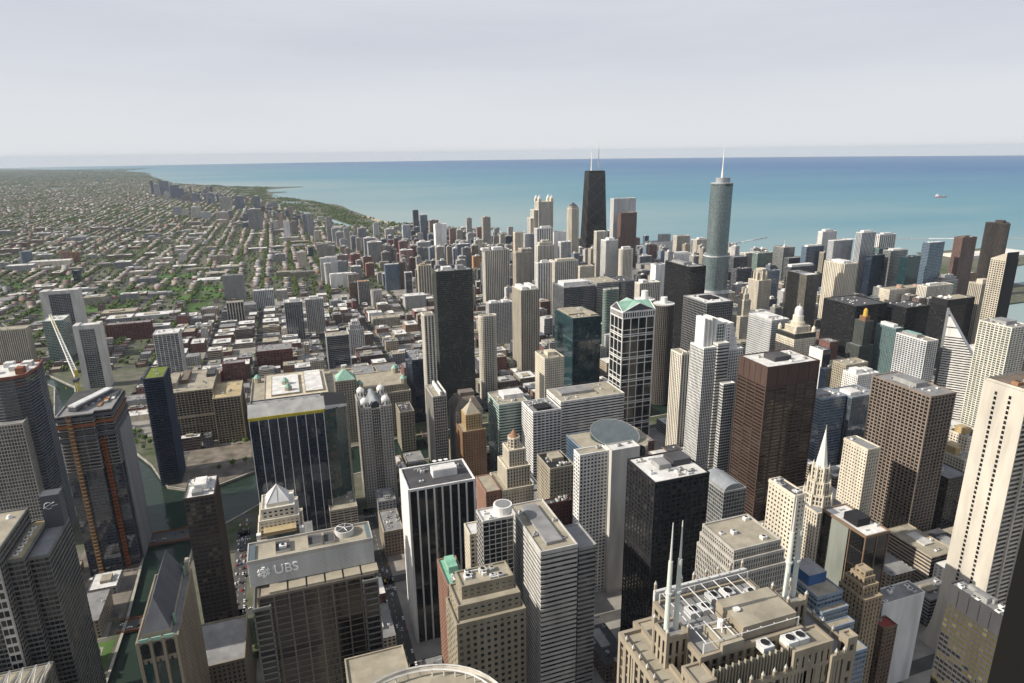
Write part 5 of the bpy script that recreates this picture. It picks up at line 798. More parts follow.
# --- the granite tower with the twin spires, right under the camera
T = T_('spired_granite_tower', 'pinkish granite tower with two pairs of pale green spires close below the camera', oc, 76, 142, 163, 201)
tier(T, lrect(T, 84, 134, 165, 201), 0, 256, 'granitefin', 'tan', wins=100, h=.6)
tier(T, lrect(T, 75.5, 83.2, 166, 196), 0, 257, 'granitefin', 'tan', wins=40, h=1.5)
tier(T, lrect(T, 134.8, 143, 164, 196), 0, 257, 'granitefin', 'grey', wins=40, h=1.5)
tier(T, lrect(T, 90, 128, 172, 198.5), 256, 264, 'granitefin', 'grey')
def turret(x, y, z, w_=8.5):
    tier(T, lrect(T, x-w_/2, x+w_/2, y-w_/2, y+w_/2), 248, z, ('granite', 'black', 2.4, 1.3, 7, 1.0, .5, .3), 'grey', h=1.2)
    for i in (-1, 1):
        for j in (-1, 1):
            b = MB(); c = loc(T, x+i*(w_/2+.2), y+j*(w_/2+.2)); b.prism(rect(c[0]-.45, c[0]+.45, c[1]-.45, c[1]+.45), 246, z+3.2, 'granite', bay=999); b.prism(rect(c[0]-.45, c[0]+.45, c[1]-.45, c[1]+.45), z+3.2, z+4.6, 'palegrey', scale=0); b.build('corner_finial', T)
turret(85.6, 182.5, 267.5, 7.2); turret(132.4, 182.5, 267.5, 7.2)
for x in (83.9, 87.3, 130.7, 134.1):
    c = loc(T, x, 182.5); b = MB()
    b.prism(circle(*c, 0.92, 12), 267.5, 282, 'mastgreen', scale=.9); b.prism(circle(*c, .8, 12), 282, 293.5, 'mastgreen', scale=.84); b.prism(circle(*c, .42, 10), 293.5, 307 if x < 100 else 306.5, 'rail', scale=.35); b.prism(circle(*c, 1.2, 12), 281.6, 282.3, 'rail'); b.build('spire', T)
# crown: screens of stone fins, finials, the open plant deck
b = MB()
b.box(*[loc(T, 90, 0)[0], loc(T, 119, 0)[0]], *[loc(T, 0, 166.1)[1], loc(T, 0, 166.5)[1]], 256, 264, 'glass_green')
for k in range(25):
    x = 90+k*1.15; c = loc(T, x, 165.6); b.prism(rect(c[0]-.14, c[0]+.14, c[1]-.4, c[1]+.4), 255.5, 265.5-(.8 if k % 2 else 0), 'tan', bay=999)
b.build('fin_screen', T)
for xs, ys in ((np.arange(86, 134, 4.4), (164.6,)), (np.arange(76, 83, 3.4), (165.5,)), (np.arange(136, 143, 3.4), (163.6,)), ((75.2,), np.arange(170, 196, 4.4)), ((143.2,), np.arange(168, 196, 4.4))):
    for x in xs:
        for y in ys:
            c = loc(T, x, y); z = 256 if 84 < x < 134 else 257; b = MB(); b.prism(rect(c[0]-.42, c[0]+.42, c[1]-.42, c[1]+.42), z-22, z+2.4, 'granite', bay=999); b.prism(rect(c[0]-.42, c[0]+.42, c[1]-.42, c[1]+.42), z+2.4, z+4.0, 'palegrey', scale=0); b.build('finial', T)
for x0, x1, y0, y1, z in ((83.6, 90, 164.5, 172, 262), (119.5, 134.4, 164.5, 172, 263), (75.2, 78, 165, 168, 262), (140, 143.4, 163.4, 166.5, 263)):
    tier(T, lrect(T, x0, x1, y0, y1), 248, z, ('granite', 'black', 2.6, 1.7, 6, 2.2, .3, .2), 'tan', h=.9)
o = lbox(T, 'penthouse', 106, 127, 173, 187, 264, 270, 'granite', top='roof_tan'); lbox(T, 'penthouse', 97, 105, 171, 181, 264, 267.4, 'tan', top='roof_tan')
for x, y in ((99, 190), (104, 190), (110, 194), (116, 194), (112, 169.5), (121, 168.6), (125, 168.6), (124, 191)):
    c = loc(T, x, y); roof_unit(T, *c, 264 if y > 172 else 263, 4.2, 4.2, 2.2, 'aluminium')
b = MB()
for x in np.arange(92, 128, 5.2):
    a, c = loc(T, x, 172.5), loc(T, x, 198); b.bar((*a, 268.5), (*c, 268.5), .2, 'rail')
for y in (172.5, 180, 198):
    a, c = loc(T, 91, y), loc(T, 127.5, y); b.bar((*a, 268.5), (*c, 268.5), .2, 'rail')
for x in (91, 105, 127.5):
    for y in (172.5, 198): c = loc(T, x, y); b.bar((*c, 264), (*c, 268.6), .3, 'rail')
b.build('steel_frame', T)
b = MB(); a = loc(T, 90, 199.6); c = loc(T, 128, 200.6); b.box(a[0], c[0], a[1], c[1], 256, 268.5, 'aluminium')
for k in range(9): b.box(a[0]+k*4.4-.25, a[0]+k*4.4+.25, a[1]-.5, a[1], 256, 268.9, 'palegrey')
b.box(a[0], c[0], a[1]-.6, a[1]-.02, 267.6, 268.9, 'rail'); b.build('plant_screen', T)
for x in np.arange(91, 128, 5.2):
    c = loc(T, x, 200.9); b = MB(); b.prism(rect(c[0]-.4, c[0]+.4, c[1]-.3, c[1]+.4), 262, 270.5, 'granite', bay=999); b.prism(rect(c[0]-.4, c[0]+.4, c[1]-.3, c[1]+.4), 270.5, 272, 'palegrey', scale=0); b.build('finial', T)
b = MB(); c = loc(T, 101, 178); b.prism(circle(*c, .9, 8), 267.4, 270.4, 'white'); b.bar((c[0]-3, c[1], 267.9), (c[0]+3, c[1]-1.5, 268.2), .22, 'white'); b.bar((c[0]+2.5, c[1]+2, 268), (c[0]-1.5, c[1]-3, 268.4), .22, 'white'); b.build('window_washing_rig', T)
b = MB(); c = loc(T, 109, 180.5); b.prism(circle(*c, 1.0, 12), 270, 270.8, 'white', scale=1.3); b.build('dish_antenna', T)

# --- the dark glass tower with the sign band
T = T_('sign_band_tower', 'wide dark glass tower under a grey metal roof band with white sign lettering', oc, -56, 12, 369, 407)
tier(T, lrect(T, -53, 10.5, 371, 407), 0, 180, 'ubs', 'tan', wins=100, h=.6)
tier(T, lrect(T, -56, -47.5, 369, 405), 0, 174, ('boeingstone', 'jet', 8.5, .7, 4, .8, .5, .5), 'tan', wins=20, h=1); tier(T, lrect(T, 4, 12, 369, 405), 0, 177, ('boeingstone', 'jet', 8.5, .7, 4, .8, .5, .5), 'tan', wins=40, h=1)
b = MB()
for k in range(6):
    x = -47+k*10.2; c0 = loc(T, x, 371.0); c1 = loc(T, x+9.2, 378.8); b.box(c0[0], c1[0], c0[1], c1[1], 180.2, 182.0, 'tan')
b.build('terrace_slab', T)
b = MB(); p = lrect(T, -57, 12, 379, 398); b.prism(p, 182, 197.4, 'ribgrey', top='roof_tan', bay=999)
q = offset(p, .15)
for k in range(19):
    a = 182.3+k*.84
    for i in range(4): j = (i+1) % 4; b.face([(*q[i], a), (*q[j], a), (*q[j], a+.5), (*q[i], a+.5)], 'aluminium'); b.face([(*q[i], a+.5), (*q[j], a+.5), (*p[j], a+.5), (*p[i], a+.5)], 'aluminium')
band = b.build('roof_band', T); roof_on(T, p, 197.4, 'tan', 'ribgrey', h=1.4, out=.2)
for x0, x1 in ((-42, -34), (-24, -16), (-15, -9)):
    b = MB(); c0, c1 = loc(T, x0, 383.5), loc(T, x1, 394); b.box(c0[0], c1[0], c0[1], c1[1], 197.4, 199.2, 'palegrey', top=False); b.face([(*v_, 197.62) for v_ in rect(c0[0]+.01, c1[0]-.01, c0[1]+.01, c1[1]-.01)], 'roof_dark'); b.build('roof_well', T)
for x0, x1 in ((-56.6, -53), (9, 11.6)):
    b = MB(); c0, c1 = loc(T, x0, 380), loc(T, x1, 396); b.box(c0[0], c1[0], c0[1], c1[1], 197.5, 198.5, 'glass_sky'); b.build('skylight', T)
c = loc(T, -3, 391.5); b = MB(); b.prism(circle(*c, 5.6, 24), 197.4, 201, 'palegrey', bay=2); b.prism(circle(*c, 4.7, 24), 201, 201.3, 'dark')
for k in range(5): b.bar((c[0], c[1], 201.5), (c[0]+4.6*math.cos(k*1.257), c[1]+4.6*math.sin(k*1.257), 201.5), .3, 'rail')
b.build('roof_drum', T); roof_unit(T, *loc(T, -38, 389), 197.7, 4, 3, 1.6, 'white')
s = loc(T, -43.8, 378.55); text(T, 'UBS', 7.8, (s[0], s[1], 188.0), 'signwhite')
b = MB(); cc = (s[0]-5.3, s[1]-.05, 190.6)
for k in range(3):
    a = R(90+60*k); dx, dz = math.cos(a)*3.3, math.sin(a)*3.3
    b.bar((cc[0]-dx, cc[1], cc[2]-dz), (cc[0]+dx, cc[1], cc[2]+dz), .5, 'signwhite')
    for sg in (-1, 1):
        for t in (.62, .92):
            p = Vector((cc[0]+sg*dx*t, cc[1]-.2, cc[2]+sg*dz*t)); n_ = Vector((-math.sin(a), 0, math.cos(a)))*(1.25 if t < .7 else .95); b.bar(p-n_, p+n_, .36, 'signwhite')
b.build('sign_emblem', T)

# --- stepped tower with the little glass pyramid
T = T_('pyramid_topped_tower', 'stepped cream tower capped by a small white glass pyramid', oc, -63, -27, 508, 552)
tier(T, lrect(T, -62, -28, 513, 552), 0, 130, 'creampunch', 'tan', wins=60); tier(T, lrect(T, -59.5, -30.5, 519, 549), 130, 143, 'creampunch', 'white')
tier(T, lrect(T, -57, -33, 522, 546), 143, 151, ('cream', 'dark', 4, 2, 4, 1.6, .3, .2), 'white')
b = MB(); p = lrect(T, -53.5, -36.5, 525.5, 542.5); b.prism(p, 151, 154, 'cream', bay=999); b.build('pyramid_base', T)
b = MB(); b.prism(p, 154, 165.5, 'aluminium', scale=0)
for v_ in p: b.bar((*v_, 154.1), ((p[0][0]+p[1][0])/2, (p[0][1]+p[2][1])/2, 165.8), .3, 'white')
for i in range(4):
    for t in (.33, .66):
        a = Vector((*p[i], 154.2)).lerp(Vector((*p[(i+1) % 4], 154.2)), .5); b.bar(a, ((p[0][0]+p[1][0])/2, (p[0][1]+p[2][1])/2, 165.8), .2, 'white')
b.build('glass_pyramid', T)
for k in range(2):
    b = MB(); c0, c1 = loc(T, -55+k*10.4, 512), loc(T, -45.5+k*10.4, 512.9); b.box(c0[0], c1[0], c0[1], c1[1], 124, 135, 'glass_sky'); b.build('lobby_window', T)
lbox(T, 'cornice', -57, -33, 510.5, 519, 135, 138, 'ochre', top='roof_ochre')
for x in (-61, -29.5):
    lbox(T, 'corner_pavilion', x-1.6, x+1.6, 514, 518, 131, 135, 'white')

# --- navy glass tower with white fins and the yellow stripe
T = T_('yellow_striped_tower', 'navy glass tower with white vertical fins and a yellow stripe under its louvred roof', oc, -76, 32, 726, 792)
P = lrect(T, -74, 3, 727, 790); tier(T, P, 0, 145, 'navyfinwhite', 'grey', wins=0)
tier(T, [loc(T, *v_) for v_ in ((3.4, 742), (16, 745), (27, 755), (31, 770), (31, 790), (3.4, 790))], 0, 141, ('darkgreen', 'green', 3, .2, 3.9, .5, .12, .2), 'tan')
for k in range(9):
    b = MB(); c = loc(T, -73.6+k*9.5, 726.6); b.box(c[0]-.32, c[0]+.32, c[1]-.5, c[1]+.1, 0, 146, 'white'); b.build('white_fin', T)
b = MB(); c0, c1 = loc(T, -74.4, 726.1), loc(T, 3.4, 727); b.box(c0[0], c1[0], c0[1], c1[1], 146.2, 149.6, 'yellow', bottom=True); b.build('yellow_stripe', T)
b = MB(); c0, c1 = loc(T, -74.5, 727.2), loc(T, 4.5, 746); A = (c0[0], c0[1]); B = (c1[0], c0[1]); C_ = (c1[0], c1[1]); D_ = (c0[0], c1[1])
b.face([(*A, 149.6), (*B, 149.6), (*C_, 158), (*D_, 158)], 'grey'); b.face([(*D_, 158), (*C_, 158), (*C_, 146), (*D_, 146)], 'grey'); b.face([(*B, 146.2), (*C_, 146.2), (*C_, 158), (*B, 149.6)], 'white'); b.face([(*A, 146.2), (*A, 149.6), (*D_, 158), (*D_, 146.2)], 'white')
for k in range(6):
    x = c0[0]+6+k*13; b.box(x-.2, x+.2, c1[1]-.6, c1[1]+.3, 146, 160, 'grey')
b.build('sloping_louvre_roof', T)
b = MB(); c0, c1 = loc(T, 5, 744), loc(T, 29, 788); b.face([(c0[0], c0[1], 147), (c1[0], c0[1]+6, 144), (c1[0], c1[1], 144), (c0[0], c1[1], 147)], 'black'); b.face([(c0[0], c0[1], 141), (c1[0], c0[1]+6, 141), (c1[0], c0[1]+6, 144), (c0[0], c0[1], 147)], 'white'); b.build('sloping_skylight', T)

# --- tower with the four lanterns
T = T_('four_lantern_tower', 'grey granite tower with four domed white corner lanterns and a barrel vault roof', oc, 44, 82, 762, 814)
tier(T, lrect(T, 44.5, 57, 763, 814), 0, 129, 'lantern', 'grey'); tier(T, lrect(T, 68, 81, 763, 814), 0, 129, 'lantern', 'grey')
tier(T, lrect(T, 57.6, 67.4, 764, 813), 0, 127, ('ribgrey', 'dark', 2.5, .7, 3.7, .7, .3, .2), 'grey')
for x in (50.5, 75):
    for y in (769, 808):
        c = loc(T, x, y); b = MB(); b.prism(circle(*c, 4.6, 12), 129, 135.5, 'palegrey', bay=3)
        for i in range(12):
            if i % 2: a = R(30*i+15); b.box(c[0]+4.45*math.cos(a)-.7, c[0]+4.45*math.cos(a)+.7, c[1]+4.45*math.sin(a)-.7, c[1]+4.45*math.sin(a)+.7, 130.5, 134, 'dark')
        for i in range(4): b.prism(circle(*c, 4.9*math.cos(i*.36), 12), 135.5+5*math.sin(i*.36), 135.5+5*math.sin((i+1)*.36), 'white', scale=math.cos((i+1)*.36)/math.cos(i*.36), centre=c)
        b.bar((*c, 140), (*c, 143.5), .3, 'white'); b.build('lantern', T)
b = MB(); c0 = loc(T, 57.5, 766); c1 = loc(T, 68, 812); N_ = 10
for k in range(N_):
    a1, a2 = math.pi*k/N_, math.pi*(k+1)/N_; xm = (c0[0]+c1[0])/2; rr = (c1[0]-c0[0])/2
    b.face([(xm+rr*math.cos(a1), c0[1], 128+8*math.sin(a1)), (xm+rr*math.cos(a1), c1[1], 128+8*math.sin(a1)), (xm+rr*math.cos(a2), c1[1], 128+8*math.sin(a2)), (xm+rr*math.cos(a2), c0[1], 128+8*math.sin(a2))], 'greyroofmetal')
b.face([(xm+rr*math.cos(math.pi*k/N_), c0[1], 128+8*math.sin(math.pi*k/N_)) for k in range(N_+1)], 'dark'); b.build('barrel_vault', T)

# --- the huge riverside warehouse with the green pyramid tower
T = T_('riverside_warehouse', 'huge tan stone riverside warehouse with corner turrets and a green copper pyramid tower', 'warehouse building', -92, 142, 962, 1122)
tier(T, lrect(T, -90, 140, 972, 1120), 0, 66, 'mart', 'tan', h=2); tier(T, lrect(T, -70, 20, 990, 1105), 66, 74, 'mart', 'cream'); tier(T, lrect(T, 62, 136, 980, 1050), 66, 76, 'mart', 'tan')
tier(T, lrect(T, 30, 60, 962, 990), 0, 98, 'mart', 'tan'); b = MB(); p = lrect(T, 31, 59, 963, 989); b.prism(p, 99, 112, 'copper', scale=.08); b.build('copper_pyramid', T)
for x, y, z in ((-82, 1100, 66), (-40, 1045, 74), (-36, 1015, 74), (128, 1040, 76), (132, 985, 76), (66, 985, 76)):
    c = loc(T, x, y); b = MB(); b.prism(circle(*c, 5.5, 8), z, z+8, 'tan', bay=2); b.prism(circle(*c, 5.8, 8), z+8, z+13, 'copper', scale=.25); b.build('turret', T)
for x0_, x1_, y0_, y1_, z_ in ((-60, -20, 1000, 1090, 76.5), (-12, 14, 1000, 1100, 76.5), (66, 100, 1058, 1112, 70), (104, 134, 1060, 1100, 72)): tier(T, lrect(T, x0_, x1_, y0_, y1_), z_-3.5, z_, ('tan', None, 4, 0, 4, 0, 0, 0), 'white' if x0_ < 20 else 'grey', h=.5)
rs = random.Random(4)
for k in range(34):
    x, y = (rs.uniform(24, 130), rs.uniform(1052, 1115)) if k < 26 else (rs.uniform(-66, 8), rs.uniform(992, 1000)); lbox(T, 'roof_hut', x, x+rs.uniform(5, 16), y, y+rs.uniform(4, 9), 66.1, 66+rs.uniform(2.5, 6), rs.choice(['tan', 'white', 'grey', 'cream']), top='roof_'+rs.choice(['white', 'tan', 'grey']))

# --- the white framed tower with green gables
T = T_('green_gabled_tower', 'white framed dark glass tower topped by four pale green gables', oc, 416, 474, 822, 866)
P = lrect(T, 420.5, 471, 825, 860); facade_on(T, P, 0, 188, 'donnelley'); tier(T, lrect(T, 420, 471.5, 824.5, 860.5), 188, 197, ('white', 'black', 3.6, 1.2, 9, 1.2, .5, .4), 'grey')
b = MB()
for zc in np.arange(24, 188, 34.2):
    q = offset(P, 1.0)
    for i in range(4): j = (i+1) % 4; b.face([(*q[i], zc), (*q[j], zc), (*q[j], zc+1.1), (*q[i], zc+1.1)], 'white'); b.face([(*q[i], zc+1.1), (*q[j], zc+1.1), (*P[j], zc+1.1), (*P[i], zc+1.1)], 'white')
    for i in range(4): j = (i+1) % 4; b.face([(*q[i], zc+3), (*q[j], zc+3), (*q[j], zc+3.9), (*q[i], zc+3.9)], 'white'); b.face([(*q[i], zc+3.9), (*q[j], zc+3.9), (*P[j], zc+3.9), (*P[i], zc+3.9)], 'white')
b.build('white_belt', T)
b = MB(); x0, y0, x1, y1 = P[0][0]-1, P[0][1]-1, P[2][0]+1, P[2][1]+1; xm, ym = (x0+x1)/2, (y0+y1)/2; E_, G_ = 197.6, 209
for (A, B, Mx) in (((x0, y0), (x1, y0), (xm, y0)), ((x1, y0), (x1, y1), (x1, ym)), ((x1, y1), (x0, y1), (xm, y1)), ((x0, y1), (x0, y0), (x0, ym))):
    b.face([(*A, E_), (*Mx, G_), (xm, ym, G_)], 'copper'); b.face([(*Mx, G_), (*B, E_), (xm, ym, G_)], 'copper')
g = b.build('gabled_roof', T)
b = MB()
for (A, B, Mx) in (((x0, y0), (x1, y0), (xm, y0)), ((x1, y0), (x1, y1), (x1, ym)), ((x1, y1), (x0, y1), (xm, y1)), ((x0, y1), (x0, y0), (x0, ym))):
    b.face([(*A, E_), (*B, E_), (*Mx, G_-.3)], 'slate'); b.bar((*A, E_), (*Mx, G_), .7, 'white'); b.bar((*Mx, G_), (*B, E_), .7, 'white'); b.bar((*A, E_), (*B, E_), .7, 'white')
b.build('gable_frame', g)

# --- the pair of round balcony towers
for cx, cy, lab in ((561, 943, 'round concrete balcony tower with white roof drum just right of the green gables'), (548, 983, 'round concrete balcony tower mostly hidden, only its white drum above the green gables')):
    T = T_('round_balcony_tower', lab, ac, cx-18, cx+18, cy-18, cy+18); T['group'] = 'twin round balcony towers'
    P = circle(0, 0, 15.5, 32); facade_on(T, P, 0, 172, 'corncob'); b = MB()
    b.prism(circle(0, 0, 17.5, 32), 172, 174, 'concrete', top='roof_white', bay=3); b.build('roof', T)
    b = MB(); b.prism(circle(0, 0, 5.5, 20), 174, 184 if cy < 960 else 188, 'white', bay=3); b.build('roof_drum', T)

# --- the round-cornered glass tower with the spire
T = T_('glass_spire_tower', 'tall stepped silver glass tower with rounded corners and a thin white spire', oc, 806, 878, 1160, 1212)
tier(T, [loc(T, *v_) for v_ in rounded(810, 870, 1166, 1210, 18, 5)], 0, 132, 'trump', 'white'); tier(T, [loc(T, *v_) for v_ in rounded(813, 866, 1168, 1210, 18, 5)], 132, 205, 'trump', 'white')
tier(T, [loc(T, *v_) for v_ in rounded(818, 862, 1171, 1208, 17, 5)], 205, 348, 'trump', 'white')
b = MB(); b.prism([loc(T, *v_) for v_ in rounded(818, 862, 1171, 1208, 17, 5)], 344, 350, 'aluminium', bay=3); b.build('crown_band', T)
b = MB(); b.prism([loc(T, *v_) for v_ in rounded(828, 856, 1178, 1202, 10, 4)], 350, 360, 'greyroofmetal', bay=3); b.build('penthouse', T)
c = loc(T, 840, 1190); b = MB(); b.prism(circle(*c, 2.6, 10), 360, 380, 'white', scale=.6); b.prism(circle(*c, 1.5, 10), 380, 423, 'white', scale=.2); b.build('spire', T)
for z0, z1 in ((120, 132), (198, 205)):
    b = MB(); q = offset([loc(T, *v_) for v_ in (rounded(810, 870, 1166, 1210, 18, 5) if z0 < 150 else rounded(813, 866, 1168, 1210, 18, 5))], .35); b.prism(q, z0+2, z1-2, 'aluminium', bay=2, cap=False); b.build('plant_band', T)

# --- the tapering black tower with two masts
T = T_('tapered_black_tower', 'tapering black steel tower with cross bracing and two white roof masts', oc, 1030, 1128, 2228, 2290)
C0 = (0, 0); p0 = rect(-45, 45, -28, 28); b = MB(); sc_ = .70
b.prism(p0, 0, 340, 'glass_bronze', scale=sc_, bay=3.4, fh=3.6, centre=C0); b.build('glass_wall', T)
b = MB()
for k in range(96):
    z = k*3.56; s = 1-(1-sc_)*z/340; q = [(p[0]*s, p[1]*s) for p in p0]; q2 = offset(q, .35)
    for i in range(4): j = (i+1) % 4; b.face([(*q2[i], z), (*q2[j], z), (*q2[j], z+1.3), (*q2[i], z+1.3)], 'black'); b.face([(*q2[i], z+1.3), (*q2[j], z+1.3), (*q[j], z+1.3), (*q[i], z+1.3)], 'black')
for i in range(4):
    j = (i+1) % 4; A, B = Vector(p0[i]), Vector(p0[j]); nb = 7 if i % 2 == 0 else 4
    for k in range(nb+1): m_ = A.lerp(B, k/nb); b.bar((m_.x, m_.y, 0), (m_.x*sc_, m_.y*sc_, 340), .8, 'black')
b.build('facade_grid', T)
b = MB()
for i in range(4):
    j = (i+1) % 4
    for k in range(6):
        z0, z1 = k*56.6, min(340, (k+1)*56.6); s0, s1 = 1-(1-sc_)*z0/340, 1-(1-sc_)*z1/340; A, B = Vector(p0[i])*1.012, Vector(p0[j])*1.012
        b.bar((*(A*s0), z0), (*(B*s1), z1), 1.0, 'dark'); b.bar((*(B*s0), z0), (*(A*s1), z1), 1.0, 'dark')
b.build('cross_brace', T)
b = MB(); b.prism([(p[0]*.69, p[1]*.69) for p in p0], 340, 346, 'black', bay=4); b.build('penthouse', T)
for x in (-14, 14):
    b = MB(); b.prism(circle(x, 0, 3.2, 10), 346, 380, 'white', scale=.75); b.prism(circle(x, 0, 1.8, 8), 380, 412, 'white', scale=.7); b.prism(circle(x, 0, 1.1, 8), 412, 440 if x < 0 else 456, 'rail', scale=.5); b.build('roof_mast', T)

# --- lantern topped limestone tower
T = T_('four_pinnacle_tower', 'pale limestone tower with four pinnacled lanterns above stepped shoulders', 'tower', 815, 890, 2195, 2245)
tier(T, lrect(T, 834, 888, 2196, 2236), 0, 246, 'creamrib', 'cream'); tier(T, lrect(T, 818, 833.4, 2200, 2236), 0, 218, 'creamrib', 'cream'); tier(T, lrect(T, 806, 817.4, 2204, 2236), 0, 190, 'creamrib', 'cream')
for x in (838, 884):
    for y in (2200, 2232):
        c = loc(T, x, y); b = MB(); b.prism(rect(c[0]-5.5, c[0]+5.5, c[1]-5.5, c[1]+5.5), 246, 258, 'cream', bay=3); b.prism(rect(c[0]-4.5, c[0]+4.5, c[1]-4.5, c[1]+4.5), 258, 270, 'white', scale=.1); b.build('pinnacle', T)
# --- slender pointed tan tower
T = T_('pointed_tan_tower', 'slender tan tower with a small hipped peak left of the tapering black tower', ac, 828, 864, 1920, 1950)
P = [loc(T, *v_) for v_ in rounded(829, 863, 1921, 1949, 7, 1)]; tier(T, P, 0, 244, ('cream', 'dark', 3.6, 1.8, 3.3, .6, .5, .2), 'brown'); b = MB(); b.prism(offset(P, -3), 245, 251, 'buff', bay=3); b.prism(offset(P, -4), 251, 262, 'slate', scale=.06); b.build('hipped_peak', T)

# --- stepped white tower
T = T_('stepped_white_tower', 'tall bright white stepped tower with glazed bay and vertical crown shafts', oc, 414, 494, 636, 690)
tier(T, lrect(T, 423, 440, 638, 664), 0, 196, 'whitelouver', 'white', wins=60); tier(T, lrect(T, 440.6, 456, 636, 676), 0, 200, 'whiteband', 'white', wins=30); tier(T, lrect(T, 456.6, 479, 640, 676), 0, 190, 'whitestep', 'white', wins=60)
tier(T, lrect(T, 447, 463, 629, 635.4), 0, 152, ('white', 'grey', 3, .2, 3.6, 1.0, .1, .15), 'white', wins=40)
for k, x in enumerate((427, 432, 437, 442)):
    p = [loc(T, *v_) for v_ in circle(x+1, 654, 3.3, 10, 9)]; tier(T, p, 196, 229-(k % 2)*2, ('white', None, 3, 0, 4, 0, 0, 0), 'white')
tier(T, lrect(T, 445, 458, 646, 670), 200, 222, ('white', 'green', 3, .4, 3.6, .5, .2, .15), 'white'); tier(T, lrect(T, 456.6, 463, 646, 672), 190, 220, 'whitestep', 'white')
for k in range(5): tier(T, lrect(T, 463+k*.01, 476-k*1.8, 648, 674), 190+k*6, 196+k*6, ('white', 'dark', 3, 1.2, 6, 3.4, .35, .22), 'white', h=.6)
# --- the white flared slab
T = T_('flared_granite_tower', 'tall pale granite tower whose end wall flares outward towards the street', oc, 472, 572, 318, 366)
def hd(z): return 14.6+1.2*(1-z/246)+11*math.exp(-z/20)
zs = [0, 8, 16, 28, 45, 75, 120, 180, 246]; ym = 341-T.location.y; xw, xe = 472-T.location.x, 572-T.location.x
b = MB(); g = MB(); fl = 0
for za, zb in zip(zs, zs[1:]):
    a, c = hd(za), hd(zb); nf = round((zb-za)/3.9)
    for s in (1, -1):
        pts = [(xw, ym-s*a, za), (xe, ym-s*a, za), (xe, ym-s*c, zb), (xw, ym-s*c, zb)]
        b.face(pts if s > 0 else pts[::-1], 'glass_black', [(0, fl), (17, fl), (17, fl+nf), (0, fl+nf)] if s > 0 else [(40, fl+nf), (57, fl+nf), (57, fl), (40, fl)])
    b.face([(xw, ym+a, za), (xw, ym-a, za), (xw, ym-c, zb), (xw, ym+c, zb)], 'chasestone'); b.face([(xe, ym-a, za), (xe, ym+a, za), (xe, ym+c, zb), (xe, ym-c, zb)], 'chasestone'); fl += nf
b.face([(xw, ym-hd(246), 246), (xe, ym-hd(246), 246), (xe, ym+hd(246), 246), (xw, ym+hd(246), 246)], 'roof_brown'); b.build('glass_wall', T)
g = MB()
for k in range(62):
    z = k*3.92; a, c = hd(z), hd(z+1.5)
    for s in (1, -1):
        P_ = [(xw+1.2, ym-s*(a+.5), z), (xe-1.2, ym-s*(a+.5), z), (xe-1.2, ym-s*(c+.5), z+1.5), (xw+1.2, ym-s*(c+.5), z+1.5)]; g.face(P_ if s > 0 else P_[::-1], 'chasestone')
        Q_ = [(xw+1.2, ym-s*(c+.5), z+1.5), (xe-1.2, ym-s*(c+.5), z+1.5), (xe-1.2, ym-s*c, z+1.5), (xw+1.2, ym-s*c, z+1.5)]; g.face(Q_ if s > 0 else Q_[::-1], 'chasestone')
g.build('facade_grid', T)
for k in range(8):
    x = xw+(xe-xw)*k/7
    for s in (1, -1):
        m = MB(); x0_, x1_ = x-.9+(.9 if k == 0 else 0), x+.9-(.9 if k == 7 else 0)
        for za, zb in zip(zs, zs[1:]):
            a, c = hd(za), hd(zb); A = [(x0_, ym-s*(a+1.6), za), (x1_, ym-s*(a+1.6), za), (x1_, ym-s*(c+1.6), zb), (x0_, ym-s*(c+1.6), zb)]; m.face(A if s > 0 else A[::-1], 'chasestone')
            for xx in (x0_, x1_): m.face([(xx, ym-s*a, za), (xx, ym-s*(a+1.6), za), (xx, ym-s*(c+1.6), zb), (xx, ym-s*c, zb)], 'chasestone')
        m.build('flared_pier', T)
wn = 0
for col in (-.62, .52):
    for f in range(60):
        z = 4+f*3.95; y = ym-col*hd(z)*.62; b = MB(); hh = 2.6
        b.box(xw-.06, xw+.4, y-1.0, y+1.0, z, z+hh, 'glass_black'); b.build('window', T); wn += 1
b = MB(); b.box(xw, xe, ym-hd(246), ym+hd(246), 245.8, 248, 'chasestone', top=False); b.build('parapet', T)
for k in range(7): roof_unit(T, xw+10+k*12, ym+random.uniform(-6, 6), 246.1, 6, 5, 2.5, random.choice(['brown', 'grey', 'terracotta']))
# --- church spire tower
T = T_('church_spire_tower', 'gothic stone tower ending in a tall slender white church spire', 'church tower', 410, 446, 436, 482)
tier(T, lrect(T, 411, 445, 437, 481), 0, 98, 'ornate', 'grey')
for k, (w_, z0, z1) in enumerate(((22, 98, 108), (17, 108, 120), (12.5, 120, 134))):
    c = loc(T, 428, 456); P = [(c[0]+w_/2*math.cos(R(22.5+45*i))*1.08, c[1]+w_/2*math.sin(R(22.5+45*i))*1.08) for i in range(8)]; tier(T, P, z0, z1, ('cream', 'dark', 2.6, 1.2, 5, 1.2, .4, .3), 'grey', h=.5)
    for i in range(8):
        a = R(22.5+45*i); x, y = c[0]+w_/2*1.16*math.cos(a), c[1]+w_/2*1.16*math.sin(a); b = MB(); b.prism(rect(x-.9, x+.9, y-.9, y+.9), z0-12, z1-3, 'cream', bay=999); b.prism(rect(x-.9, x+.9, y-.9, y+.9), z1-3, z1+5, 'cream', scale=0); b.build('pinnacle', T)
b = MB(); b.prism([(c[0]+5.6*math.cos(R(22.5+45*i)), c[1]+5.6*math.sin(R(22.5+45*i))) for i in range(8)], 134, 172, 'white', scale=.03, centre=c); b.bar((*c, 171), (*c, 175), .2, 'white'); b.build('spire', T)
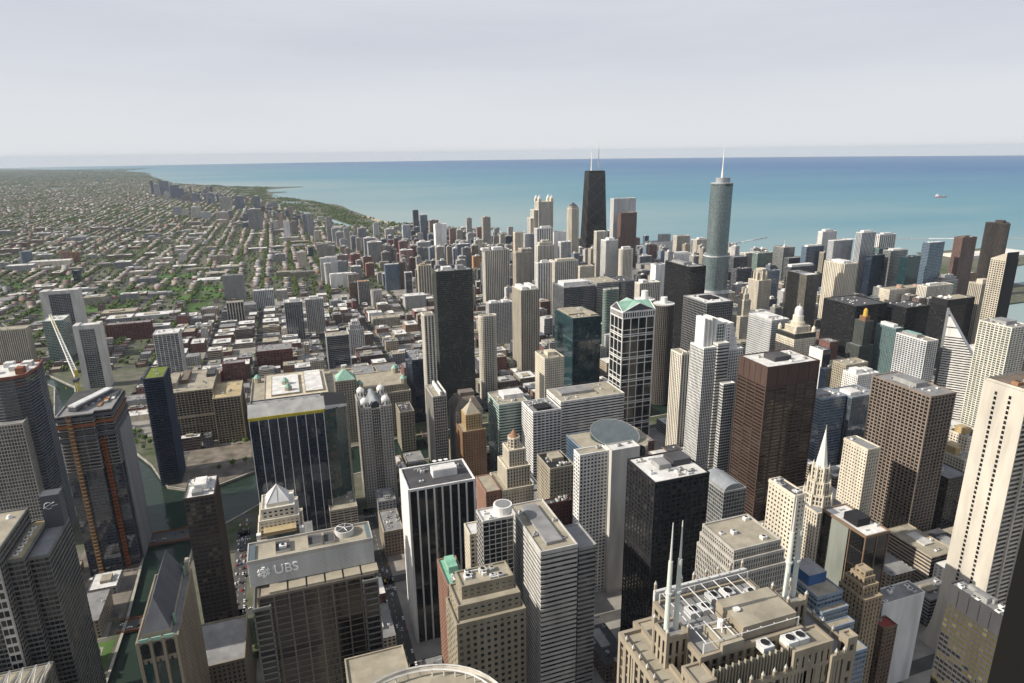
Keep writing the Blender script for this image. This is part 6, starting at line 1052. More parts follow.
# --- diamond topped tower
T = T_('diamond_topped_tower', 'white striped tower cut off by a steep slanting diamond roof', oc, 921, 981, 688, 744)
T.location = (951, 716, 0); T.rotation_euler = (0, 0, R(-53)); x0, x1, y0, y1, zl, zr = -24, 24, -17, 17, 172, 95
b = MB(); b.face([(x0, y0, 0), (x1, y0, 0), (x1, y0, zr), (x0, y0, zl)], 'glass_black', [(0, 0), (10, 0), (10, 23), (0, 44)]); b.face([(x1, y0, 0), (x1, y1, 0), (x1, y1, zr), (x1, y0, zr)], 'glass_black'); b.face([(x1, y1, 0), (x0, y1, 0), (x0, y1, zl), (x1, y1, zr)], 'glass_black'); b.face([(x0, y1, 0), (x0, y0, 0), (x0, y0, zl), (x0, y1, zl)], 'charcoal'); b.build('glass_wall', T)
b = MB(); b.face([(x0-.5, y0-.5, zl+.2), (x1+.5, y0-.5, zr+.2), (x1+.5, y1, zr+.2), (x0-.5, y1, zl+.2)], 'white'); b.build('slanting_roof', T)
b = MB(); k = 0
while k*3.9+2 < zl-3:
    z = k*3.9; k += 1; zt_ = z+2.1
    xa = x1 if z <= zr else x0+(x1-x0)*(zl-z)/(zl-zr); xb = x1 if zt_ <= zr else x0+(x1-x0)*(zl-zt_)/(zl-zr)
    if z > 125 and (k % 6 in (0, 1, 2)) or z > 150: zt_ = min(zl, z+3.92); xb = x0+(x1-x0)*max(0, zl-zt_)/(zl-zr)
    f0, f1 = y0-.45, y0-.02
    b.face([(x0, f0, z), (xa, f0, z), (xb, f0, zt_), (x0, f0, zt_)], 'white'); b.face([(x0, f0, zt_), (xb, f0, zt_), (xb, f1, zt_), (x0, f1, zt_)], 'white'); b.face([(x0, f1, z), (xa, f1, z), (xa, f0, z), (x0, f0, z)], 'white'); b.face([(xa, f0, z), (xa, f1, z), (xb, f1, zt_), (xb, f0, zt_)], 'white')
    if z < zr-4: b.box(x1+.02, x1+.45, y0, y1, z, z+2.1, 'white', bottom=True)
b.build('facade_grid', T)
b = MB(); b.box(x0-3.5, x0-.1, y0+8, y1, 0, zl+2, 'midgrey'); b.build('side_wall', T)
# --- dark green gold topped tower
T = T_('gold_topped_tower', 'slim dark green tower with a bright gold cap', oc, 880, 914, 838, 866)
tier(T, lrect(T, 881, 913, 839, 866), 0, 92, 'darkcarbide', 'grey'); tier(T, lrect(T, 889, 907, 842, 862), 92, 134, 'darkcarbide', 'grey'); tier(T, lrect(T, 893, 903, 846, 857), 134, 141, ('terracotta', 'dark', 3, 1.5, 4, 1, .3, .2), 'brown')
c = loc(T, 898, 851.5); b = MB(); b.prism(circle(*c, 4.0, 12), 141.2, 152, 'gold', scale=.8); b.prism(circle(*c, 3.2, 12), 152, 155, 'gold', scale=.3); b.build('gold_cap', T)
# --- the terracotta tower with a colonnade belt and belvedere
T = T_('belvedere_tower', 'cream terracotta tower with green colonnade belt and tall tapering white belvedere', oc, 757, 803, 856, 900)
tier(T, lrect(T, 758, 802, 857, 899), 0, 112, 'creampunch', 'grey'); tier(T, lrect(T, 758.5, 801.5, 857.5, 898.5), 112, 121, ('darkgreen', 'black', 3, .8, 9, .6, .4, .3), 'cream'); tier(T, lrect(T, 767, 794, 864, 890), 121, 131, 'ornate', 'cream')
c = loc(T, 780, 877); b = MB(); b.prism(circle(*c, 11, 16), 131, 138, 'cream', bay=2); b.prism(circle(*c, 8.6, 16), 138, 148, 'creamy', bay=2); b.prism(circle(*c, 6.6, 16), 148, 157, 'white', bay=2)
for i in range(4): b.prism(circle(*c, 6.4*math.cos(i*.38), 14), 157+7*math.sin(i*.38), 157+7*math.sin((i+1)*.38), 'white', scale=math.cos((i+1)*.38)/math.cos(i*.38), centre=c)
b.bar((*c, 163), (*c, 168), .5, 'white'); b.build('belvedere', T)
for i in (0, 1):
    for j in (0, 1): p = loc(T, 761+i*38, 860+j*36); b = MB(); b.prism(circle(*p, 3, 8), 121, 128, 'cream', bay=2); b.prism(circle(*p, 3.2, 8), 128, 132, 'cream', scale=.2); b.build('corner_turret', T)
# --- white clock tower and its gothic neighbour
T = T_('clock_tower_building', 'cream terracotta office block rising to an ornate tiered clock tower', oc, 884, 930, 1152, 1200)
tier(T, lrect(T, 886, 926, 1154, 1198), 0, 70, 'ornate', 'cream'); tier(T, lrect(T, 897, 914, 1160, 1178), 70, 104, 'ornate', 'cream'); tier(T, lrect(T, 900, 911, 1163, 1175), 104, 116, 'ornate', 'cream')
c = loc(T, 905.5, 1169); b = MB(); b.prism(circle(*c, 4.5, 10), 116, 126, 'creamy', bay=2); b.prism(circle(*c, 4.7, 10), 126, 135, 'cream', scale=.1); b.build('cupola', T)
b = MB(); p = loc(T, 905.5, 1159.4)
b.face([(p[0]+3.6*math.cos(2*math.pi*i/16), p[1], 96+3.6*math.sin(2*math.pi*i/16)) for i in range(16)], 'white'); b.build('clock_face', T)
T = T_('gothic_crown_tower', 'grey limestone tower with a gothic buttressed crown behind the clock tower', oc, 1040, 1080, 1290, 1330)
tier(T, lrect(T, 1042, 1078, 1292, 1328), 0, 112, 'ornate', 'cream'); c = loc(T, 1060, 1310); P = [(c[0]+11*math.cos(R(22.5+45*i)), c[1]+11*math.sin(R(22.5+45*i))) for i in range(8)]; tier(T, P, 112, 138, 'ornate', 'cream')
for i in range(8):
    a = R(22.5+45*i); x, y = c[0]+15*math.cos(a), c[1]+15*math.sin(a); b = MB(); b.prism(rect(x-1.3, x+1.3, y-1.3, y+1.3), 108, 128, 'cream', bay=999); b.prism(rect(x-1.3, x+1.3, y-1.3, y+1.3), 128, 136, 'cream', scale=0); b.build('buttress', T)
# --- tilted ellipse roof
T = T_('tilted_disc_building', 'curved block crowned by a tilted oval disc of dark ribbed glass', oc, 262, 344, 592, 674)
tier(T, lrect(T, 263, 318, 594, 662), 0, 104, ('bluewall', 'blue', 3, .16, 4, .3, .12, .1), 'tan', wins=40)
c = loc(T, 307, 630); b = MB(); n = 40; top = []; bot = []; u_ = Vector((.6, -.8)); v_ = Vector((.8, .6))
for i in range(n):
    a = 2*math.pi*i/n; q = Vector(c)+u_*(29*math.cos(a))+v_*(16.5*math.sin(a)); top.append((q.x, q.y, 113.5+8.5*math.sin(a)-2*math.cos(a))); bot.append((q.x, q.y, 103.5))
for i in range(n): j = (i+1) % n; b.face([bot[i], bot[j], top[j], top[i]], 'glass_teal', [(i, 0), (i+1, 0), (i+1, 3), (i, 3)])
b.build('drum_wall', T); b = MB(); b.face(top, 'discroof'); b.build('tilted_disc_roof', T)
b = MB()
for i in range(n): b.bar(top[i], top[(i+1) % n], .3, 'grey')
for k in range(-9, 10):
    t = k/10; s_ = math.sqrt(1-t*t); p_, q_ = [Vector(c)+u_*(29*t)+v_*(16.5*s_*sg) for sg in (-1, 1)]
    b.bar((p_.x, p_.y, 113.62-8.5*s_-2*t), (q_.x, q_.y, 113.62+8.5*s_-2*t), .12, 'slate')
b.build('roof_rib', T)
b = MB(); N_ = 16
for k in range(N_):
    a1, a2 = R(-60+150*k/N_), R(-60+150*(k+1)/N_); f_ = lambda a, r, z: (c[0]+2+r*math.cos(a), c[1]+2+r*1.25*math.sin(a), z)
    b.face([f_(a1, 34, 0), f_(a2, 34, 0), f_(a2, 34, 109), f_(a1, 34, 109)], 'glass_grey', [(k, 0), (k+1, 0), (k+1, 28), (k, 28)]); b.face([f_(a1, 34, 109), f_(a2, 34, 109), f_(a2, 25, 109), f_(a1, 25, 109)], 'roof_tan'); b.face([f_(a2, 25, 100), f_(a1, 25, 100), f_(a1, 25, 109), f_(a2, 25, 109)], 'glass_teal')
    for z in range(4, 108, 4): b.face([f_(a1, 34.2, z), f_(a2, 34.2, z), f_(a2, 34.2, z+1.3), f_(a1, 34.2, z+1.3)], 'palegrey')
b.build('curved_wing', T)
# --- gold pyramid tower and ornate yellow tower
T = T_('gold_pyramid_tower', 'terracotta tower stepping up to a gold pyramid cap', oc, 160, 198, 746, 780)
tier(T, lrect(T, 163, 193, 750, 779), 0, 86, 'orangepunch', 'tan'); tier(T, lrect(T, 169, 188, 754, 774), 86, 106, ('ochre', 'dark', 3.2, 1.5, 3.6, 1.4, .3, .2), 'tan'); b = MB(); p = lrect(T, 169.5, 187.5, 754.5, 773.5); b.prism(p, 107, 120, 'buff', scale=.12); b.build('pyramid_cap', T); b = MB(); c = ((p[0][0]+p[1][0])/2, (p[0][1]+p[2][1])/2); b.prism(circle(*c, 1.6, 8), 120.8, 124, 'cream', scale=.5); b.build('finial', T)
T = T_('ornate_cream_tower', 'slender ornate cream tower stepped like a wedding cake with a red roof cap', oc, 168, 206, 612, 656)
tier(T, lrect(T, 169, 204, 614, 656), 0, 76, 'creamsmall', 'tan', wins=50); tier(T, lrect(T, 176, 201, 618, 648), 76, 98, 'ornate', 'cream', wins=30); tier(T, lrect(T, 180, 197, 622, 642), 98, 116, 'ornate', 'cream'); c = loc(T, 188.5, 632); tier(T, circle(*c, 6, 10), 116, 127, 'ornate', 'cream'); b = MB(); b.prism(circle(*c, 5.5, 10), 127.2, 135, 'terracotta', scale=.15); b.build('roof_cap', T)
T = T_('red_brick_annex', 'plain red brick annex at the foot of the ornate cream tower', 'office block', 150, 167, 612, 650)
tier(T, lrect(T, 151, 166.5, 613, 650), 0, 78, ('pinkbrick', 'dark', 4, 2.6, 3.8, 2.4, .2, .15), 'tan', wins=40)
# --- blue stepped block
T = T_('blue_stepped_block', 'blue glass block stepping down in broad grey roof terraces behind the granite spires', oc, 289, 313, 290, 347)
for k, (x0, x1, y0, y1, z) in enumerate(((290, 311, 314, 346, 130), (290, 311.5, 308.6, 313.4, 122), (290, 312, 302.6, 308, 114), (290, 312.5, 291, 302, 102))): tier(T, lrect(T, x0, x1, y0, y1), 0, z, 'bluestep', 'tan', wins=30, h=.7)
lbox(T, 'penthouse', 293, 308, 326, 343, 130.1, 138, 'blue', top='roof_grey')
# --- dark curved tower by the lake
T = T_('dark_lake_tower', 'dark bronze three winged tower of curved glass at the lakefront', ac, 1940, 2060, 1370, 1450)
c = (0, 0); P = []
for i in range(36):
    a = 2*math.pi*i/36; r_ = 26+13*math.cos(3*(a-R(250))); P.append((r_*math.cos(a)*.92, r_*math.sin(a)*.92))
tier(T, P, 0, 195, 'dark_tower', 'dark'); b = MB(); b.prism(circle(0, 0, 13, 20), 195, 203, 'bronze', bay=3); b.build('penthouse', T)
# --- left bank: tower under construction, glass slab, stepped stone tower, station roof, opera house
T = T_('unfinished_tower', 'unfinished tower of bare concrete floors with orange hoist mast up its face', 'building site', -246, -196, 722, 800)
P = [loc(T, *v_) for v_ in ((-243, 726), (-213, 726), (-213, 733), (-198, 733), (-198, 792), (-243, 796))]
facade_on(T, P, 0, 118, 'siteglass'); facade_on(T, P, 118, 176, 'site'); roof_on(T, P, 176, 'grey', 'siteconcrete', h=1.2, out=.9)  # upper floors: no glazing, a black core paints the shade between slabs
b = MB(); q = offset(P, 1.2)
for k, z in enumerate((150, 157, 164, 171)):
    for i in range(6): j = (i+1) % 6; b.face([(*q[i], z), (*q[j], z), (*q[j], z+3.3), (*q[i], z+3.3)], ('slate', 'dark', 'rustsite', 'slate')[k])
b.build('debris_netting', T)
b = MB(); a, c = loc(T, -197.4, 742), loc(T, -197.2, 790); b.box(a[0], a[0]+1.4, a[1], c[1], 0, 150, 'midgrey'); b.build('core_wall', T)
for (x, y, m, z1, nm) in ((-209, 730.5, 'siteorange', 150, 'hoist_mast'), (-232, 722.6, 'hoistbrown', 178, 'hoist_mast')):
    cx, cy = loc(T, x, y); b = MB()
    for i in (-1.6, 1.6):
        for j in (-1.4, 1.4): b.bar((cx+i, cy+j, 0), (cx+i, cy+j, z1), .22, m)
    for k in range(int(z1/4)):
        z = k*4; b.bar((cx-1.6, cy-1.4, z), (cx+1.6, cy-1.4, z+4), .16, m); b.box(cx-1.9, cx+1.9, cy-1.6, cy+1.2, z, z+.9, m)
    b.build(nm, T)
b = MB()
for k in range(9):
    x, y = loc(T, -238+k*4.2, 745+(k % 3)*9); b.box(x, x+3.4, y, y+14, 176.3, 177.2+k % 2, ['aluminium', 'palegrey', 'terracotta', 'tan'][k % 4])
b.build('formwork_deck', T)
for x, y in ((-236, 740), (-226, 770), (-210, 760), (-206, 784), (-230, 786)):
    lbox(T, 'material_stack', x, x+5, y, y+4, 176.3, 178.4, random.choice(['terracotta', 'white', 'tan', 'siteorange']))
b = MB(); A, B = Vector((*loc(T, -232, 738), 181)), Vector((*loc(T, -209, 786), 183)); d = (B-A).normalized(); sd_ = Vector((d.y, -d.x, 0)).normalized()*4
for z0, z1, m in ((0, 1.6, 'aluminium'), (-4, 0, 'slate')): p4 = [A-sd_, B-sd_, B+sd_, A+sd_]; b.prism([(q.x, q.y) for q in (p4 if (B-A).cross(sd_).z > 0 else p4[::-1])], 181+z0, 181+z1, m, bay=99)
b.build('formwork_beam', T)
for x0, x1, y0, y1, z in ((-242, -222, 752, 792, 180), (-218, -200, 770, 790, 179)): lbox(T, 'core_wall', x0, x1, y0, y1, 176.2, z, 'siteconcrete', top='roof_dark')
# the luffing crane
T = thing('tower_crane', 'yellow and white lattice tower crane leaning out over the unfinished tower', 'crane', (-238, 790, 0)); claim(-241, -235, 787, 793)
b = MB()
for i in (-1.1, 1.1):
    for j in (-1.1, 1.1): b.bar((i, j, 0), (i, j, 192), .22, 'yellow')
for k in range(48): b.bar((-1.1, -1.1, k*4), (1.1, -1.1, k*4+4), .12, 'yellow'); b.bar((1.1, -1.1, k*4), (1.1, 1.1, k*4+4), .12, 'yellow'); b.bar((-1.1, 1.1, k*4), (-1.1, -1.1, k*4+4), .12, 'yellow')
b.build('mast', T)
b = MB(); b.box(-2, 2, -6, 3, 192, 195.4, 'slate'); b.box(-1.2, 1.2, 2, 5, 195.4, 203, 'yellow'); b.build('slewing_cab', T)
b = MB(); A, B = Vector((0, 3, 195)), Vector((-47, 118, 240)); d = (B-A).normalized(); s = d.cross(Vector((0, 0, 1))).normalized(); u = s.cross(d); o4 = [s*1.9+u*1.9, s*-1.9+u*1.9, s*-1.9-u*1.9, s*1.9-u*1.9]
for k in o4: b.bar(A+k, B+k*.5, .4, 'rail')
N_ = 26
for k in range(N_):
    p, q = A.lerp(B, k/N_), A.lerp(B, (k+1)/N_)
    for i in range(4): b.bar(p+o4[i]*(1-.5*k/N_), q+o4[(i+1) % 4]*(1-.5*k/N_), .27, 'rail' if k < 18 else 'yellow')
b.build('lattice_jib', T)
b = MB(); b.bar(B, (B.x, B.y, 150), .09, 'slate'); b.box(B.x-.6, B.x+.6, B.y-.6, B.y+.6, 148, 150, 'yellow'); b.build('hoist_rope', T)
b = MB(); b.bar((0, -5, 203), (0, 3, 203), .3, 'yellow'); b.bar((0, 3, 203), tuple(A.lerp(B, .8)), .1, 'slate'); b.build('pendant', T)
T = T_('curved_glass_slab', 'tall curved greenish glass tower with white floor slabs and dull red unfinished roof edge', ac, -346, -276, 806, 872)
P = [loc(T, *v_) for v_ in ((-346, 818), (-330, 812), (-314, 809), (-300, 811), (-291, 816), (-287, 840), (-290, 868), (-344, 870))]
facade_on(T, P, 0, 196, 'slab'); roof_on(T, P, 196, 'white', 'rimred', h=2.2, out=1.3)
for x, y in ((-330, 830), (-312, 838), (-304, 834), (-304, 852), (-322, 855)): lbox(T, 'roof_hut', x, x+9, y, y+9, 196.2, 201, random.choice(['white', 'palegrey', 'aluminium']), top='roof_white')
b = MB(); b.box(*[loc(T, -301, 0)[0], loc(T, -294, 0)[0]], *[loc(T, 0, 822)[1], loc(T, 0, 832)[1]], 196.2, 203, 'rustsite'); b.build('site_hoist', T)
T = T_('stepped_stone_slab', 'grey granite riverside tower with stepped flanks, terrace roof and dark sign wall', oc, -252, -190, 484, 560)
tier(T, lrect(T, -236, -216, 494, 550), 0, 170, 'boeing', 'tan', wins=60); tier(T, lrect(T, -215.4, -206, 500, 552), 0, 158, 'boeing', 'ochre', wins=40); tier(T, lrect(T, -205.4, -194, 506, 556), 0, 154, 'boeing', 'grey', wins=60); tier(T, lrect(T, -250, -236.6, 500, 552), 0, 150, 'boeing', 'grey')
b = MB(); x0, y0 = loc(T, -224, 491.5); b.box(x0, x0+7, y0, y0+2.4, 0, 174, 'palegrey')
for k in range(24): b.box(x0+.6, x0+3.2, y0-.14, y0, 3+k*7, 7.6+k*7, 'glass_black'); b.box(x0+3.8, x0+6.4, y0-.14, y0, 3+k*7, 7.6+k*7, 'glass_black')
b.build('ladder_frame', T)
b = MB(); x0, y0 = loc(T, -206, 546); b.box(x0, x0+12, y0, y0+10, 154, 180, 'slate'); b.build('sign_wall', T)
b = MB(); n = 18
for k in range(n):
    a1, a2 = R(40+280*k/n), R(40+280*(k+1)/n); p = lambda a: (x0+4.5+2.6*math.cos(a), y0-.25, 172+2.6*math.sin(a)); b.bar(p(a1), p(a2), .2, 'white')
b.bar((x0+1.2, y0-.25, 170.5), (x0+8.6, y0-.25, 174.5), .22, 'white'); b.bar((x0+6.2, y0-.25, 171.4), (x0+10.6, y0-.25, 172.2), .2, 'white'); b.build('sign_emblem', T)
b = MB(); c = loc(T, -224, 540); b.prism(circle(*c, 2.2, 14), 170.2, 172.4, 'white', scale=.4); b.build('radome', T)
for k in range(8): c = loc(T, -212+.6*(k % 2), 506+k*5); roof_unit(T, *c, 158.1, 2.6, 3, 1.2, 'white')
T = T_('lattice_roof_hall', 'low station hall with a pale roof crossed by white lattice trusses', 'station hall', -262, -196, 440, 482)
tier(T, lrect(T, -260, -197, 442, 482), 0, 86, 'boeing', 'tan')
b = MB()
for k in range(9):
    x, _ = loc(T, -258+k*7.5, 0); b.bar((x, -19, 89), (x, 19, 89), .45, 'rail')
    if k < 8: b.bar((x, -19, 89), (x+7.5, 19, 89), .35, 'rail'); b.bar((x+7.5, -19, 89), (x, 19, 89), .35, 'rail')
    for y in (-19, 19): b.bar((x, y, 86), (x, y, 89), .35, 'rail')
b.build('roof_truss', T)
T = T_('gabled_stone_tower', 'tan limestone tower with steep slate gable roof and bronze green trim by the river', 'opera house tower', -128, -92, 396, 470)
P = lrect(T, -123, -101.5, 398, 466); tier(T, P, 0, 147, 'opera', 'grey', wins=90)
b = MB(); x0, y0, x1, y1 = P[0][0]+2.6, P[0][1]+3.5, P[2][0]-3.8, P[2][1]-3; xm = (x0+x1)/2-1; zb, zt = 151, 167
b.face([(x0, y0, zb), (xm, y0+11, zt), (xm, y1, zt), (x0, y1, zb)][::-1], 'slate'); b.face([(x1, y0, zb), (x1, y1, zb), (xm, y1, zt), (xm, y0+11, zt)], 'slate'); b.face([(x0, y0, zb), (x1, y0, zb), (xm, y0+11, zt)], 'slate'); b.face([(x1, y1, zb), (x0, y1, zb), (xm, y1, zt)], 'buff')
for A_, B_ in (((x0, y0), (x1, y0)), ((x1, y0), (x1, y1)), ((x0, y1), (x0, y0))): b.face([(*A_, 147), (*B_, 147), (*B_, zb), (*A_, zb)], 'buff')
b.build('gable_roof', T)
wq = (P[2][0]-P[0][0]); yf = P[0][1]
for k in range(4):
    b = MB(); x = P[0][0]+.2+k*(wq-1.9)/3; b.box(x, x+1.6, yf-1.5, yf-.3, 0, 149.5, 'operastone'); b.build('front_pier', T)
for k in range(3):
    x = P[0][0]+2.2+k*(wq-1.9)/3; wd = (wq-1.9)/3-2.4; b = MB(); b.box(x, x+wd, yf-.7, yf-.45, 96, 133, 'glass_teal'); b.build('tall_window', T)
    n = 10; b = MB(); b.face([(x+wd/2+wd/2*math.cos(math.pi*i/n), yf-.72, 145+wd*.5*math.sin(math.pi*i/n)) for i in range(n+1)]+[(x, yf-.72, 137), (x+wd, yf-.72, 137)], 'glass_black'); b.build('arched_opening', T)
    b = MB(); b.box(x-.5, x+wd+.5, yf-1.2, yf-.5, 148.4, 150.6, 'copper', bottom=True); b.build('bronze_crest', T)
b = MB(); b.prism([(xm+.8+6.2*math.cos(a), yf-1.5+2.4*math.sin(a)) for a in np.linspace(math.pi, 2*math.pi, 10)], 112, 114.2, 'palegrey', bay=99); b.build('balcony', T)
for y in (y1-5, y0+8): b = MB(); b.prism(rect(x1+.3, x1+1.6, y, y+2.4), 147, 154, 'copper', bay=99, scale=.7); b.build('roof_dormer', T)
b = MB(); b.prism(rect(P[2][0]-2.4, P[2][0]-.2, y1-3, y1+2.5), 147, 157, 'buff', bay=99); b.build('chimney', T)
for x0_, x1_, y0_, y1_, z in ((-134, -125, 400, 440, 70), (-99, -84, 398, 470, 38), (-126, -78, 471, 520, 62)): tier(T, lrect(T, x0_, x1_, y0_, y1_), 0, z, 'opera', 'grey')
# --- two roofs directly below
T = T_('curved_rail_roof', 'round ended roof with a curved metal rail at the very bottom of the view', oc, -24, 60, 218, 284)
c = loc(T, 13, 246); P = [(c[0]+38*math.cos(a), c[1]+31.5*math.sin(a)) for a in np.linspace(0, 2*math.pi, 41)[:-1]]
tier(T, P, 0, 190, 'creamrib', 'tan', h=1.6); b = MB(); q = offset(P, -4)
for i in range(40): j = (i+1) % 40; b.bar((*q[i], 193.5), (*q[j], 193.5), .5, 'rail'); b.bar((*q[i], 190), (*q[i], 193.5), .3, 'rail'); b.bar((*P[i], 192.4), (*P[j], 192.4), .5, 'palegrey')
b.build('roof_rail', T)
T = T_('flat_tan_roof_block', 'plain flat tan roof block beside the curved rail roof', oc, -12, 24, 318, 356)
tier(T, lrect(T, -11, 21.5, 322, 353), 0, 140, 'buffpunch', 'tan', wins=40)

# ================================================================== the rest of the city
HIGH = [(a[3], a[4], a[5], a[6]) for a in HEROES]
def free(x0, x1, y0, y1, m=3):
    for a, b, c, d in FOOT:
        if x0 < b+m and x1 > a-m and y0 < d+m and y1 > c-m: return False
    for a, b, c, d in PARKS:
        if x0 < b and x1 > a and y0 < d and y1 > c: return False
    return True
ANCH = []
for o in list(COL.objects):
    if o.parent is None and 'label' in o and o.get('category') and o.location.y > 40:
        if o.type == 'EMPTY':
            zz = max([max((v[2] for v in c.bound_box), default=0) for c in o.children if c.type == 'MESH'] or [30])
        else: zz = o.bound_box[6][2] if o.type == 'MESH' else 10
        px = to_px((o.location.x, o.location.y, zz*.9))
        if px and -10 < px[0] < 1034 and 150 < px[1] < 683: ANCH.append((px[0], px[1], o['label'], o.location.x, o.location.y))
CUT = set('with beside behind at by in on north south east west standing tucked attached joined squeezed next right left of under before topped capped crowned below above like striped that whose close rising leaning near and ending stepping cut stepped half lower facing two inside framed mostly just across to far'.split())
SHORT = {}
for a in ANCH:
    w_ = a[2].replace(',', '').split(); k = 3
    while k < min(len(w_), 7) and w_[k] not in CUT: k += 1
    SHORT.setdefault(' '.join(w_[:k]), []).append(a)
ANC = [(v[0][0], v[0][1], k, v[0][3], v[0][4]) for k, v in SHORT.items() if len(v) == 1]
USED = {}
ORD = ['', 'second ', 'third ', 'fourth ', 'fifth ', 'sixth ', 'seventh ', 'eighth ', 'ninth ', 'tenth ', 'eleventh ', 'twelfth ', 'thirteenth ', 'fourteenth ']
def auto_label(desc, x, y, z):
    px = to_px((x, y, z)) or (0, 0)
    a = min(ANC, key=lambda a: (a[0]-px[0])**2+(1.6*(a[1]-px[1]))**2)
    dx, dy = x-a[3], y-a[4]
    rel = ('north of' if dy > 0 else 'south of') if abs(dy) > abs(dx) else ('east of' if dx > 0 else 'west of')
    key = (desc, rel, a[2]); k = USED.get(key, 0); USED[key] = k+1
    lab = f"{ORD[min(k, 13)]}{desc} {rel} the {a[2]}"
    w_ = lab.split()
    return ' '.join(w_[:16])
COLS = dict(red=(.22, .10, .075), brown=(.20, .145, .115), tan=(.40, .335, .25), grey=(.29, .29, .29), cream=(.56, .50, .40), pale=(.50, .49, .47), maroon=(.12, .06, .055), dark=(.09, .09, .10), orange=(.30, .18, .12), white=(.58, .575, .56), blue=(.2, .25, .31))
def visible(x, y, z=10, pad=12):
    p = to_px((x, y, z)); return p and -pad < p[0] < 1024+pad and 150 < p[1] < 683+pad*3
rs = random.Random(21)
n_loft = n_office = n_apt = n_shop = 0
def lot_building(x0, x1, y0, y1, zone):
    global n_loft, n_office, n_apt, n_shop
    r = rs.random(); roof = rs.choices(['white', 'grey', 'tan', 'dark'], [.38, .34, .18, .10])[0]
    cx, cy = (x0+x1)/2, (y0+y1)/2
    if zone == 'loop':
        h = rs.uniform(14, 38); nm, cat = 'office_block', 'office block'; cn = rs.choices(['tan', 'grey', 'brown', 'cream', 'red', 'dark'], [.25, .2, .2, .12, .13, .1])[0]; pat = rs.choice(['punch', 'punch', 'band']); kind = 'mid rise office block'
    elif zone == 'lake':
        h = rs.choice([rs.uniform(14, 30), rs.uniform(35, 68)]); nm, cat = (('apartment_block', 'apartment block') if h < 33 else ('mid_rise_block', 'apartment block')); cn = rs.choices(['tan', 'grey', 'brown', 'cream', 'pale', 'blue', 'red', 'white'], [.15, .17, .12, .2, .14, .1, .08, .1])[0]; pat = rs.choice(['punch', 'fin', 'fin', 'band', 'glass'] if cn != 'red' else ['punch']); kind = 'low apartment block' if h < 33 else 'tall apartment block'
    else:
        h = rs.choices([rs.uniform(7, 13), rs.uniform(13, 22), rs.uniform(22, 34)], [.42, .46, .12])[0]; cn = rs.choices(['red', 'brown', 'tan', 'grey', 'cream', 'maroon', 'orange', 'dark', 'pale'], [.2, .17, .14, .15, .09, .07, .06, .04, .08])[0]; pat = rs.choice(['punch', 'punch', 'band']) if cn not in ('red', 'maroon', 'orange') else 'punch'
        if cn in ('red', 'maroon', 'orange', 'brown'): nm, cat, kind = ('brick_loft', 'loft', 'brick loft') if h > 12 else ('brick_shop', 'shop building', 'low brick shop building')
        elif h > 20: nm, cat, kind = 'office_block', 'office block', 'mid rise block'
        else: nm, cat, kind = 'low_block', 'commercial block', 'low commercial block'
    c = COLS[cn]; k = rs.uniform(.8, 1.2); col = tuple(min(.75, v*k) for v in c)
    word = {'dark': 'charcoal', 'pale': 'pale grey'}.get(cn, cn)
    o = uv_block(nm, auto_label(f"{word} {kind} with {roof} roof", cx, cy, h), cat, x0, x1, y0, y1, h, col, pat, roof, hut=rs.random() < .8, bay=rs.uniform(3.4, 5), fh=rs.uniform(3.4, 4.2), rs=rs)
    if cy < 1650:
        for _ in range(rs.randint(2, 5)):
            u = roof_unit(o, rs.uniform(-.4, .4)*(x1-x0), rs.uniform(-.4, .4)*(y1-y0), h-.9, rs.uniform(1.6, 3.4), rs.uniform(1.6, 3), rs.uniform(1, 2), rs.choice(['aluminium', 'white', 'grey']))
    return o
# the thick of the towers between the avenue and the lake
CT = 0
for _ in range(14000):
    if CT >= 290: break
    if rs.random() < .6: x, y = rs.uniform(330, 960), rs.uniform(1350, 2800)
    else: x, y = rs.uniform(950, 1620), rs.uniform(1150, 2250)
    w_, d_ = rs.uniform(15, 27), rs.uniform(15, 25)
    if not in_poly((x+w_+30, y+d_), north) or not in_poly((x+w_+30, y), north): continue
    if not free(x, x+w_, y, y+d_, 2):
        continue
    h = rs.uniform(50, 130) if y > 1700 else rs.uniform(32, 80); p = to_px((x+w_/2, y, h))
    while p and p[1] < 244 and h > 30: h -= 8; p = to_px((x+w_/2, y, h))
    if not p or not (380 < p[0] < 1000): continue
    cn = rs.choices(['tan', 'grey', 'brown', 'cream', 'pale', 'blue', 'white', 'dark', 'red'], [.11, .12, .07, .30, .17, .07, .12, .04, .03])[0]; c = COLS[cn]; k = rs.uniform(.85, 1.2); word = {'dark': 'charcoal', 'pale': 'pale grey'}.get(cn, cn)
    uv_block('condominium_tower', auto_label(f"{word} {'short' if h < 60 else 'high'} condominium tower", x+w_/2, y, h), 'apartment tower', x, x+w_, y, y+d_, h, tuple(min(.75, v*k) for v in c), rs.choice(['fin', 'fin', 'punch', 'band', 'glass']), rs.choice(['white', 'grey', 'tan']), rs=rs); CT += 1
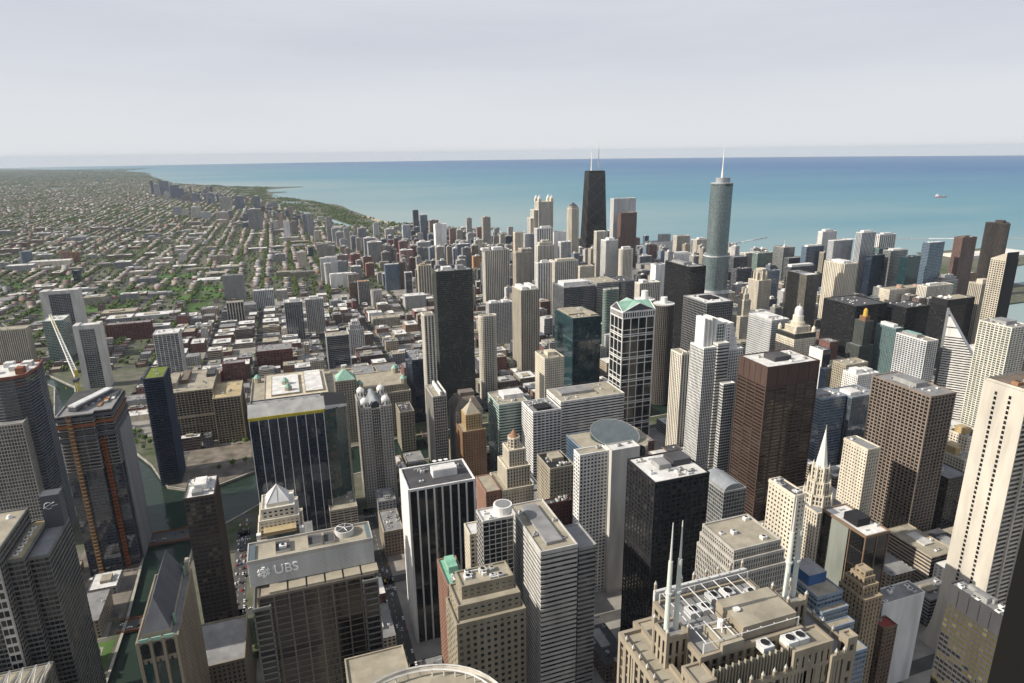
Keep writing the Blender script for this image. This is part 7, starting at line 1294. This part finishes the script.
for (a, b, c, d) in blocks:
    cy, cx = (c+d)/2, (a+b)/2
    if cy > 2850 or not visible(cx, cy, 10, 60): continue
    zone = 'loop' if (cy < 860 and cx > -80 and cx < 1000) else ('lake' if cx > 560 and cy > 900 or cx > 1000 else 'river')
    if cx > 1380 and 1200 < cy < 1700 and rs.random() < .45: continue
    if cx > 1000 and cy < 760: continue
    nx = max(1, round((b-a)/rs.uniform(26, 46))); ny = 2 if d-c > 55 else 1
    if zone == 'lake': nx = max(1, round((b-a)/rs.uniform(40, 60)))
    if cy > 2000 and cx < 560 and zone == 'river': continue
    for i in range(nx):
        for j in range(ny):
            w_, dd = (b-a)/nx, (d-c)/ny; x0, x1 = a+i*w_+1.2, a+(i+1)*w_-1.2; y0, y1 = c+j*dd+1.5, c+(j+1)*dd-1.5
            if rs.random() < (.16 if zone != 'loop' else .08): continue
            y1 -= rs.uniform(0, .25)*dd; x1 -= rs.uniform(0, .12)*w_
            if x1-x0 < 7 or y1-y0 < 7: continue
            ok = free(x0, x1, y0, y1)
            if not ok:
                for f in (.5,):
                    for (p0, p1, q0, q1) in ((x0, x0+(x1-x0)*f, y0, y1), (x1-(x1-x0)*f, x1, y0, y1), (x0, x1, y0, y0+(y1-y0)*f), (x0, x1, y1-(y1-y0)*f, y1)):
                        if free(p0, p1, q0, q1): x0, x1, y0, y1 = p0, p1, q0, q1; ok = True; break
                    if ok: break
            if not ok or not visible((x0+x1)/2, (y0+y1)/2, 15): continue
            lot_building(x0, x1, y0, y1, zone)
# near north side and the lakefront high rises
NN = 0
for _ in range(2600):
    if NN >= 150: break
    y = rs.uniform(2050, 3700); x = rs.uniform(120, 1180); west = 330-(y-2050)*.05
    if x < west and rs.random() < .86: continue
    if not in_poly((x+60, y+40), north) or not in_poly((x+70, y), north): continue
    if x > 1000-(y-2600)*.25 and y > 2600: continue
    if y > 3050 and x < 560: continue
    w_, d_ = rs.uniform(20, 38), rs.uniform(18, 34)
    if not free(x, x+w_, y, y+d_, 8): continue
    h = rs.uniform(22, 62) if x < 600 else rs.uniform(28, 78)
    if y > 3100: h = min(h, 50)
    cn = rs.choices(['tan', 'grey', 'brown', 'cream', 'pale', 'blue', 'red', 'white', 'dark'], [.14, .17, .13, .18, .13, .07, .09, .07, .04])[0]; c = COLS[cn]; k = rs.uniform(.8, 1.2); roof = rs.choice(['white', 'grey', 'tan'])
    word = {'dark': 'charcoal', 'pale': 'pale grey'}.get(cn, cn)
    uv_block('apartment_tower', auto_label(f"{word} {'short' if h < 40 else 'mid height'} apartment tower", x+w_/2, y, h), 'apartment tower', x, x+w_, y, y+d_, h, tuple(min(.75, v*k) for v in c), rs.choice(['fin', 'fin', 'punch', 'band', 'glass']) if cn != 'red' else 'punch', roof, rs=rs); NN += 1
for _ in range(260):
    y = rs.uniform(4200, 8600); sx = np.interp(y, [4200, 5230, 6100, 7050, 8600], [610, 470, 330, -40, -100]); x = sx-rs.uniform(420, 900)-max(0, (y-6000))*.05
    w_, d_ = rs.uniform(18, 40), rs.uniform(16, 30)
    if not free(x, x+w_, y, y+d_, 10) or not visible(x, y): continue
    cn = rs.choice(['tan', 'grey', 'brown', 'cream', 'pale', 'blue']); c = COLS[cn]; h = rs.uniform(20, 60 if y < 6500 else 85)
    if NN >= 215: break
    uv_block('apartment_tower', auto_label(f"{ {'pale': 'pale grey'}.get(cn, cn)} {'small' if h < 40 else 'taller'} lakeshore apartment tower", x, y, h), 'apartment tower', x, x+w_, y, y+d_, h, tuple(v*.9 for v in c), 'fin', 'grey', rs=rs); NN += 1

# ------------------------------------------------------------------ the carpet of houses and street trees
attr_mat('house_paint'); attr_mat('leaf', .9)
def bulk(name, V, F, C, mat, kind=True):
    me = D.meshes.new(name); V = np.asarray(V, np.float32); F = np.asarray(F, np.int32)
    me.vertices.add(len(V)); me.vertices.foreach_set('co', V.ravel()); k = F.shape[1]
    me.loops.add(F.size); me.loops.foreach_set('vertex_index', F.ravel()); me.polygons.add(len(F)); me.polygons.foreach_set('loop_start', np.arange(len(F), dtype=np.int32)*k)
    at = me.attributes.new('tint', 'FLOAT_COLOR', 'FACE'); cc = np.ones((len(F), 4), np.float32); cc[:, :3] = C; at.data.foreach_set('color', cc.ravel())
    me.materials.append(MATS[mat]); me.update(calc_edges=True); me.validate(); o = D.objects.new(name, me); COL.objects.link(o)
    if kind: o['kind'] = 'stuff'
    return o
houses = []      # x, y, w, d, h, wall colour, roof colour
wallc = np.array([(.23, .145, .12), (.26, .20, .17), (.38, .33, .28), (.31, .305, .31), (.50, .47, .43), (.17, .13, .12)]); roofc = np.array([(.34, .335, .335), (.21, .21, .215), (.13, .13, .135), (.52, .515, .50), (.26, .235, .21), (.17, .14, .125)])
trees = []       # x, y, r, h
def shore_x(y): return float(np.interp(y, [2650, 2960, 3300, 3640, 4230, 5230, 6100, 6900, 7600, 8350, 8900, 9330, 9900, 11150, 11900, 13800, 16500, 19000, 22300], [1100, 1000, 960, 940, 590, 470, 330, 110, -130, -140, -170, -40, -520, -1220, -1580, -2020, -2620, -3020, -4160]))
def park_w(y): return float(np.interp(y, [3300, 3640, 4300, 5300, 6500, 7500, 9300, 10500], [60, 260, 380, 360, 300, 260, 420, 120]))
SH = 0
for _ in range(1500):
    if SH >= 120: break
    y = rs.uniform(1480, 4600); x = rs.uniform(-.42*y-300, -250 if y < 3000 else 250); w_, d_ = rs.uniform(32, 95), rs.uniform(26, 60)
    if not free(x, x+w_, y, y+d_, 6) or not visible(x+w_/2, y+d_/2, 8) or near_water(x, x+w_, y, y+d_): continue
    cn = rs.choices(['tan', 'grey', 'cream', 'pale', 'brown', 'red'], [.2, .2, .15, .2, .12, .13])[0]; roof = rs.choices(['white', 'grey', 'tan', 'dark'], [.45, .3, .18, .07])[0]; h = rs.choice([rs.uniform(7, 13), rs.uniform(13, 26)])
    word = {'pale': 'pale grey'}.get(cn, cn)
    uv_block('warehouse', auto_label(f"{word} {'flat' if h < 13 else 'taller'} warehouse with {roof} roof", x+w_/2, y, h), 'warehouse', x, x+w_, y, y+d_, h, COLS[cn], rs.choice(['punch', 'band', 'blank']), roof, rs=rs); SH += 1
print('towers', CT)
occ = {}
for a, b, c, d in FOOT:
    for i in range(int(a//60), int(b//60)+1):
        for j in range(int(c//60), int(d//60)+1): occ.setdefault((i, j), []).append((a, b, c, d))
def hit(x0, x1, y0, y1, m=2):
    for i in range(int((x0-m)//60), int((x1+m)//60)+1):
        for j in range(int((y0-m)//60), int((y1+m)//60)+1):
            for a, b, c, d in occ.get((i, j), ()):
                if x0 < b+m and x1 > a-m and y0 < d+m and y1 > c-m: return True
    return False
GEOM = dict(p=PARKS)
y = 1480.0
rr = random.Random(5)
while y < 14500:
    bh = 200 if y < 6000 else 210
    xl = -0.40*y-420
    x = math.floor(xl/100)*100
    xr = shore_x(y+100)-(park_w(y) if y > 3300 else 20) if y > 2650 else 1000
    tree_p = .42+.4*min(1, max(0, (y-2200)/2600))+.12*math.sin(y*.0021)*math.cos(x*.003)
    mrg = 1 if y < 5200 else (1.5 if y < 8000 else 2.4)
    while x < xr:
        gap = rr.random() < .13 and y > 2000; jx = rr.uniform(-6, 6)
        for side, dirx in ((0, 1), (1, -1)):
            fx = (x+9 if side == 0 else x+91-15)+jx
            yy = y+8
            while yy < y+bh-14:
                lot = rr.uniform(8.5, 12.5)*mrg; dep = rr.uniform(13, 24) if mrg == 1 else rr.uniform(16, 30)
                if rr.random() < .12: lot *= 2.3
                hx0 = fx if side == 0 else fx+15-dep; hy0 = yy; hx1, hy1 = hx0+dep, yy+lot*.86
                if not gap and rr.random() < .78 and hx1 < xr:
                    inp = any(hx0 < b and hx1 > a and hy0 < d and hy1 > c for a, b, c, d in PARKS)
                    if not inp and not hit(hx0, hx1, hy0, hy1) and not (y < 3700 and in_poly((hx0, hy0), WATER)) and (x < -300 or y > 1990 and x < 560 or x > 560 and y > 2800) and visible((hx0+hx1)/2, (hy0+hy1)/2, 8, 25):
                        big = rr.random() < .07
                        houses.append((hx0, hx1, hy0, hy1, rr.uniform(6, 10.5)*(2.0 if big else 1), rr.choices(range(6), [.3, .24, .16, .12, .08, .10])[0], rr.choices(range(6), [.2, .24, .2, .14, .12, .10])[0]))
                yy += lot
            ty = y+6
            while ty < y+bh-4:
                ty += rr.uniform(8, 15)*(1 if y < 5000 else 1.5)
                if rr.random() < tree_p+.3 and (x < -300 or y > 2000):
                    tx = (x+3 if side == 0 else x+97)+rr.uniform(-1.5, 1.5); r_ = rr.uniform(3.8, 7.6)*(1 if y < 5000 else 1.35)
                    if tx < xr and visible(tx, ty, 5) and not hit(tx-3, tx+3, ty-3, ty+3): trees.append((tx, ty, r_, rr.uniform(9, 15)))
        for _ in range(int((34 if gap else 24)*tree_p*(1 if y < 5000 else 1.3))):
            tx, ty = x+rr.uniform(30, 70), y+rr.uniform(5, bh-5)
            if (x < -300 or y > 2000) and tx < xr and visible(tx, ty, 5) and not hit(tx-3, tx+3, ty-3, ty+3): trees.append((tx, ty, rr.uniform(3.4, 7.2)*(1 if y < 5000 else 1.5), rr.uniform(7, 14)))
        x += 100
    y += bh
for (a, b, c, d) in blocks:
    if not (1000 < c < 2000 and a < 560) or not visible((a+b)/2, (c+d)/2): continue
    for _ in range(7):
        e = rr.random(); tx, ty = (rr.choice((a-1, b+1)), rr.uniform(c, d)) if e < .6 else (rr.uniform(a, b), rr.choice((c-1, d+1)))
        if not hit(tx-2, tx+2, ty-2, ty+2): trees.append((tx, ty, rr.uniform(2.6, 4.6), rr.uniform(6, 11)))
# the lakefront park and the far suburbs read as woods
for _ in range(7000):
    y = rr.uniform(3350, 10500); sx = shore_x(y); x = sx-rr.uniform(15, park_w(y)+30)
    if math.sin(x*.021)+math.sin(y*.013+x*.01)+rr.uniform(-1, 1) < -.35: continue
    if any(in_poly((x, y), L_) for L_ in ([(-40, 5330), (30, 5180), (150, 5080), (190, 5160), (110, 5330), (60, 5560), (-20, 5640), (-60, 5500)], [(250, 4500), (300, 4200), (380, 3900), (410, 3920), (350, 4250), (300, 4560)], [(-10, 6250), (130, 6180), (240, 6230), (130, 6420), (0, 6500)])): continue
    if visible(x, y, 5) and not hit(x-4, x+4, y-4, y+4): trees.append((x, y, rr.uniform(5, 10), rr.uniform(10, 17)))
for _ in range(9000):
    y = rr.uniform(12500, 27000); x = rr.uniform(-.46*y, shore_x(y)-40)
    if visible(x, y, 5, 4): trees.append((x, y, rr.uniform(16, 42), rr.uniform(11, 18)))
for a, b, c, d in PARKS:
    for _ in range(int((b-a)*(d-c)/900)):
        e = rr.random(); x, y = (rr.uniform(a, b), rr.choice((c+4, d-4))) if e < .6 else (rr.choice((a+4, b-4)), rr.uniform(c, d))
        trees.append((x, y, rr.uniform(3.5, 6.5), rr.uniform(8, 13)))
for k in range(190):   # along the tree lined avenue
    t = rr.random(); trees.append((60+rr.choice((-16, 16, -22, 24))+rr.uniform(-3, 3)+t*26, 1700+t*800, rr.uniform(3.5, 6), rr.uniform(8, 13)))
hs = sorted(houses, key=lambda q: (q[0]+19)**2+(q[2]-32)**2)
near_h, far_h = hs[:290], hs[290:]
names = ['red brick', 'brown brick', 'tan', 'grey', 'pale stone', 'dark brick']
for (x0, x1, y0, y1, h, wi, ri) in near_h:
    uv_block('brick_house' if wi in (0, 1, 5) else 'town_house', auto_label(f"small {names[wi]} flat roofed house", (x0+x1)/2, (y0+y1)/2, h), 'house', x0, x1, y0, y1, h, tuple(wallc[wi]), 'punch', ['white', 'grey', 'dark', 'white', 'tan', 'brown'][ri], group='houses in the streets west and north of the river', hut=False, rs=rr)
A = np.array([q[:5] for q in far_h]); WI = np.array([q[5] for q in far_h]); RI = np.array([q[6] for q in far_h]); n = len(A)
V = np.zeros((n, 8, 3)); 
for k, (ix, iy, top) in enumerate(((0, 2, 0), (1, 2, 0), (1, 3, 0), (0, 3, 0), (0, 2, 1), (1, 2, 1), (1, 3, 1), (0, 3, 1))): V[:, k, 0] = A[:, ix]; V[:, k, 1] = A[:, iy]; V[:, k, 2] = A[:, 4]*top
Fq = np.array([(0, 1, 5, 4), (1, 2, 6, 5), (2, 3, 7, 6), (3, 0, 4, 7), (4, 5, 6, 7)]); F = (np.arange(n)[:, None, None]*8+Fq[None]).reshape(-1, 4)
C = np.zeros((n, 5, 3)); jit = RNG.uniform(.75, 1.25, (n, 1)); C[:, :4] = (wallc[WI]*jit)[:, None]; C[:, 4] = roofc[RI]*RNG.uniform(.8, 1.15, (n, 1))
bulk('far_houses', V.reshape(-1, 3), F, C.reshape(-1, 3), 'house_paint')
# trees: each a ragged cloud of leaf clumps round a trunk height
Tt = np.array(trees); nT = len(Tt); d_ = np.hypot(Tt[:, 0], Tt[:, 1])
def crowns(P, clumps, seed):
    g = np.random.default_rng(seed); n = len(P); K = clumps
    o = g.normal(size=(n, K, 3)); o /= np.linalg.norm(o, axis=2, keepdims=True)+1e-6; o *= g.uniform(.25, .85, (n, K, 1)); r = P[:, 2][:, None]
    cen = np.stack([P[:, 0][:, None]+o[..., 0]*r, P[:, 1][:, None]+o[..., 1]*r, P[:, 3][:, None]*.62+o[..., 2]*P[:, 3][:, None]*.36], -1)
    s = r*g.uniform(.30, .62, (n, K))
    base = np.array([(1, 0, 0), (-.5, .87, 0), (-.5, -.87, 0), (0, 0, 1), (0, 0, -1)]); tri = np.array([(0, 1, 3), (1, 2, 3), (2, 0, 3), (1, 0, 4), (2, 1, 4), (0, 2, 4)])
    ang = g.uniform(0, 6.28, (n, K)); ca, sa = np.cos(ang), np.sin(ang); B = np.broadcast_to(base, (n, K, 5, 3))*g.uniform(.65, 1.3, (n, K, 5, 1))
    X = B[..., 0]*ca[..., None]-B[..., 1]*sa[..., None]; Y = B[..., 0]*sa[..., None]+B[..., 1]*ca[..., None]
    VV = np.stack([X*s[..., None], Y*s[..., None], B[..., 2]*np.minimum(s, P[:, 3][:, None]*.34)[..., None]], -1)+cen[:, :, None]
    VV[..., 2] = np.maximum(VV[..., 2], .3); m = n*K
    FF = (np.arange(m)[:, None, None]*5+tri[None]).reshape(-1, 3); tone = g.uniform(0, 1, (n, 1, 1)); jit = g.uniform(.7, 1.35, (n, K, 1))
    col = (np.array((.040, .070, .020))*(1-tone)+np.array((.10, .135, .038))*tone)*jit; CC = np.repeat(col.reshape(-1, 3), 6, axis=0)
    return VV.reshape(-1, 3), FF, CC
sel = [(d_ < 3200, 9), ((d_ >= 3200) & (d_ < 6500), 5), (d_ >= 6500, 3)]; v0 = 0; VS, FS, CS = [], [], []
for k, (m, c_) in enumerate(sel):
    v, f_, c = crowns(Tt[m], c_, k+3); VS.append(v); FS.append(f_+v0); CS.append(c); v0 += len(v)
bulk('street_tree_foliage', np.concatenate(VS), np.concatenate(FS), np.concatenate(CS), 'leaf')
print('houses', n, 'trees', nT, 'fill objects', len(COL.objects))
# trees one can tell apart beside the river, each with trunk and crown
solid('bark', (.10, .075, .055), streak=False)
def tree_proto(seed):
    g = np.random.default_rng(seed); T = thing('deciduous_tree', 'tree', 'tree'); b = MB(); b.prism(circle(0, 0, .32, 7), 0, 4.2, 'bark', scale=.6)
    for k in range(6):
        a = k*1.05+g.uniform(-.3, .3); b.bar((0, 0, 3.0+.3*k), (2.6*math.cos(a), 2.6*math.sin(a), 6+g.uniform(0, 2.4)), .11, 'bark')
    b.build('trunk', T); v, f_, c = crowns(np.array([[0, 0, 4.6, 11.0]]), 90, seed); v = v*np.array((1, 1, 1)); c0 = np.array([0, 0, 6.8])
    m = len(v)//5; vv = v.reshape(m, 5, 3); ce = vv.mean(1, keepdims=True); v = (ce+(vv-ce)*.42).reshape(-1, 3); o = bulk('crown', v, f_, c*np.array((1.15, 1.35, 1.0)), 'leaf', kind=False); o.parent = T; return T
protos = [tree_proto(s) for s in (31, 32, 33)]
SP = [(-289, 1147), (-280, 1128), (-270, 1112), (-259, 1092), (-249, 1078), (-300, 1166), (-310, 1180), (-296, 1140), (-275, 1102), (-262, 1075), (-120, 1018), (-104, 1012), (-88, 1016), (-135, 936), (-118, 940), (-102, 944), (-86, 949), (-150, 1262), (-130, 1258), (-112, 1264), (-105, 1330), (-96, 1338), (-180, 1268), (-196, 1272), (-300, 1440), (-286, 1432), (-220, 1450), (-202, 1455), (-226, 600), (-208, 592), (-224, 576), (-206, 566), (-222, 552), (-207, 540), (-223, 528), (-205, 516), (-222, 500), (-206, 492), (-268, 1098), (-258, 1066), (-246, 1046), (-292, 1152), (-284, 1136), (-306, 1176), (-322, 1210), (-276, 1120), (-330, 1250), (-318, 1262), (-262, 1110), (-240, 1062), (60, 548), (60, 536), (60, 524), (60, 470), (60, 460), (-77, 540), (-77, 552), (-77, 566), (-77, 580)]
for i, (x, y) in enumerate(SP):
    if i < 3: T = protos[i]
    else:
        T = protos[i % 3].copy(); COL.objects.link(T)
        for ch in protos[i % 3].children: c = ch.copy(); COL.objects.link(c); c.parent = T
    s = .75+.5*((i*37 % 10)/10); T.location = (x, y, .15); T.rotation_euler = (0, 0, i*1.3); T.scale = (s, s, s*.95)
    T['label'] = auto_label('leafy green tree', x, y, 6); T['category'] = 'tree'; T['group'] = 'trees along the river and streets'

# ================================================================== bridges, cars, boat
def bridge(xa, ya, xb, yb, w_, lab, m='rustsite'):
    L_ = math.hypot(xb-xa, yb-ya); T = thing('bascule_bridge', lab, 'bridge', ((xa+xb)/2, (ya+yb)/2, 0)); T.rotation_euler = (0, 0, math.atan2(yb-ya, xb-xa))
    b = MB(); b.box(-L_/2, L_/2, -w_/2, w_/2, -.6, .25, 'brown'); b.box(-L_/2, L_/2, -w_/2+1.6, w_/2-1.6, .26, .30, 'street'); b.build('deck', T)
    for s in (-1, 1):
        b = MB(); y = s*(w_/2-.2); N_ = 10; b.box(-L_/2, L_/2, y-.2, y+.2, .25, 1.5, m)
        for k in range(N_+1):
            x = -L_/2+L_*k/N_; hgt = 4.2-2.6*math.sin(math.pi*k/N_); b.bar((x, y, .2), (x, y, hgt), .22, m)
            if k < N_: h2 = 4.2-2.6*math.sin(math.pi*(k+1)/N_); b.bar((x, y, hgt), (x+L_/N_, y, h2), .3, m); b.bar((x, y, .3), (x+L_/N_, y, h2), .16, m)
        b.build('side_truss', T)
    for sx, sy in ((-1, 1), (1, -1)):
        b = MB(); x, y = sx*(L_/2+3), sy*(w_/2+2.5); b.box(x-2.2, x+2.2, y-2.2, y+2.2, 0, 6.5, 'tan'); b.prism(rect(x-2.6, x+2.6, y-2.6, y+2.6), 6.5, 9, 'slate', scale=.2); b.build('bridge_house', T)
    return T
bridge(-198, 778, -147, 778, 26, 'wide brown steel bridge crossing the south river branch near the fork')
bridge(-199, 628, -150, 628, 18, 'brown deck bridge lower down the south branch behind the slate gabled tower')
bridge(-199, 487, -152, 487, 18, 'southernmost brown bridge over the south river branch')
bridge(-60, 832, -60, 914, 20, 'bridge hidden partly behind the navy yellow striped tower')
bridge(160, 876, 160, 962, 20, 'brown bridge over the main river below the finned grey tower')
bridge(276, 872, 276, 966, 20, 'brown bridge over the main river west of the cream rounded tower')
# cars
for k, c in dict(car_white=(.75, .75, .74), car_silver=(.42, .43, .45), car_black=(.02, .02, .022), car_red=(.35, .03, .025), car_blue=(.05, .10, .28), car_yellow=(.6, .42, .04), tyre=(.02, .02, .02)).items(): solid(k, c, rough=.3 if k != 'tyre' else .9, var=.03, spec=.5, streak=False)
def car_proto(col):
    T = thing('car', 'car', 'car'); b = MB(); S_ = [(-2.2, .35, .75), (-2.15, .35, .95), (-1.1, .3, 1.0), (1.0, .3, 1.0), (2.1, .35, .85), (2.2, .38, .6)]
    for (xa, za, zb), (xc, zc, zd) in zip(S_, S_[1:]):
        b.face([(xa, -.88, za), (xc, -.88, zc), (xc, -.88, zd), (xa, -.88, zb)], 'car_'+col); b.face([(xc, .88, zc), (xa, .88, za), (xa, .88, zb), (xc, .88, zd)], 'car_'+col); b.face([(xa, -.88, zb), (xc, -.88, zd), (xc, .88, zd), (xa, .88, zb)], 'car_'+col)
    b.face([(2.2, -.88, .38), (2.2, .88, .38), (2.2, .88, .6), (2.2, -.88, .6)], 'car_'+col); b.face([(-2.2, .88, .35), (-2.2, -.88, .35), (-2.2, -.88, .75), (-2.2, .88, .75)], 'car_'+col); b.build('body', T)
    b = MB(); p = rect(-1.5, 1.0, -.82, .82); q = rect(-1.05, .35, -.66, .66)
    for i in range(4): j = (i+1) % 4; b.face([(*p[i], 1.0), (*p[j], 1.0), (*q[j], 1.48), (*q[i], 1.48)], 'glass_black')
    cb = b.build('cabin_glass', T); b = MB(); b.face([(*v_, 1.485) for v_ in rect(-1.08, .38, -.68, .68)], 'car_'+col); b.build('roof', cb)
    for sx in (-1.35, 1.35):
        for sy in (-.86, .86):
            b = MB(); n = 10; b.prism(circle(0, 0, .34, n), -.1, .1, 'tyre'); o = b.build('wheel', T); o.rotation_euler = (R(90), 0, 0); o.location = (sx, sy, .34)
    return T
def dup(r):
    t = r.copy(); COL.objects.link(t)
    for ch in r.children:
        c = ch.copy(); COL.objects.link(c); c.parent = t
        for g in ch.children: d = g.copy(); COL.objects.link(d); d.parent = c
    return t
cols = ['white', 'silver', 'black', 'red', 'blue', 'yellow']; CP = {c: None for c in cols}; rc = random.Random(9); spots = []
LN = [(-101.5, 90, 'river side drive'), (-98.5, 90, 'river side drive'), (-94.5, 270, 'river side drive'), (-91.5, 270, 'river side drive')]
for x, rz, nm in LN:
    y = 372+rc.uniform(0, 8)
    while y < 800:
        if rc.random() < .62: spots.append((x+rc.uniform(-.3, .3), y, rz, nm))
        y += rc.uniform(7, 17)
for x, rz in ((38.5, 90), (42, 90), (46, 270), (49.5, 270), (36.2, 90)):
    y = 418+rc.uniform(0, 8)
    while y < 640:
        if rc.random() < (.55 if x != 36.2 else .75): spots.append((x+rc.uniform(-.3, .3), y, rz, 'shaded street'))
        y += rc.uniform(8, 20)
for k in range(7): spots.append((-196+k*7+rc.uniform(-1, 1), 628+rc.choice((-3.2, 3.2)), 0 if k % 2 else 180, 'brown deck bridge'))
for k in range(5): spots.append((-192+k*10+rc.uniform(-1, 1), 778+rc.choice((-4, 4)), 0 if k % 2 else 180, 'wide brown steel bridge'))
for k in range(5): spots.append((-85+k*22, 612+rc.choice((-3, 3)), 0, 'cross street'))
cnt = {}
for (x, y, rz, nm) in spots:
    c = rc.choices(cols, [.34, .24, .2, .08, .08, .06])[0]
    if CP[c] is None: t = CP[c] = car_proto(c)
    else: t = dup(CP[c])
    t.location = (x, y, .05 if 'bridge' not in nm else .31); t.rotation_euler = (0, 0, R(rz))
    t['label'] = auto_label(f'{c} car on the {nm}', x, y, 1); t['category'] = 'car'; t['group'] = 'cars in the streets by the river'
# the building yard at the foot of the unfinished tower
yc = random.Random(3); placed = []
for k in range(400):
    if len(placed) >= 34: break
    x, y = yc.uniform(-262, -221), yc.uniform(642, 719); w_, d_, h_ = yc.choice([(6, 2.4, 2.6), (12, 2.5, 2.9), (4, 3, 1.4), (3, 7, 1.1), (2.4, 6, 2.6)])
    if any(abs(x-a) < (w_+c)/2+1 and abs(y-b) < (d_+d)/2+1 for a, b, c, d in placed): continue
    placed.append((x, y, w_, d_)); m = yc.choice(['white', 'terracotta', 'blue', 'tan', 'grey', 'ochre', 'brown']); b = MB(); b.box(-w_/2, w_/2, -d_/2, d_/2, 0, h_, m)
    for i in range(int(w_/.8)):
        xx = -w_/2+.4+i*.8; b.box(xx-.1, xx+.1, -d_/2-.06, -d_/2, .1, h_-.1, m); b.box(xx-.1, xx+.1, d_/2, d_/2+.06, .1, h_-.1, m)
    o = b.build('site_container' if h_ > 2 else 'material_pile'); o.location = (x, y, .1)
    word = {'terracotta': 'red brown'}.get(m, m)
    tag(o, auto_label(f"{word} {'site container' if h_ > 2 else 'pile of building material'} in the yard", x, y, 1), 'container' if h_ > 2 else 'material pile', 'clutter in the building yard')
# the lone ship out on the lake
T = thing('cargo_ship', 'small white and red ship alone far out on the lake', 'ship', (5320, 4211, -3.2)); T.rotation_euler = (0, 0, R(-20))
b = MB(); hull = [(-48, -7), (30, -7), (50, 0), (30, 7), (-48, 7)]; b.prism(hull, 0, 7, 'redpaint', bay=9); b.build('hull', T)
b = MB(); b.box(-44, -24, -6, 6, 7, 22, 'white'); b.box(-40, -30, -5, 5, 22, 27, 'white'); b.build('deckhouse', T); b = MB(); b.bar((-34, 0, 27), (-34, 0, 38), .6, 'white'); b.bar((20, 0, 7), (20, 0, 22), .6, 'white'); b.build('mast', T)
for x0, x1, y0, y1, h, lab in ((2430, 2560, 1800, 1900, 12, 'flat white roofed hall on the harbour peninsula'), (2600, 2780, 1760, 1900, 10, 'long white roofed waterworks hall behind the dark curved lake tower')):
    uv_block('waterworks_hall', lab, 'hall', x0, x1, y0, y1, h, (.6, .58, .52), 'blank', 'white', rs=random.Random(2))
# the black corner of the tower we look out of
T = thing('black_viewing_tower', 'dark black steel corner of the tower the view is taken from, along the right edge', 'tower', (0, 0, 0))
b = MB(); b.box(-35, 35, -35, 31.2, 0, 440, 'jet'); b.build('tower_shaft', T)
b = MB(); b.box(-16.685, -14.8, 31.3, 33.77, 0, 440, 'jet'); b.build('corner_pier', T)
# ------------------------------------------------------------------ the air
hz = D.materials.new('haze'); hz.use_nodes = True; t = hz.node_tree; t.nodes.clear(); on = t.nodes.new('ShaderNodeOutputMaterial'); pvn = t.nodes.new('ShaderNodeVolumePrincipled')
pvn.inputs['Color'].default_value = (.66, .745, .86, 1); pvn.inputs['Density'].default_value = 2.1e-5; pvn.inputs['Anisotropy'].default_value = .0; t.links.new(pvn.outputs[0], on.inputs['Volume'])
b = MB(); b.v = []; me = D.meshes.new('haze'); X = 37500
me.from_pydata([(-X, -X, -6), (X, -X, -6), (X, X, -6), (-X, X, -6), (-X, -X, 470), (X, -X, 470), (X, X, 470), (-X, X, 470)], [], [(3, 2, 1, 0), (4, 5, 6, 7), (0, 1, 5, 4), (1, 2, 6, 5), (2, 3, 7, 6), (3, 0, 4, 7)]); me.materials.append(hz)
o = D.objects.new('haze', me); COL.objects.link(o); o['kind'] = 'stuff'
